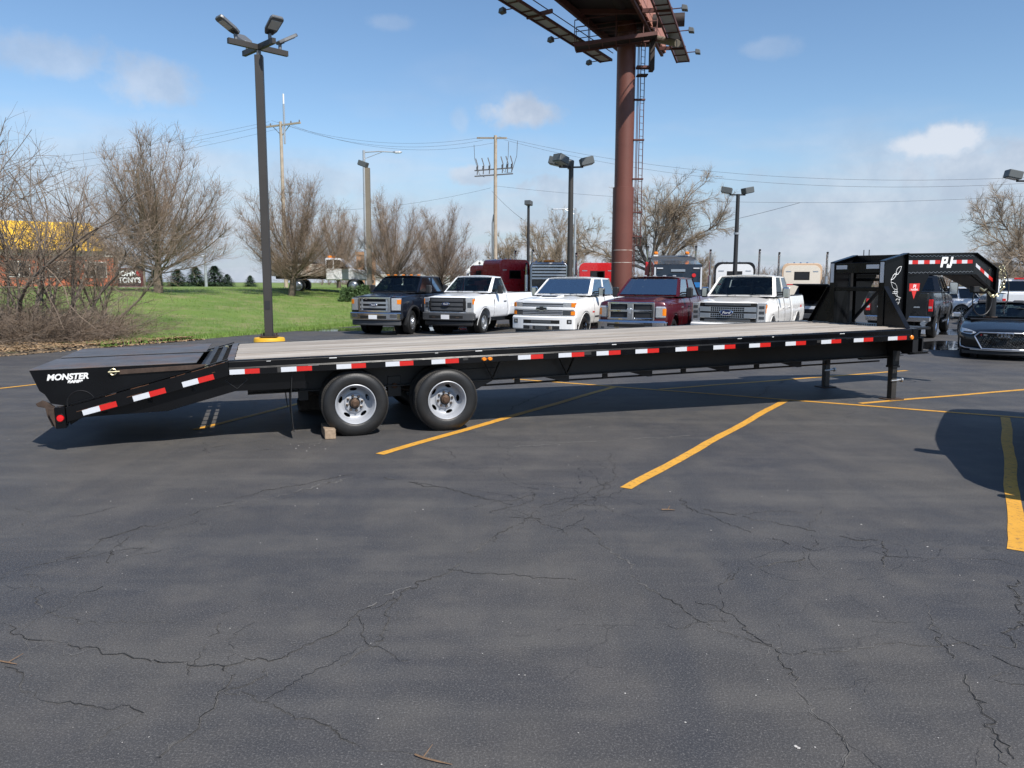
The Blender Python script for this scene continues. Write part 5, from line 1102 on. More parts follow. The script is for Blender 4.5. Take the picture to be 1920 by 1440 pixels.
def minivan():
    hv = Vector((-.53, -.85, 0)).normalized(); r = thing('minivan', (5.25, 5.3, 0), math.atan2(hv.y, hv.x), 'dark van just outside the right edge casting the rounded shadow', 'van'); r.scale = (1.05,)*3; R = .36; ar = .43
    prof = [(-.02, .32), (0, .62), (-.06, .82), (-.25, .96), (-.95, 1.12), (-1.30, 1.24), (-1.75, 1.56), (-2.1, 1.76), (-2.6, 1.84), (-3.6, 1.86), (-4.5, 1.80), (-4.95, 1.60), (-5.1, 1.1), (-5.12, .5), (-5.0, .32)]+archpts(-4.0, R, ar, .32)+archpts(-.95, R, ar, .32)+[(-.2, .32)]
    def df(x, y, z):
        k = abs(y)/1.0; w = max(0, min(1, 1+x/2.4)); wr = max(0, min(1, (-x-3.6)/1.5)); yy = y*(1-.30*max(0, (z-1.05)/.8)**1.5); return (x-.42*k**2.6*w+.25*k**2.6*wr, yy, z-.10*k**3*max(0, min(1, (z-1.2)/.4)))
    link('body', sbody(prof, sym(1.0, .22), 'p_black2', df, (.6, .85, 1.05, 1.2, 1.35, 1.5, 1.65)), r)
    for x in (-.95, -4.0):
        for s in (1, -1): add_wheel(r, x, s*.96, R, .24, .24, 'ten', 'satin', 0, s)
    for s in (1, -1):
        B(-.1, .08, -.13, .13, -.08, .10).build('mirror', 'p_black2', r, .03, loc=(-1.62, s*1.12, 1.12)); MB().bar((-1.6, s*.86, 1.06), (-1.62, s*1.05, 1.10), .06, .03).build('mirror_arm', 'plastic_black', r)
        for x0, x1 in ((-1.75, -2.6), (-2.68, -3.6), (-3.68, -4.6)):
            q = [df(x, s*1.004, z) for x, z in ((x0, 1.14), (x1, 1.14), (x1, 1.52), (x0 if x0 < -2 else -2.2, 1.52))]; MB().add(q+[(a[0], a[1]-s*.01, a[2]) for a in q], [(0, 1, 2, 3), (7, 6, 5, 4)]).build('door_window', 'glass_tint', r)
        B(-.22, -.10, s*.60, s*.84, .66, .80).build('headlight', 'lamp_glass', r, .03); B(-5.05, -4.96, s*.66, s*.78, .8, 1.2).build('tail_light', 'red_lens', r, .02)
minivan()

# ------------------------------------------------------------------ heavy trucks beyond the pickups
paint('p_darkred', (.38, .016, .022)); paint('p_red', (.55, .012, .014)); paint('p_cream', (.66, .46, .30)); paint('p_creamlight', (.78, .70, .58)); pm('dump_grey', (.06, .062, .065), .5, var=(3, .2)); pm('rust_white', (.55, .50, .44), .7, dirt=((.22, .10, .05), 2.2, .46, .6, .9)); pm('tool_blue', (.02, .16, .42), .4)
def arch_section(hw, z0, z1, r, n=6):
    P = [(-hw, z0)]+[(-hw+r-r*math.cos(rad(90*i/n)), z1-r+r*math.sin(rad(90*i/n))) for i in range(n+1)]+[(hw-r+r*math.sin(rad(90*i/n)), z1-r+r*math.cos(rad(90*i/n))) for i in range(n+1)]+[(hw, z0)]; return P
def stack(root, x, y, z0, z1, r=.065, shield=True):
    s = MB().tube([(x, y, z0), (x, y, z1-.25), (x-.02, y, z1-.1), (x-.10, y, z1)], r, 10).build('exhaust_stack', 'chrome', root, smooth=50); MB().tube([(x-.085, y, z1-.02), (x-.105, y, z1+.004)], r*1.03, 10).build('stack_mouth', 'void', s)
    if shield: MB().tube([(x, y, z0), (x, y, z0+1.15)], r*1.75, 12).build('heat_shield', 'chrome_soft', s, smooth=50)
def truck_chassis(root, x0, x1, wheels, R=.50):
    B(x0, x1, -.43, .43, .82, 1.06).build('chassis', 'void', root)
    for x, w in wheels:
        for s in (1, -1): add_wheel(root, x, s*1.22, R, w, .29, 'dually', 'chrome_soft', 0, s)
def semi(name, loc, hd, label, body, panel=None, H=3.05, hw=1.12, sl=1.7, stacks=((1.75, 1.28), (1.75, -1.28)), sz=3.75, window=True, lights='lamp_glass', cabw=1.02, trim=None):
    h = Vector((math.sin(rad(hd)), math.cos(rad(hd)), 0)); root = thing(name, loc, math.atan2(h.y, h.x), label, 'semi truck', 'semi trucks lined up behind the pickups')
    truck_chassis(root, -4.2, 5.6, ((-2.0, .55), (-3.35, .55), (4.6, .3)))
    for x in (-2.0, -3.35):
        for s in (1, -1): MB().prism([(x+.62*math.cos(rad(a)), .55+.62*math.sin(rad(a))) for a in range(0, 181, 20)]+[(x+.58*math.cos(rad(a)), .55+.58*math.sin(rad(a))) for a in range(180, -1, -20)], 'y', s*.62, s*1.24).build('fender', 'chrome_soft', root)
    MB().prism(arch_section(hw, 1.05, H, .34), 'x', 0, sl).build('sleeper', body, root, .02, smooth=40)
    sec = arch_section(hw-.10, 1.12, H-.12, .40)
    p = MB().prism(sec, 'x', -.012, .002).build('sleeper_panel', panel or body, root, .004)
    MB().prism(arch_section(cabw, 1.05, H-.30, .25), 'x', sl, sl+1.5).build('cab', body, root, .03, smooth=40)
    MB().prism([(sl+1.45, 1.0), (sl+3.4, 1.0), (sl+3.45, 1.65), (sl+3.2, 1.95), (sl+1.45, 2.05)], 'y', -.80, .80).build('hood', body, root, .08, smooth=40); B(sl+3.44, sl+3.52, -.62, .62, .85, 1.9).build('radiator_grille', 'chrome', root, .02)
    for s in (1, -1):
        MB().prism([(sl+2.0, .9), (sl+3.4, .9), (sl+3.4, 1.25), (sl+2.9, 1.45), (sl+2.2, 1.3)], 'y', s*.78, s*1.2).build('front_fender', body, root, .05); y = s*(cabw+.004)
        MB().prism([(sl+.25, 1.95), (sl+.95, 1.95), (sl+.80, 2.50), (sl+.28, 2.52)], 'y', y-.012, y+.012).build('door_window', 'glass_tint', root); MB().prism([(sl+1.0, 1.98), (sl+1.35, 1.98), (sl+.88, 2.48)], 'y', y-.012, y+.012).build('vent_window', 'glass', root)
        for x in (sl+.2, sl+1.05): B(x-.008, x+.008, y-.004, y+.006, 1.15, 2.55).build('door_seam', 'void', root)
        MB().tube([(sl+1.3, y, 2.45), (sl+1.35, y+s*.25, 2.45), (sl+1.35, y+s*.25, 1.75), (sl+1.3, y, 1.75)], .015, 6).build('mirror_bracket', 'chrome', root); B(sl+1.30, sl+1.36, y+s*.18, y+s*.34, 1.85, 2.35).build('mirror', 'chrome', root, .02)
        B(sl-1.2, sl-.2, s*1.0, s*(hw+.02), .65, 1.04).build('fuel_tank', 'chrome', root, .12)
    B(sl+1.49, sl+1.52, -.85, .85, 2.05, 2.62).build('windshield', 'glass_tint', root)
    if window:
        w = B(-.020, -.008, -.44, .44, 2.02, 2.52).build('rear_window_seal', 'void', root, .03); B(-.028, -.018, -.38, .38, 2.07, 2.47).build('rear_window', 'glass_tint', root)
    for s in (1, -1): B(-.02, -.010, s*.62, s*.92, 2.50, 2.56).build('panel_vent', trim or 'chrome_soft', root); B(-.02, -.010, s*.45, s*.95, 1.72, 1.78).build('reflector', 'red_lens', root)
    for i in range(5): MB().lathe([(.07, 0), (.07, .05), (.03, .10), (.001, .11)], 10, (sl*.55, -.75+.375*i, H-.01 if 0 < i < 4 else H-.06), 'z').build('roof_light', lights, root)
    for x, y in stacks: stack(root, x-1.9, y, 1.1, sz)
    return root
semi('semi_truck', G0(965, 46), -38, 'dark red semi truck with tall chrome stack behind the white pickup', 'p_darkred', H=3.15, stacks=((1.9, -1.30), (3.6, -1.30)), sz=3.72)
semi('semi_truck', G0(1118, 47), 4, 'bright red semi truck sleeper beside the billboard pole', 'p_red', H=3.0, stacks=((1.75, 1.30),), sz=3.55, hw=1.1)
semi('semi_truck', G0(1372, 46), 12, 'white semi truck with dark roof behind the pearl white pickup', 'p_black2', 'p_white', H=3.05, hw=1.16, stacks=((1.8, 1.42), (1.8, -1.36)), sz=3.75, window=True)
semi('semi_truck', G0(1497, 47), 14, 'cream and tan semi truck with rear sleeper window and twin stacks', 'p_cream', 'p_creamlight', H=3.02, hw=1.15, stacks=((1.8, 1.36), (1.8, -1.36)), sz=3.65, lights='chrome')
def day_cab():
    h = rad(2); root = thing('tow_truck', G0(1028, 45), PI/2-h, 'black truck with chrome rack and amber beacon beside the dark red semi', 'truck'); truck_chassis(root, -4, 3.5, ((-2.5, .5), (2.6, .3)))
    MB().prism(arch_section(1.12, 1.05, 2.98, .25), 'x', .3, 2.0).build('cab', 'p_black', root, .03, smooth=40); B(2.0, 3.6, -.8, .8, 1.0, 1.9).build('hood', 'p_black', root, .1)
    m = MB(); P = [(0, -1.02, 1.0), (0, -1.02, 2.75), (0, -.92, 2.90), (0, .92, 2.90), (0, 1.02, 2.75), (0, 1.02, 1.0)]; m.tube(P, .05, 8)
    for z in (2.0, 2.18, 2.36, 2.54, 2.72): m.box(-.02, .02, -1.0, 1.0, z, z+.10)
    m.build('headache_rack', 'chrome_soft', root, smooth=40); B(.3, .6, -.32, .32, 2.98, 3.12).build('amber_beacon', 'amber', root, .04)
    for y in (-.8, .75): MB().lathe([(.06, 0), (.08, .06), (.001, .12)], 10, (1.0, y, 2.97), 'z').build('roof_light', 'chrome', root)
    stack(root, .1, -1.3, 1.1, 3.35); stack(root, .1, 1.3, 1.1, 2.9); B(-3.8, -.2, -1.1, 1.1, 1.06, 1.3).build('flat_bed', 'plastic_black', root)
day_cab()
def dump_truck():
    root = thing('dump_truck', G0(1256, 44), PI/2-rad(8), 'black dump truck with twin amber beacons right of the billboard pole', 'truck'); truck_chassis(root, -5, 4, ((-3, .5), (-4.2, .5), (2.8, .3)))
    MB().prism([(0, 1.2), (0, 3.12), (-.02, 3.16), (-4.6, 2.75), (-4.8, 1.2)], 'y', -1.2, 1.2).build('dump_body', 'p_black', root, .03)
    B(-.05, 1.3, -1.22, 1.22, 3.16, 3.26).build('cab_guard', 'dump_grey', root, .02); MB().prism([(-1.0, 3.05), (1.25, 3.40), (1.25, 3.27), (-1.0, 2.95)], 'y', -1.18, 1.18).build('tarp_housing', 'dump_grey', root, .05)
    for s in (1, -1):
        B(-4.86, -4.80, s*1.18, s*1.10, 1.5, 2.6).build('white_tape', 'white_tape', root); B(.9, 1.05, s*.88-.12, s*.88+.12, 3.42, 3.6).build('amber_beacon', 'amber', root, .05); B(.92, 1.03, s*.88-.13, s*.88+.13, 3.32, 3.42).build('beacon_base', 'decal_white', root); B(-4.84, -4.79, s*.75, s*1.05, 2.52, 2.58).build('white_tape', 'white_tape', root)
    B(-4.85, -4.80, -.35, .35, 2.38, 2.50).build('tail_plate', 'chrome_soft', root); MB().lathe([(.10, -4.86), (.10, -4.80), (.001, -4.80)], 12, (0, -.78, 2.2), 'x').build('tail_light', 'red_lens', root); B(-4.85, -4.80, -.75, -1.1, 1.6, 1.85).build('tool_box', 'tool_blue', root)
    MB().prism(arch_section(1.05, 1.05, 2.8, .2), 'x', .4, 2.1).build('cab', 'p_black', root, .03); B(2.1, 3.9, -.8, .8, 1.0, 1.9).build('hood', 'p_black', root, .1); stack(root, .2, 1.36, 1.2, 3.85, .07, False); stack(root, .2, -1.30, 1.2, 3.85, .07, False); B(.1, .5, 1.25, 1.5, 2.2, 3.0).build('air_cleaner', 'p_red', root, .05)
dump_truck()
def works_truck():
    p = at(622, 549, 50); root = thing('works_truck', (p.x, 50, lawn_z(p.x, 50)), rad(4), 'white dump truck with rusty bed parked on the street past the lawn', 'truck'); truck_chassis(root, -3.4, 2.4, ((-1.9, .5), (1.55, .3)), .42)
    MB().prism([(-3.6, 1.0), (-.4, 1.0), (-.35, 1.75), (-3.7, 1.75)], 'y', -1.15, 1.15).build('dump_bed', 'rust_white', root, .02); MB().prism([(-3.6, 1.78), (-1.8, 2.05), (-.5, 1.78)], 'y', -.9, .9).build('load_tarp', 'plastic_black', root)
    for x in (-3.2, -2.6, -2.0, -1.4, -.8): B(x, x+.07, -1.18, -1.15, 1.02, 1.73).build('bed_rib', 'rust_white', root)
    MB().prism([(-.2, .75), (2.5, .75), (2.5, 1.25), (2.3, 1.38), (1.35, 1.48), (.75, 2.12), (-.2, 2.15)], 'y', -.98, .98).build('cab', 'p_white', root, .06, smooth=40)
    for s in (1, -1): MB().prism([(.35, 1.48), (1.2, 1.48), (.72, 2.02), (.35, 2.02)], 'y', s*.985, s*.99).build('door_window', 'glass_tint', root); MB().prism([(-.12, 1.5), (.25, 1.5), (.25, 2.02), (-.12, 2.02)], 'y', s*.985, s*.99).build('door_window', 'glass_tint', root); B(.95, 1.05, s*1.0, s*1.25, 1.5, 1.8).build('mirror', 'plastic_black', root, .02)
    B(-.15, .35, -.35, .35, 2.15, 2.3).build('amber_beacon', 'amber', root, .05); B(2.48, 2.6, -.95, .95, .55, .8).build('front_bumper', 'plastic_black', root, .03)
works_truck()
# ------------------------------------------------------------------ poles, billboard, wires
pm('pole_bronze', (.055, .050, .045), .5, .3, var=(2, .12)); pm('lamp_head', (.16, .165, .17), .45, .4); pm('led', (.55, .55, .52), .25); pm('pole_black', (.022, .022, .023), .5); pm('base_yellow', (.72, .40, .02), .6, var=(4, .12)); pm('galv', (.50, .52, .53), .4, .6, var=(3, .1)); pm('pole_tan', (.20, .17, .13), .6, var=(3, .1)); pm('head_grey', (.115, .125, .125), .5, .3)
pm('bill_red', (.145, .048, .033), .55, 0, .05, var=(.8, .15), dirt=((.075, .03, .022), 1.6, .52, .75, .5)); pm('bill_rust', (.095, .032, .024), .65, var=(2, .25)); pm('bill_dark', (.022, .014, .012), .7, var=(2, .3)); pm('grating', (.40, .42, .44), .5, .3, var=(30, .2)); pm('utility_wood', (.42, .35, .27), .85, var=(3, .2), bump=(20, .4)); pm('wire', (.09, .09, .095), .6); pm('insulator', (.18, .17, .17), .3); pm('sign_panel', (.45, .2, .14), .6)
def lot_lamp():
    g = at(505, 634, 15.8); x, y = g.x, g.y; r = thing('light_pole', (x, y, 0), rad(8), 'tall dark square light pole on yellow pier left of the pickups', 'light pole', 'parking lot light poles')
    lean = rad(.9); r.rotation_euler = (0, -0.0, rad(8))
    MB().lathe([(.001, 0), (.31, 0), (.31, .63), (.295, .665), (.001, .672)], 28, axis='z').build('pier', 'base_yellow', r, smooth=40)
    H = at(492, 104, 15.8).z; sl = .0
    pole = MB().loft([[(a*.077+sl*z, b*.077, z) for a, b in ((-1, -1), (1, -1), (1, 1), (-1, 1))] for z in (.70, H)]).build('pole', 'pole_bronze', r, .008)
    B(-.17, .17, -.17, .17, .685, .705).build('base_plate', 'rust_dark', r); B(-.05, .05, -.084, -.076, 1.25, 1.42).build('hand_hole', 'pole_black', r)
    for a in (-1, 1):
        for b in (-1, 1): MB().tube([(a*.13, b*.13, .67), (a*.13, b*.13, .76)], .016, 6).build('anchor_bolt', 'rust_dark', r)
    MB().tube([(0, 0, H), (0, 0, H+.12)], .045, 10).build('tenon', 'lamp_head', r)
    for ang in (37, 127):
        c, s = math.cos(rad(ang)), math.sin(rad(ang)); MB().bar((-.62*c, -.62*s, H+.15), (.62*c, .62*s, H+.15), .075, .10).build('cross_arm', 'pole_bronze', r)
        for k in (1, -1):
            a = ang+(0 if k > 0 else 180); M = Matrix.Translation((.46*k*c, .46*k*s, H+.20)) @ Matrix.Rotation(rad(a), 4, 'Z')
            hd = Matrix.Translation((0, 0, .15)) @ Matrix.Rotation(rad(-30), 4, 'Y')
            f = MB().loft([[(x_, -w, -.035), (x_, w, -.035), (x_, w*.9, .03), (x_, -w*.9, .03)] for x_, w in ((-.06, .08), (.05, .13), (.34, .14), (.39, .11))]).xf(M @ hd).build('lamp_head', 'lamp_head', r, .012)
            MB().box(.10, .31, -.10, .10, -.045, -.036).xf(M @ hd).build('led_panel', 'led', f); MB().box(-.02, .06, -.05, .05, -.055, -.036).xf(M @ hd).build('driver_box', 'pole_black', f)
            MB().tube([(0, 0, 0), (0, 0, .08), (0, 0, .14)], .035, 8).xf(M).build('knuckle', 'lamp_head', r)
lot_lamp()
def box_head(r, M, parent_name='lamp_head', s=1.0, mat='head_grey'):
    f = MB().loft([[(-.02*s, -.21*s, -.12*s), (-.02*s, .21*s, -.12*s), (-.02*s, .21*s, .17*s), (-.02*s, -.21*s, .17*s)], [(.5*s, -.21*s, -.12*s), (.5*s, .21*s, -.12*s), (.5*s, .21*s, .17*s), (.5*s, -.21*s, .17*s)]]).xf(M).build('lamp_head', mat, r, .02)
    MB().box(.04*s, .45*s, -.17*s, .17*s, -.135*s, -.121*s).xf(M).build('lens', 'led', f)
def box_lamp(px, Y, ptop, label, heads, pw=.1, mat='pole_bronze', rnd=True, s=1.0, tilt=14, arm=.45):
    t = at(px, ptop, Y); r = thing('light_pole', (t.x, Y, 0 if t.x > -5.6 else lawn_z(t.x, Y)), 0, label, 'light pole', 'parking lot light poles'); H = t.z-r.location.z
    (MB().tube([(0, 0, 0), (0, 0, H)], [pw*1.1, pw*.85], 12) if rnd else MB().loft([[(a*pw, b*pw, z) for a, b in ((-1, -1), (1, -1), (1, 1), (-1, 1))] for z in (0, H)])).build('pole', mat, r, smooth=40)
    MB().lathe([(.001, 0), (.3, 0), (.3, .6), (.001, .6)], 20, axis='z').build('pier', 'concrete', r)
    for a in heads:
        M = Matrix.Rotation(rad(a), 4, 'Z') @ Matrix.Translation((arm, 0, H+.14)) @ Matrix.Rotation(rad(-tilt), 4, 'Y'); box_head(r, M, s=s)
        c, q = math.cos(rad(a)), math.sin(rad(a)); MB().bar((0, 0, H-.04), (c*(arm+.1), q*(arm+.1), H-.02), .07, .07).build('arm', 'pole_black', r); MB().tube([(c*(arm+.06), q*(arm+.06), H-.02), (c*(arm+.1), q*(arm+.1), H+.08)], .04, 8).build('knuckle', 'pole_black', r)
    return r
box_lamp(1071, 36, 312, 'four-headed box light pole left of the billboard pole', (170, 225, 5, 100), .13, s=1.15)
box_lamp(991, 52, 386, 'black pole with one square lamp above the dark red semi', (250,), .10, 'pole_black', s=1.0, tilt=5, arm=-.25)
r = box_lamp(1384, 42, 364, 'black pole with two angled box lamps right of the billboard', (160, 20), .12, 'pole_black', s=1.05, tilt=12, arm=.35); MB().tube([(0, 0, 4.4), (0, 0, 4.5)], .15, 10).build('band_clamp', 'galv', r)
box_lamp(1958, 30, 338, 'box light pole cut off by the right edge', (175,), .11, 'pole_black', s=1.0, tilt=12, arm=.9)
r = box_lamp(689, 46, 315, 'tan pole with one flat lamp head in front of the silver street light', (165,), .13, 'pole_tan', False, s=1.0, tilt=20, arm=.05)
def street_light(px, Y, ptop, label, side, mat='galv', ln=2.0, zf=None):
    t = at(px, ptop, Y); z0 = lawn_z(t.x, Y) if t.x < -5.6 else 0; r = thing('street_light', (t.x, Y, z0), 0, label, 'street light', 'street lights along the road'); H = t.z-z0
    MB().tube([(0, 0, 0), (0, 0, H)], [.13, .085], 12).build('pole', mat, r, smooth=40); MB().tube([(0, 0, H-.12), (side*ln*.5, 0, H-.06), (side*ln, 0, H-.10)], .035, 8).build('arm', mat, r); MB().tube([(0, 0, H-.55), (side*ln*.6, 0, H-.10)], .02, 6).build('arm_brace', mat, r)
    MB().loft([[(side*(ln-.1+.6*t_), w*a, H-.10+b*h) for a, b in ((-1, -.6), (1, -.6), (.8, .6), (-.8, .6))] for t_, w, h in ((0, .06, .06), (.3, .16, .11), (.8, .14, .10), (1, .05, .05))]).build('cobra_head', mat, r, .01)
    return r
street_light(682, 52, 282, 'silver street light with long arm reaching right', 1)
street_light(1079, 66, 390, 'small silver street light behind the four-headed lamp pole', -1, ln=1.5)
street_light(258, 62, 318, 'street light half hidden by the bare pear tree', -1, 'pole_tan', .6)
street_light(384, 66, 478, 'short grey street light post left of the lamp pole', -1, 'galv', .1)

def utility(px, Y, ptop, label, kind):
    t = at(px, ptop, Y); r = thing('utility_pole', (t.x, Y, 1.2 if t.x < -5.6 else 0), rad(-28), label, 'utility pole', 'wooden utility poles'); H = t.z-r.location.z
    MB().tube([(0, 0, 0), (0, 0, H*.5), (0, 0, H)], [.155, .13, .11], 12).build('pole', 'utility_wood', r, smooth=40)
    if kind == 0:
        MB().bar((-1.9, 0, H-.25), (1.9, 0, H-.25), .10, .12).build('cross_arm', 'utility_wood', r); MB().bar((-.8, .08, H-.3), (0, .08, H-1.0), .05, .04).build('arm_brace', 'galv', r); MB().bar((.8, .08, H-.3), (0, .08, H-1.0), .05, .04).build('arm_brace', 'galv', r)
        MB().tube([(.35, 0, H-1.6), (.35, 0, H+1.2)], .07, 8).build('antenna_mast', 'galv', r); MB().tube([(.35, 0, H+1.2), (.35, 0, H+1.9)], .06, 8).build('antenna', 'decal_white', r); MB().bar((0, 0, H-5.0), (1.4, 0, H-5.15), .06, .06).build('side_bracket', 'galv', r)
        for x in (-1.8, -1.0, 1.0, 1.8): MB().lathe([(.03, 0), (.06, .04), (.03, .08), (.05, .12), (.001, .18)], 8, (x, 0, H-.19), 'z').build('insulator', 'insulator', r)
    else:
        MB().bar((-1.5, 0, H-.05), (.9, 0, H-.25), .09, .11).build('cross_arm', 'utility_wood', r)
        for z in (H-2.3, H-2.7): MB().bar((-1.7, 0, z), (1.4, 0, z), .08, .08).build('switch_arm', 'insulator', r)
        for x in (-1.5, -1.0, -.5, .55, .95, 1.3):
            MB().tube([(x, 0, H-2.6), (x+.12, -.1, H-2.0), (x, -.2, H-1.5)], .035, 6).build('cutout', 'insulator', r); MB().lathe([(.04, 0), (.08, .06), (.04, .12), (.07, .18), (.001, .26)], 8, (x, 0, H-2.25), 'z').build('insulator', 'insulator', r)
        for s, zz in ((-1, 2.6), (1, 2.4), (.6, 2.1)): MB().tube([(s*1.75, 0, H-.5), (s*1.7, 0, H-1.5), (s*1.3, 0, H-2.6), (s*.9, 0, H-zz-.2)], .018, 5).build('jumper', 'wire', r)
        MB().tube([(-.25, 0, 0), (-.25, 0, 6.0), (-.12, 0, 6.6)], .06, 8).build('conduit', 'galv', r)
    return r, H
u1, h1 = utility(526, 58, 228, 'wooden utility pole with crossarm and white antenna behind the left lamp pole', 0); u2, h2 = utility(929, 56, 254, 'wooden utility pole carrying switches left of the four-headed lamp pole', 1)
def wire(a, b, sag, label, r=.0075):
    a, b = Vector(a), Vector(b); n = 22; tag(MB().tube([a.lerp(b, i/n)-Vector((0, 0, sag*4*(i/n)*(1-i/n))) for i in range(n+1)], r, 4).build('overhead_wire', 'wire'), label, 'wire', 'overhead wires between the poles')
for i, (xa, ya, xb, yb_, s, w_) in enumerate([(509, 226, 901, 258, .9, 'uppermost'), (520, 229, 905, 263, 1.0, 'middle'), (540, 232, 925, 268, 1.05, 'lowest')]): wire(at(xa, ya, 58), at(xb, yb_, 56), s, w_+' of three power wires between the two utility poles')
for i, (xb, yb_, w_) in enumerate([(120, 300, 'uppermost'), (120, 318, 'middle'), (140, 330, 'lowest')]): wire(at((505, 512, 528)[i], (228, 232, 240)[i], 58), at(xb-260, yb_+10, 60), .6, w_+' of three wires running left from the antenna pole')
wire(at(935, 256, 56), at(2150, 318, 40), 1.5, 'upper power wire running right across the sky'); wire(at(945, 262, 56), at(2150, 326, 40), 1.7, 'lower power wire running right across the sky')
wire(at(921, 352, 56), at(600, 395, 57), .35, 'thin cable sloping left from the switch pole'); wire(at(932, 349, 56), at(2150, 352, 42), .95, 'single cable low across the sky to the right edge'); wire(at(922, 358, 56), at(985, 415, 52), .12, 'short service wire dropping to the single lamp pole', .012)
wire(at(1060, 458, 66), at(1500, 380, 52), .5, 'thin cable behind the four-headed lamp pole', .012)

def billboard():
    Y = 38.0; b = at(1163.5, 600, Y); root = thing('billboard', (b.x, Y, 0), 0, 'brown steel billboard monopole with catwalks rising behind the pickups', 'billboard')
    def Z(py): return at(1163, py, Y).z
    z_s = Z(352); zt = Z(96)
    MB().lathe([(.001, 0), (.505, 0), (.505, z_s), (.44, z_s+.01), (.44, zt+2.2), (.001, zt+2.2)], 40, axis='z').build('column', 'bill_red', root, smooth=40)
    for py in (470, 493): MB().lathe([(.506, Z(py)), (.509, Z(py)+.012), (.506, Z(py)+.024)], 40, axis='z', closed=True).build('strap', 'rust_white', root)
    # ladder with rungs and stand-offs on the right
    lx = .66
    lad = MB()
    for dx in (-.0, .20): lad.tube([(lx+dx, -.22+dx*.6, Z(462)), (lx+dx, -.22+dx*.6, zt+1.2)], .022, 6)
    lad.tube([(lx-.14, -.2, Z(540)), (lx-.14, -.2, zt+.5)], .018, 6); lad.tube([(lx-.08, -.16, Z(540)), (lx-.08, -.16, zt+.5)], .018, 6)
    z = Z(460)
    while z < zt+1.1: lad.tube([(lx, -.22, z), (lx+.20, -.10, z)], .012, 5); z += .30
    lad.build('ladder', 'bill_rust', root)
    for py in (190, 265, 338, 400, 445): B(.40, lx+.24, -.26, -.08, Z(py), Z(py)+.07).build('ladder_bracket', 'bill_rust', root)
    # head structure: two board faces in a V, each with a lower catwalk carrying lamps
    def W(px, py, Yd): p = at(px, py, Yd); return Vector((p.x-b.x, Yd-Y, p.z))
    tb = MB(); tb.tube([(-1.6, -5, zt+1.6), (1.2, 3.4, zt+1.6)], .38, 20); tb.tube([(-1.6, .4, zt+1.3), (2.6, -.4, zt+1.3)], .30, 16); tb.build('head_tube', 'bill_dark', root, smooth=40)
    # left board (seen from below) running from over the column toward upper left, away
    def board(p0, p1, h, nrm, name):
        p0, p1 = Vector(p0), Vector(p1); n = 8; m = MB(); d = (p1-p0)
        for i in range(n):
            a, c = p0+d*(i/n+.004), p0+d*((i+1)/n-.004); m.add([a, c, c+Vector((0, 0, h)), a+Vector((0, 0, h)), a+nrm*.08, c+nrm*.08, c+nrm*.08+Vector((0, 0, h)), a+nrm*.08+Vector((0, 0, h))], [(0, 1, 2, 3), (4, 5, 6, 7), (0, 1, 5, 4), (1, 2, 6, 5), (2, 3, 7, 6), (3, 0, 4, 7)])
        bo = m.build(name, 'sign_panel', root)
        fr = MB(); fr.bar(p0+nrm*.2, p1+nrm*.2, .14, .30).bar(p0+nrm*.2+Vector((0, 0, 1.4)), p1+nrm*.2+Vector((0, 0, 1.4)), .12, .2)
        for i in range(n+1): q = p0+d*(i/n); fr.bar(q+nrm*.14+Vector((0, 0, .0)), q+nrm*.14+Vector((0, 0, h)), .10, .12, (1, 0, 0))
        fr.build('stringer', 'bill_rust', root); return bo
    zb = 13.6; O_ = Vector((b.x, Y, 0)); V_ = lambda x, y, z: Vector((x, y, z))-O_
    A0, A1 = V_(5.5, 41.8, zb), V_(.0, 30.8, zb); nA = Vector((.894, -.447, 0))
    board(A0, A1, 3.2, nA, 'board_face')
    C0, C1 = V_(7.9, 41.8, zb), V_(4.0, 30.6, zb); nC = Vector((-.944, .329, 0))
    board(C0, C1, 3.2, nC, 'board_face')
    # dark belly between the faces
    MB().add([A0+Vector((0, 0, .3)), A1+Vector((0, 0, .3)), C1+Vector((0, 0, .3)), C0+Vector((0, 0, .3)), A0+Vector((0, 0, .36)), A1+Vector((0, 0, .36)), C1+Vector((0, 0, .36)), C0+Vector((0, 0, .36))], [(0, 1, 2, 3), (4, 5, 6, 7), (0, 1, 5, 4), (1, 2, 6, 5), (2, 3, 7, 6), (3, 0, 4, 7)]).build('belly_deck', 'bill_dark', root)
    for t in (.1, .3, .5, .7, .9): MB().bar(A0.lerp(A1, t)+Vector((0, 0, .2)), C0.lerp(C1, t)+Vector((0, 0, .2)), .14, .22).build('cross_beam', 'bill_rust', root)
    # catwalks outboard of each face
    def catwalk(p0, p1, out, lamps, w=.62):
        p0, p1, out = Vector(p0), Vector(p1), Vector(out).normalized(); d = (p1-p0); L_ = d.length; n = max(3, int(L_/1.1)); dn = d.normalized(); up = Vector((0, 0, 1))
        for i in range(n):
            a, c = p0+d*((i+.03)/n)+out*.06, p0+d*((i+.97)/n)+out*.06
            MB().add([a, c, c+out*(w-.12), a+out*(w-.12), a+up*.03, c+up*.03, c+out*(w-.12)+up*.03, a+out*(w-.12)+up*.03], [(0, 1, 2, 3), (4, 5, 6, 7), (0, 1, 5, 4), (1, 2, 6, 5), (2, 3, 7, 6), (3, 0, 4, 7)]).build('grating_panel', 'grating', root)
        m = MB(); m.bar(p0, p1, .06, .12).bar(p0+out*w, p1+out*w, .06, .12)
        for i in range(n+1): q = p0+d*(i/n); m.bar(q, q+out*w, .05, .08)
        m.build('catwalk_frame', 'bill_rust', root)
        for t in (.22, .72): q = p0+d*t; MB().bar(q-out*.55+up*.05, q+out*(w+.05)-up*.02, .10, .16).build('catwalk_bracket', 'bill_rust', root)
        m = MB()
        for k in (.55,): m.bar(p0-out*.05+up*k*.6, p1-out*.05+up*k*.6, .03, .03)
        m.build('hand_rail', 'bill_rust', root)
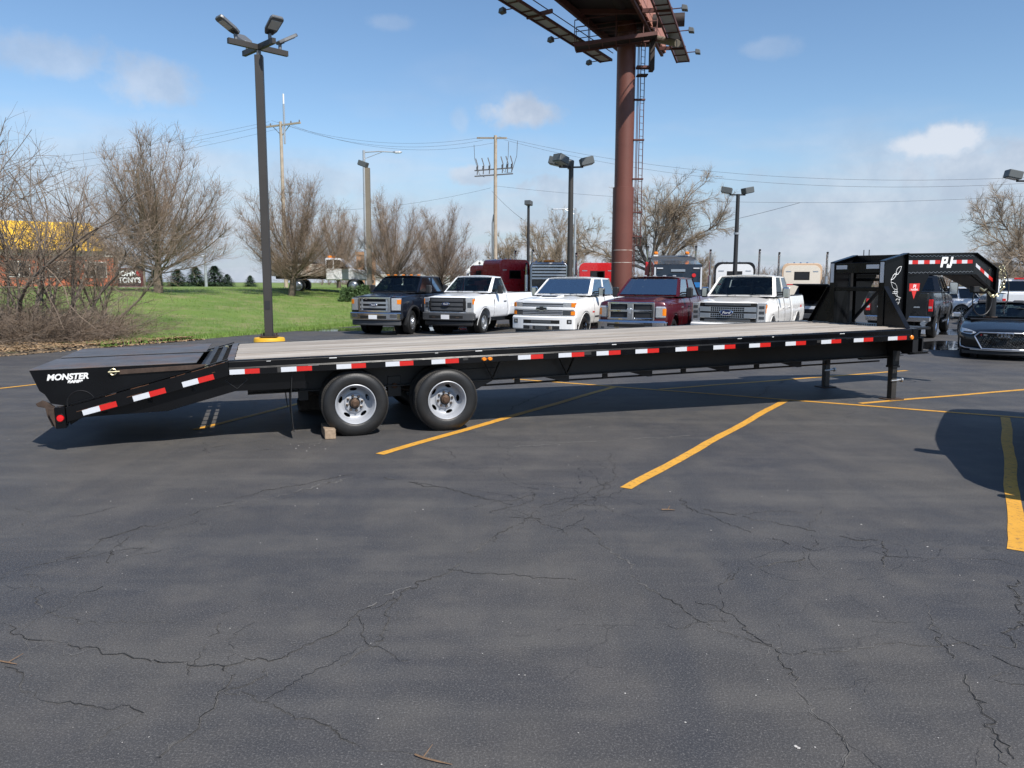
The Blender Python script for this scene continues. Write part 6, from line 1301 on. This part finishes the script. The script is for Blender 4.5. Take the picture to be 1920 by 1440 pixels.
        for t in lamps:
            q = p0+d*t+out*w; l = MB().tube([q, q+out*.45+up*.0], .022, 6).build('lamp_arm', 'bill_rust', root); e = q+out*.55
            MB().add([e-dn*.16-out*.12-up*.09, e+dn*.16-out*.12-up*.09, e+dn*.16+out*.13-up*.13, e-dn*.16+out*.13-up*.13, e-dn*.13-out*.10+up*.12, e+dn*.13-out*.10+up*.12, e+dn*.13+out*.11+up*.06, e-dn*.13+out*.11+up*.06], [(0, 1, 2, 3), (4, 5, 6, 7), (0, 1, 5, 4), (1, 2, 6, 5), (2, 3, 7, 6), (3, 0, 4, 7)]).build('flood_lamp', 'head_grey', l, .02)
    zc = 13.0
    catwalk(V_(5.0, 40.9, zc), V_(-.35, 31.6, zc), (-.867, .498, 0), (.02, .42, .83)); catwalk(V_(8.35, 41.2, zc), V_(4.95, 30.8, zc), (.951, -.311, 0), (.14, .45, .72))
    # service cage across the column front
    c0, c1 = W(1077, 84, Y-1.6), W(1232, 62, Y-1.3); dpt = Vector((.15, .95, 0)); m = MB(); up = Vector((0, 0, 1)); dd = c1-c0
    for q in (c0, c0+dpt): m.bar(q, q+dd, .08, .16); m.bar(q+up*1.05, q+dd+up*1.05, .04, .04); m.bar(q+up*.55, q+dd+up*.55, .03, .03)
    for i in range(7):
        q = c0+dd*(i/6); m.bar(q, q+dpt, .05, .08)
        if i in (0, 1, 3, 5, 6): m.bar(q, q+up*1.05, .035, .035, (0, 1, 0)); m.bar(q+dpt, q+dpt+up*1.05, .035, .035, (0, 1, 0))
    m.build('service_cage', 'bill_rust', root); MB().add([c0+dpt*.08, c0+dd+dpt*.08, c0+dd+dpt*.92, c0+dpt*.92], [(0, 1, 2, 3)]).build('cage_floor', 'bill_dark', root)
    B(1.05, 1.25, -.5, 0, zt-.95, zt+.5).build('power_cabinet', 'bill_dark', root); B(.44, 1.2, -.45, -.1, zt-.85, zt-.75).build('cabinet_bracket', 'bill_rust', root); MB().tube([(1.0, .8, zt+.9), (2.1, -1.4, zt-.05)], .16, 12).build('strut_tube', 'pole_tan', root); B(.45, .95, -.6, -.1, zt-1.2, zt-1.16).build('ladder_landing', 'bill_dark', root)
billboard()
# ------------------------------------------------------------------ bare trees
pm('bark_pear', (.165, .128, .095), .9, var=(3, .25)); pm('twig_pear', (.265, .195, .142), .9, var=(1.2, .25)); pm('bark_brush', (.15, .125, .10), .9, var=(3, .3)); pm('twig_brush', (.225, .17, .125), .9, var=(.9, .3)); pm('bark_cotton', (.20, .165, .13), .9, var=(2, .25)); pm('twig_cotton', (.30, .235, .165), .9, var=(.6, .2)); pm('twig_far', (.20, .155, .125), .95, var=(.15, .25)); pm('needles', (.030, .062, .028), .8, var=(3, .35)); pm('hedge', (.045, .085, .022), .7, var=(4, .4))
class Segs:
    def __init__(s): s.a = []; s.b = []; s.r = []; s.X = []
    def poly(s, P, r0, r1):
        n = len(P)-1
        for i in range(n): s.a.append(P[i]); s.b.append(P[i+1]); s.r.append((r0+(r1-r0)*i/n, r0+(r1-r0)*(i+1)/n))
    def mesh(s, name, mat, sides=3):
        a = np.concatenate([np.array(s.a)]+[x[0] for x in s.X]); b = np.concatenate([np.array(s.b)]+[x[1] for x in s.X]); r = np.concatenate([np.array(s.r)]+[x[2] for x in s.X]); d = b-a; d /= np.maximum(np.linalg.norm(d, axis=1, keepdims=True), 1e-6)
        ref = np.where(np.abs(d[:, 2:3]) < .9, np.array([[0, 0, 1.]]), np.array([[1., 0, 0]])); u = np.cross(d, ref); u /= np.linalg.norm(u, axis=1, keepdims=True); v = np.cross(d, u); n = len(a); V = np.zeros((n, 2*sides, 3))
        for k in range(sides):
            t = 2*PI*k/sides; o = u*math.cos(t)+v*math.sin(t); V[:, k] = a+o*r[:, :1]; V[:, sides+k] = b+o*r[:, 1:]
        F = np.array([[k, (k+1) % sides, sides+(k+1) % sides, sides+k] for k in range(sides)]); Fq = (np.arange(n)[:, None, None]*2*sides+F[None]).reshape(-1, 4)
        me = fast_mesh(name, V.reshape(-1, 3), Fq, mat)
        if sides > 3: me.polygons.foreach_set('use_smooth', [True]*len(me.polygons))
        return me
def walk(rng, p, d, L, n, up, jit, grav=0.0):
    p = np.array(p, float); d = np.array(d, float); d /= np.linalg.norm(d); P = [p.copy()]; D = [d.copy()]
    for i in range(n):
        d = d+np.array([0, 0, up-grav*i/n])+rng.normal(0, jit, 3); d /= np.linalg.norm(d); p = p+d*L/n; P.append(p.copy()); D.append(d.copy())
    return P, D
def side_dir(rng, d, ang):
    r = rng.normal(0, 1, 3); r -= d*np.dot(r, d); r /= np.linalg.norm(r); return d*math.cos(ang)+r*math.sin(ang)
def grow(seed, kind):
    rng = np.random.default_rng(seed); T = Segs(); W = Segs(); U = rng.uniform
    def twigs(P, D, n, L0, L1, r, up, lv=1):
        P = np.array(P); D = np.array(D)
        def batch(base, dr, L, r0, up):
            m = len(base); q = rng.normal(0, 1, (m, 3)); q -= dr*(q*dr).sum(1, keepdims=True); q /= np.linalg.norm(q, axis=1, keepdims=True); an = U(.35, .9, (m, 1)); d1 = dr*np.cos(an)+q*np.sin(an)
            mid = base+d1*L/2; d2 = d1+np.array([0, 0, up*1.6])+rng.normal(0, .14, (m, 3)); d2 /= np.linalg.norm(d2, axis=1, keepdims=True); end = mid+d2*L/2
            W.X.append((base, mid, np.tile([r0, r0*.75], (m, 1)))); W.X.append((mid, end, np.tile([r0*.75, r0*.45], (m, 1)))); return mid, d2
        i = rng.integers(1, len(P), n); f = U(0, 1, (n, 1)); base = P[i]*f+P[i-1]*(1-f); L = U(L0, L1, (n, 1)); mid, d2 = batch(base, D[i], L, r, up)
        if lv: k = max(1, int(n*.7)); batch(mid[:k], d2[:k], L[:k]*.65, r*.75, up)
    if kind == 'pear':
        P0, D0_ = walk(rng, (0, 0, -.1), (U(-.03, .03), U(-.03, .03), 1), 4.2, 8, .02, .035); T.poly(P0[:3], .23, .20); T.poly(P0[2:], .19, .05)
        for k in range(44):
            zf = (k/43)**1.15; z = 1.15+1.9*zf; el = rad(6+68*zf+U(-10, 14)); az = k*2.4+U(-.4, .4); L = (3.5+2.6*math.sin(el)**1.3)*U(.82, 1.14)
            i0 = min(len(P0)-1, max(1, int((z+.1)/4.2*8))); b0 = P0[i0].copy(); b0[2] = z
            P, D = walk(rng, b0, (math.cos(az)*math.cos(el), math.sin(az)*math.cos(el), math.sin(el)), L, 10, .115 if zf > .25 else .085, .06); T.poly(P, (.046 if zf < .6 else .04)*U(.7, 1.2), .006)
            for j in range(34):
                i = rng.integers(2, len(P)); t = i/len(P); dd = side_dir(rng, D[i-1], U(.35, .95)); l = U(.7, 2.1)*(1.2-.55*t); Q, E = walk(rng, P[i]*.5+P[i-1]*.5, dd, l, 5, .19, .11); W.poly(Q, .009, .0045); twigs(Q, E, 8, .2, .65, .0043, .18)
            twigs(P[3:], D[3:], 40, .25, .75, .0052, .2)
    elif kind == 'brush':
        for s in range(9):
            az = s*.7+U(-.3, .3); el = rad(U(40, 80)); P, D = walk(rng, (U(-.4, .4), U(-.4, .4), -.1), (math.cos(az)*math.cos(el), math.sin(az)*math.cos(el), math.sin(el)), U(4.0, 6.0), 11, .045, .13, .10); T.poly(P, U(.04, .08), .012)
            for j in range(20):
                i = rng.integers(4, len(P)); dd = side_dir(rng, D[i-1], U(.4, 1.15)); l = U(.8, 2.4); Q, E = walk(rng, P[i-1], dd, l, 5, .05, .16); (T if j < 7 else W).poly(Q, .015, .006); twigs(Q, E, 8, .25, .95, .0046, .03)
                if U() < .7:
                    dd = side_dir(rng, E[2], U(.5, 1.0)); Q, E = walk(rng, Q[2], dd, l*.7, 3, .03, .16); W.poly(Q, .009, .005); twigs(Q, E, 6, .2, .8, .0044, .03)
    elif kind == 'thicket':
        for s in range(120):
            az = U(0, 6.28); R0 = U(0, 1.2); el = rad(U(10, 60)); P, D = walk(rng, (R0*math.cos(az*2), R0*math.sin(az*2), -.05), (math.cos(az)*math.cos(el), math.sin(az)*math.cos(el), math.sin(el)), U(1.0, 2.9), 6, .0, .14, .12); (T if s < 30 else W).poly(P, U(.007, .016), .005); twigs(P, D, 12, .2, .8, .0048, 0)
    elif kind == 'cotton':
        P, D = walk(rng, (0, 0, -.2), (.03, 0, 1), 3.2, 4, 0, .05); T.poly(P, .42, .34); base = P[-1]
        for k in range(9):
            az = k*.72+U(-.3, .3); el = rad(U(28, 72)); L = U(6.0, 8.8); P, D = walk(rng, base-np.array([0, 0, U(0, 1.2)]), (math.cos(az)*math.cos(el), math.sin(az)*math.cos(el), math.sin(el)), L, 10, .02, .13); T.poly(P, U(.14, .22), .02)
            for j in range(13):
                i = rng.integers(3, len(P)); dd = side_dir(rng, D[i-1], U(.4, .95)); l = U(1.4, 3.8); Q, E = walk(rng, P[i-1], dd, l, 6, .03, .18); T.poly(Q, .055, .016)
                for m in range(9):
                    i2 = rng.integers(1, len(Q)); d2 = side_dir(rng, E[i2], U(.4, .9)); Q2, E2 = walk(rng, Q[i2], d2, U(.6, 1.6), 3, .02, .16); W.poly(Q2, .018, .010); twigs(Q2, E2, 16, .25, .75, .008, .03)
    return T, W
TM = {}
for kind, seeds, mb, mt in (('pear', (1, 2), 'bark_pear', 'twig_pear'), ('brush', (5, 6), 'bark_brush', 'twig_brush'), ('thicket', (9, 10), 'bark_brush', 'twig_brush'), ('cotton', (13, 14), 'bark_cotton', 'twig_cotton')):
    for i, s in enumerate(seeds): T, W = grow(s, kind); TM[kind, i] = (T.mesh('trunk', mb, 6), W.mesh('crown', mt, 3))
def tree(name, kind, v, px, Y, h, label, group, rz=0, wide=1.0, cat='tree', base=None):
    p = at(px, 600, Y); z = lawn_z(p.x, Y)-.03 if p.x < edge_x(Y) else 0
    if base is not None: z = base
    H0 = {'pear': 9.5, 'brush': 6.6, 'thicket': 2.0, 'cotton': 11.0}[kind]; k = h/H0; r = thing(name, (p.x, Y, z), rz, label, cat, group); r.scale = (k*wide, k*wide, k); link('trunk', TM[kind, v][0], r); link('crown', TM[kind, v][1], r); return r
GP = 'bare pear trees along the lawn'
tree('pear_tree', 'pear', 0, 300, 41, 8.4, 'bare upright pear tree standing alone left of the lamp pole', GP, .3, 1.32); tree('pear_tree', 'pear', 1, 548, 45, 7.0, 'bare pear tree on the lawn just right of the tall lamp pole', GP, 1.9, 1.32); tree('pear_tree', 'pear', 0, 637, 58, 6.2, 'smaller brownish bare tree behind the white dump truck', GP, 3.0, 1.2)
tree('pear_tree', 'pear', 1, 742, 47, 6.1, 'bare pear tree right behind the dark blue-black pickup', GP, 4.4, 1.2, base=.9); tree('pear_tree', 'pear', 0, 830, 50, 5.7, 'bare dark-trunked tree behind the white regular cab pickup', GP, 5.2, 1.15, base=.9)
GB = 'bare brush trees at the left edge'
tree('brush_tree', 'brush', 0, 18, 23.0, 7.2, 'tangled bare tree at the left edge of the picture', GB, .0); tree('brush_tree', 'brush', 1, 115, 25.0, 6.4, 'tangled bare tree second from the left edge', GB, 1.0); tree('brush_tree', 'brush', 1, 190, 28.0, 5.4, 'slender bare tree at the right end of the brush', GB, 3.9, .75)
GT = 'low brown thickets below the brush trees'
for i, (px, Y, h, lb) in enumerate(((-30, 21.5, 1.7, 'brown thicket at the extreme left below the brush'), (45, 21.8, 1.6, 'brown thicket below the leftmost brush tree'), (110, 22.4, 1.5, 'brown thicket in the middle of the brush'), (165, 23.0, 1.45, 'pale arching thicket leaning right onto the lawn'), (205, 24.5, 1.2, 'low sprawling thicket ending at the green lawn'), (80, 24.5, 1.7, 'tall thicket behind the brush tree stems'), (10, 24.5, 1.9, 'tall thicket rising at the left edge behind others'))):
    tree('thicket', 'thicket', i % 2, px, Y, h*.85, lb, GT, i*1.3, 1.55, 'shrub')
tree('cottonwood_tree', 'cotton', 0, 1208, 74, 11.6, 'large spreading bare tree behind the billboard pole', None, .6, .92, base=0); tree('cottonwood_tree', 'cotton', 1, 1040, 88, 9.8, 'bare spreading tree behind the four-headed lamp pole', None, 2.0, .75, base=0); tree('cottonwood_tree', 'cotton', 0, 962, 92, 7.4, 'small bare tree above the dark red semi', None, 3.3, .66, base=0); tree('cottonwood_tree', 'cotton', 1, 1985, 40, 8.0, 'bare tree reaching in from the right edge', None, .9, .8, base=0); tree('cottonwood_tree', 'cotton', 1, 1290, 90, 6.0, 'low bare tree to the right of the spreading tree', None, 5, .9, base=0)
def far_wood():
    rng = np.random.default_rng(21); S_ = Segs(); U = rng.uniform
    for i in range(3400):
        x = U(-30, 190); y = U(112, 150); h = U(2.2, 3.6)+2.4*max(0, min(1, (x-45)/50))*U(.6, 1); P, D = walk(rng, (x, y, 0), (U(-.1, .1), U(-.1, .1), 1), h, 4, .02, .05); S_.poly(P, .05, .015)
        for j in range(11):
            k = rng.integers(1, 5); dd = side_dir(rng, D[k], U(.3, .8)); Q, E = walk(rng, P[k], dd, U(.5, 1.7), 2, .06, .12); S_.poly(Q, .022, .012)
    tag(link('far_wood', S_.mesh('far_wood', 'twig_far')), 'distant belt of bare brown woodland along the horizon', kind='stuff')
far_wood()
# ---- evergreens and hedge
def conifer_mesh(seed):
    rng = np.random.default_rng(seed); V = []; F = []
    for i in range(3600):
        t = rng.random()**1.5; z = .03+t*.97; R = .46*(1-t)**.8+.02; a = rng.uniform(0, 6.28); rr = R*rng.uniform(.35, 1.08)*(1+.22*math.sin(a*3+z*14)+.12*math.sin(a*7+z*31)); x, y = rr*math.cos(a), rr*math.sin(a); l = rng.uniform(.05, .11); w = .03; b = len(V)
        V += [(x-w*math.sin(a), y+w*math.cos(a), z), (x+w*math.sin(a), y-w*math.cos(a), z), (x+l*math.cos(a), y+l*math.sin(a), z-rng.uniform(-.02, .05))]; F.append((b, b+1, b+2))
    return fast_mesh('foliage', V, F, 'needles')
CM = [conifer_mesh(1), conifer_mesh(2)]; CT = MB().tube([(0, 0, 0), (0, 0, .9)], [.03, .008], 6).mesh('trunk', 'bark_brush')
for i, (px, py, Y, h, lb) in enumerate(((288, 512, 66, 2.2, 'small dark evergreen beside the lone pear trunk'), (332, 510, 70, 2.3, 'small pine second from the pear trunk'), (366, 506, 70, 2.5, 'broad pine in the middle of the evergreen row'), (402, 505, 72, 2.5, 'pointed pine right of the broad one'), (426, 518, 74, 1.8, 'smallest pine at the right end of the row'), (469, 520, 78, 1.7, 'little spruce just left of the tall lamp pole'))):
    p = at(px, py, Y); z = lawn_z(p.x, Y); r = thing('evergreen_tree', (p.x, Y, z), i*1.1, lb, 'evergreen', 'small evergreens beyond the lawn'); H = p.z-z; r.scale = (H*(1.7+.25*math.sin(i*2.3)), H*1.7, H*1.2); link('trunk', CT, r); link('crown', CM[i % 2], r)
def hedge():
    rng = np.random.default_rng(4); a, b = at(640, 540, 44.5), at(735, 540, 46.5); V = []; F = []; z0 = lawn_z(a.x, 45.5)
    for i in range(9000):
        t = rng.random(); ang = rng.uniform(0, PI); rr = rng.uniform(.75, 1.05)*(1+.12*math.sin(t*19)+.08*math.sin(t*43)); x = a.x+(b.x-a.x)*t; y = 44.5+2*t+.75*rr*math.cos(ang); z = z0-.25+.95*rr*math.sin(ang)*(1-.25*(2*t-1)**4); s = rng.uniform(.03, .07); q = rng.normal(0, 1, (3, 3))*s; k = len(V)
        V += [(x+q[0][0], y+q[0][1], z+q[0][2]), (x+q[1][0], y+q[1][1], z+q[1][2]), (x+q[2][0], y+q[2][1], z+q[2][2])]; F.append((k, k+1, k+2))
    r = thing('hedge', (0, 0, 0), 0, 'low clipped green hedge behind the dark blue-black pickup', 'hedge'); link('foliage', fast_mesh('foliage', V, F, 'hedge'), r); m = MB()
    for t in (.1, .3, .5, .7, .9): m.tube([(a.x+(b.x-a.x)*t, 44.5+2*t, z0-.4), (a.x+(b.x-a.x)*t, 44.5+2*t, z0+.4)], .03, 5)
    m.build('stems', 'bark_brush', r)
hedge()
# ------------------------------------------------------------------ far buildings and signs
pm('roof_yellow', (.85, .50, .025), .5, var=(2, .1)); pm('brick_red', (.48, .14, .07), .85, var=(1.5, .2)); pm('fascia', (.62, .60, .56), .6); pm('dark_glass', (.03, .035, .04), .08); pm('tower_tan', (.50, .27, .15), .8, var=(1, .1)); pm('siding', (.72, .72, .72), .7, var=(1, .05)); pm('shingle', (.22, .20, .175), .9, var=(3, .2)); pm('sign_dark', (.035, .022, .024), .5); pm('sign_red', (.45, .03, .04), .5); pm('sign_border', (.12, .015, .022), .5)
def restaurant():
    Y = 72; x1 = at(214, 500, Y).x; x0 = x1-19; ze = at(100, 470, Y).z; zt = at(100, 417, Y).z; zb = 1.1; r = thing('restaurant', (x1, Y, zb), rad(25), 'brick restaurant with bright yellow mansard roof behind the brush', 'building'); W = x1-x0; e = ze-zb; t = zt-zb
    B(-W, 0, 0, 11, 0, e-.55).build('wall', 'brick_red', r); B(-W-.1, .1, -.1, 11.1, e-.55, e-.05).build('fascia', 'fascia', r)
    rf = MB().add([(-W-.7, -.7, e-.05), (.7-1.4, -.7, e-.05), (-.7, 11.7, e-.05), (-W-.7, 11.7, e-.05), (-W+.6, 1.6, t), (-1.9, 1.6, t), (-1.9, 9.4, t), (-W+.6, 9.4, t)], [(3, 2, 1, 0), (4, 5, 6, 7), (0, 1, 5, 4), (1, 2, 6, 5), (2, 3, 7, 6), (3, 0, 4, 7)]).build('roof', 'roof_yellow', r)
    for i in range(27): u = -W-.6+i*(W-.2)/26; MB().bar((u, -.70, e), (max(-W+.65, min(-1.95, u)), 1.58, t+.03), .06, .05).build('roof_seam', 'roof_yellow', rf)
    for i in range(6):
        x = -W+1.6+i*3.0; w = B(x, x+1.8, -.06, .02, 1.0, e-1.0).build('window', 'fascia', r); B(x+.1, x+.85, -.075, -.05, 1.1, e-1.1).build('pane', 'dark_glass', w); B(x+.95, x+1.7, -.075, -.05, 1.1, e-1.1).build('pane', 'dark_glass', w)
    B(-W+4, -W+9, 4, 7, t, t+.6).build('roof_vent', 'sign_red', r)
restaurant()
def sign():
    Y = 60; a, b = at(220, 503, Y), at(265, 537, Y); r = thing('shop_sign', (b.x, Y, 1.2), 0, 'dark restaurant sign with white lettering left of the lone pear tree', 'sign'); w = b.x-a.x; z0, z1 = b.z-1.2, a.z-1.2
    bd = B(-w, 0, 0, .3, z0, z1).build('board', 'sign_dark', r); f = MB()
    for q in ((-w-.03, -w+.02, z0, z1), (-.02, .03, z0, z1), (-w, 0, z0-.03, z0+.02), (-w, 0, z1-.02, z1+.03)): f.box(q[0], q[1], -.03, .33, q[2], q[3])
    f.build('border', 'sign_border', r); h = z1-z0
    link('lettering', text_mesh('JOHN', h*.40, 'decal_white', 0, .02, .01), bd, (-w*.56, -.02, z0+h*.70), (PI/2, 0, 0)); link('lettering', text_mesh('&', h*.40, 'sign_red', 0, .02, .01), bd, (-w*.14, -.02, z0+h*.70), (PI/2, 0, 0)); link('lettering', text_mesh("TONY'S", h*.40, 'decal_white', 0, .02, .01), bd, (-w*.48, -.02, z0+h*.33), (PI/2, 0, 0), (.92, 1, 1))
    B(-w*1.05, w*.4, -.3, .6, -.4, z0-.03).build('sign_base', 'concrete', r)
sign()
def house(px, pbase, pr, Y, w, d, label, wm='siding', rm='shingle', gable='x', zb=.5):
    p = at(px, pbase, Y); ze = p.z; zt = at(px, pr, Y).z; r = thing('house', (p.x, Y, zb), 0, label, 'building'); e, t = ze-zb, zt-zb
    B(0, w, 0, d, 0, e).build('wall', wm, r)
    if gable == 'x':   # gable faces the viewer on the left bay
        MB().prism([(0, e), (2.6, e), (1.3, t)], 'y', -.4, .0).build('gable_wall', wm, r); B(0, 2.6, -.4, 0, 0, e).build('bay_wall', wm, r)
        rf = MB().add([(-.3, -.3, e-.05), (w+.3, -.3, e-.05), (w+.3, d+.3, e-.05), (-.3, d+.3, e-.05), (.9, d/2, t), (w-.9, d/2, t)], [(0, 1, 5, 4), (1, 2, 5), (2, 3, 4, 5), (3, 0, 4)]).build('roof', rm, r)
        for s in (-1, 1): MB().bar((1.3+s*1.6, -.6, e-.1), (1.3, -.6, t+.08), .5, .12, (0, 1, 0)).build('gable_trim', 'siding', rf)
        f = B(.85, 1.75, -.46, -.40, e-.9, e-.05).build('window', 'fascia', r); B(.92, 1.68, -.48, -.455, e-.84, e-.12).build('pane', 'dark_glass', f)
    else:
        B(-.1, w+.1, -.1, d+.1, e, t).build('parapet', rm, r)
    for i in range(int(w/2.2)):
        x = (3.2 if gable == 'x' else .6)+2.2*i
        if x+1.0 < w: f = B(x, x+1.0, -.05, .0, e*.45, e*.8).build('window', 'fascia', r); B(x+.08, x+.92, -.065, -.045, e*.47, e*.78).build('pane', 'dark_glass', f)
    return r
house(879, 509, 492, 92, 7.5, 6, 'white gabled house with grey roof left of the dark red semi', zb=.0)
house(668, 478, 472, 96, 1.5, 5, 'narrow tan brick building behind the silver street light', 'tower_tan', 'tower_tan', 'flat', .8); house(704, 520, 514, 90, 3.2, 5, 'small pale building behind the pear tree by the pickup', 'siding', 'fascia', 'flat', .6); house(765, 521, 515, 86, 5.6, 6, 'long low white building between the two bare trees', 'siding', 'siding', 'flat', .3)
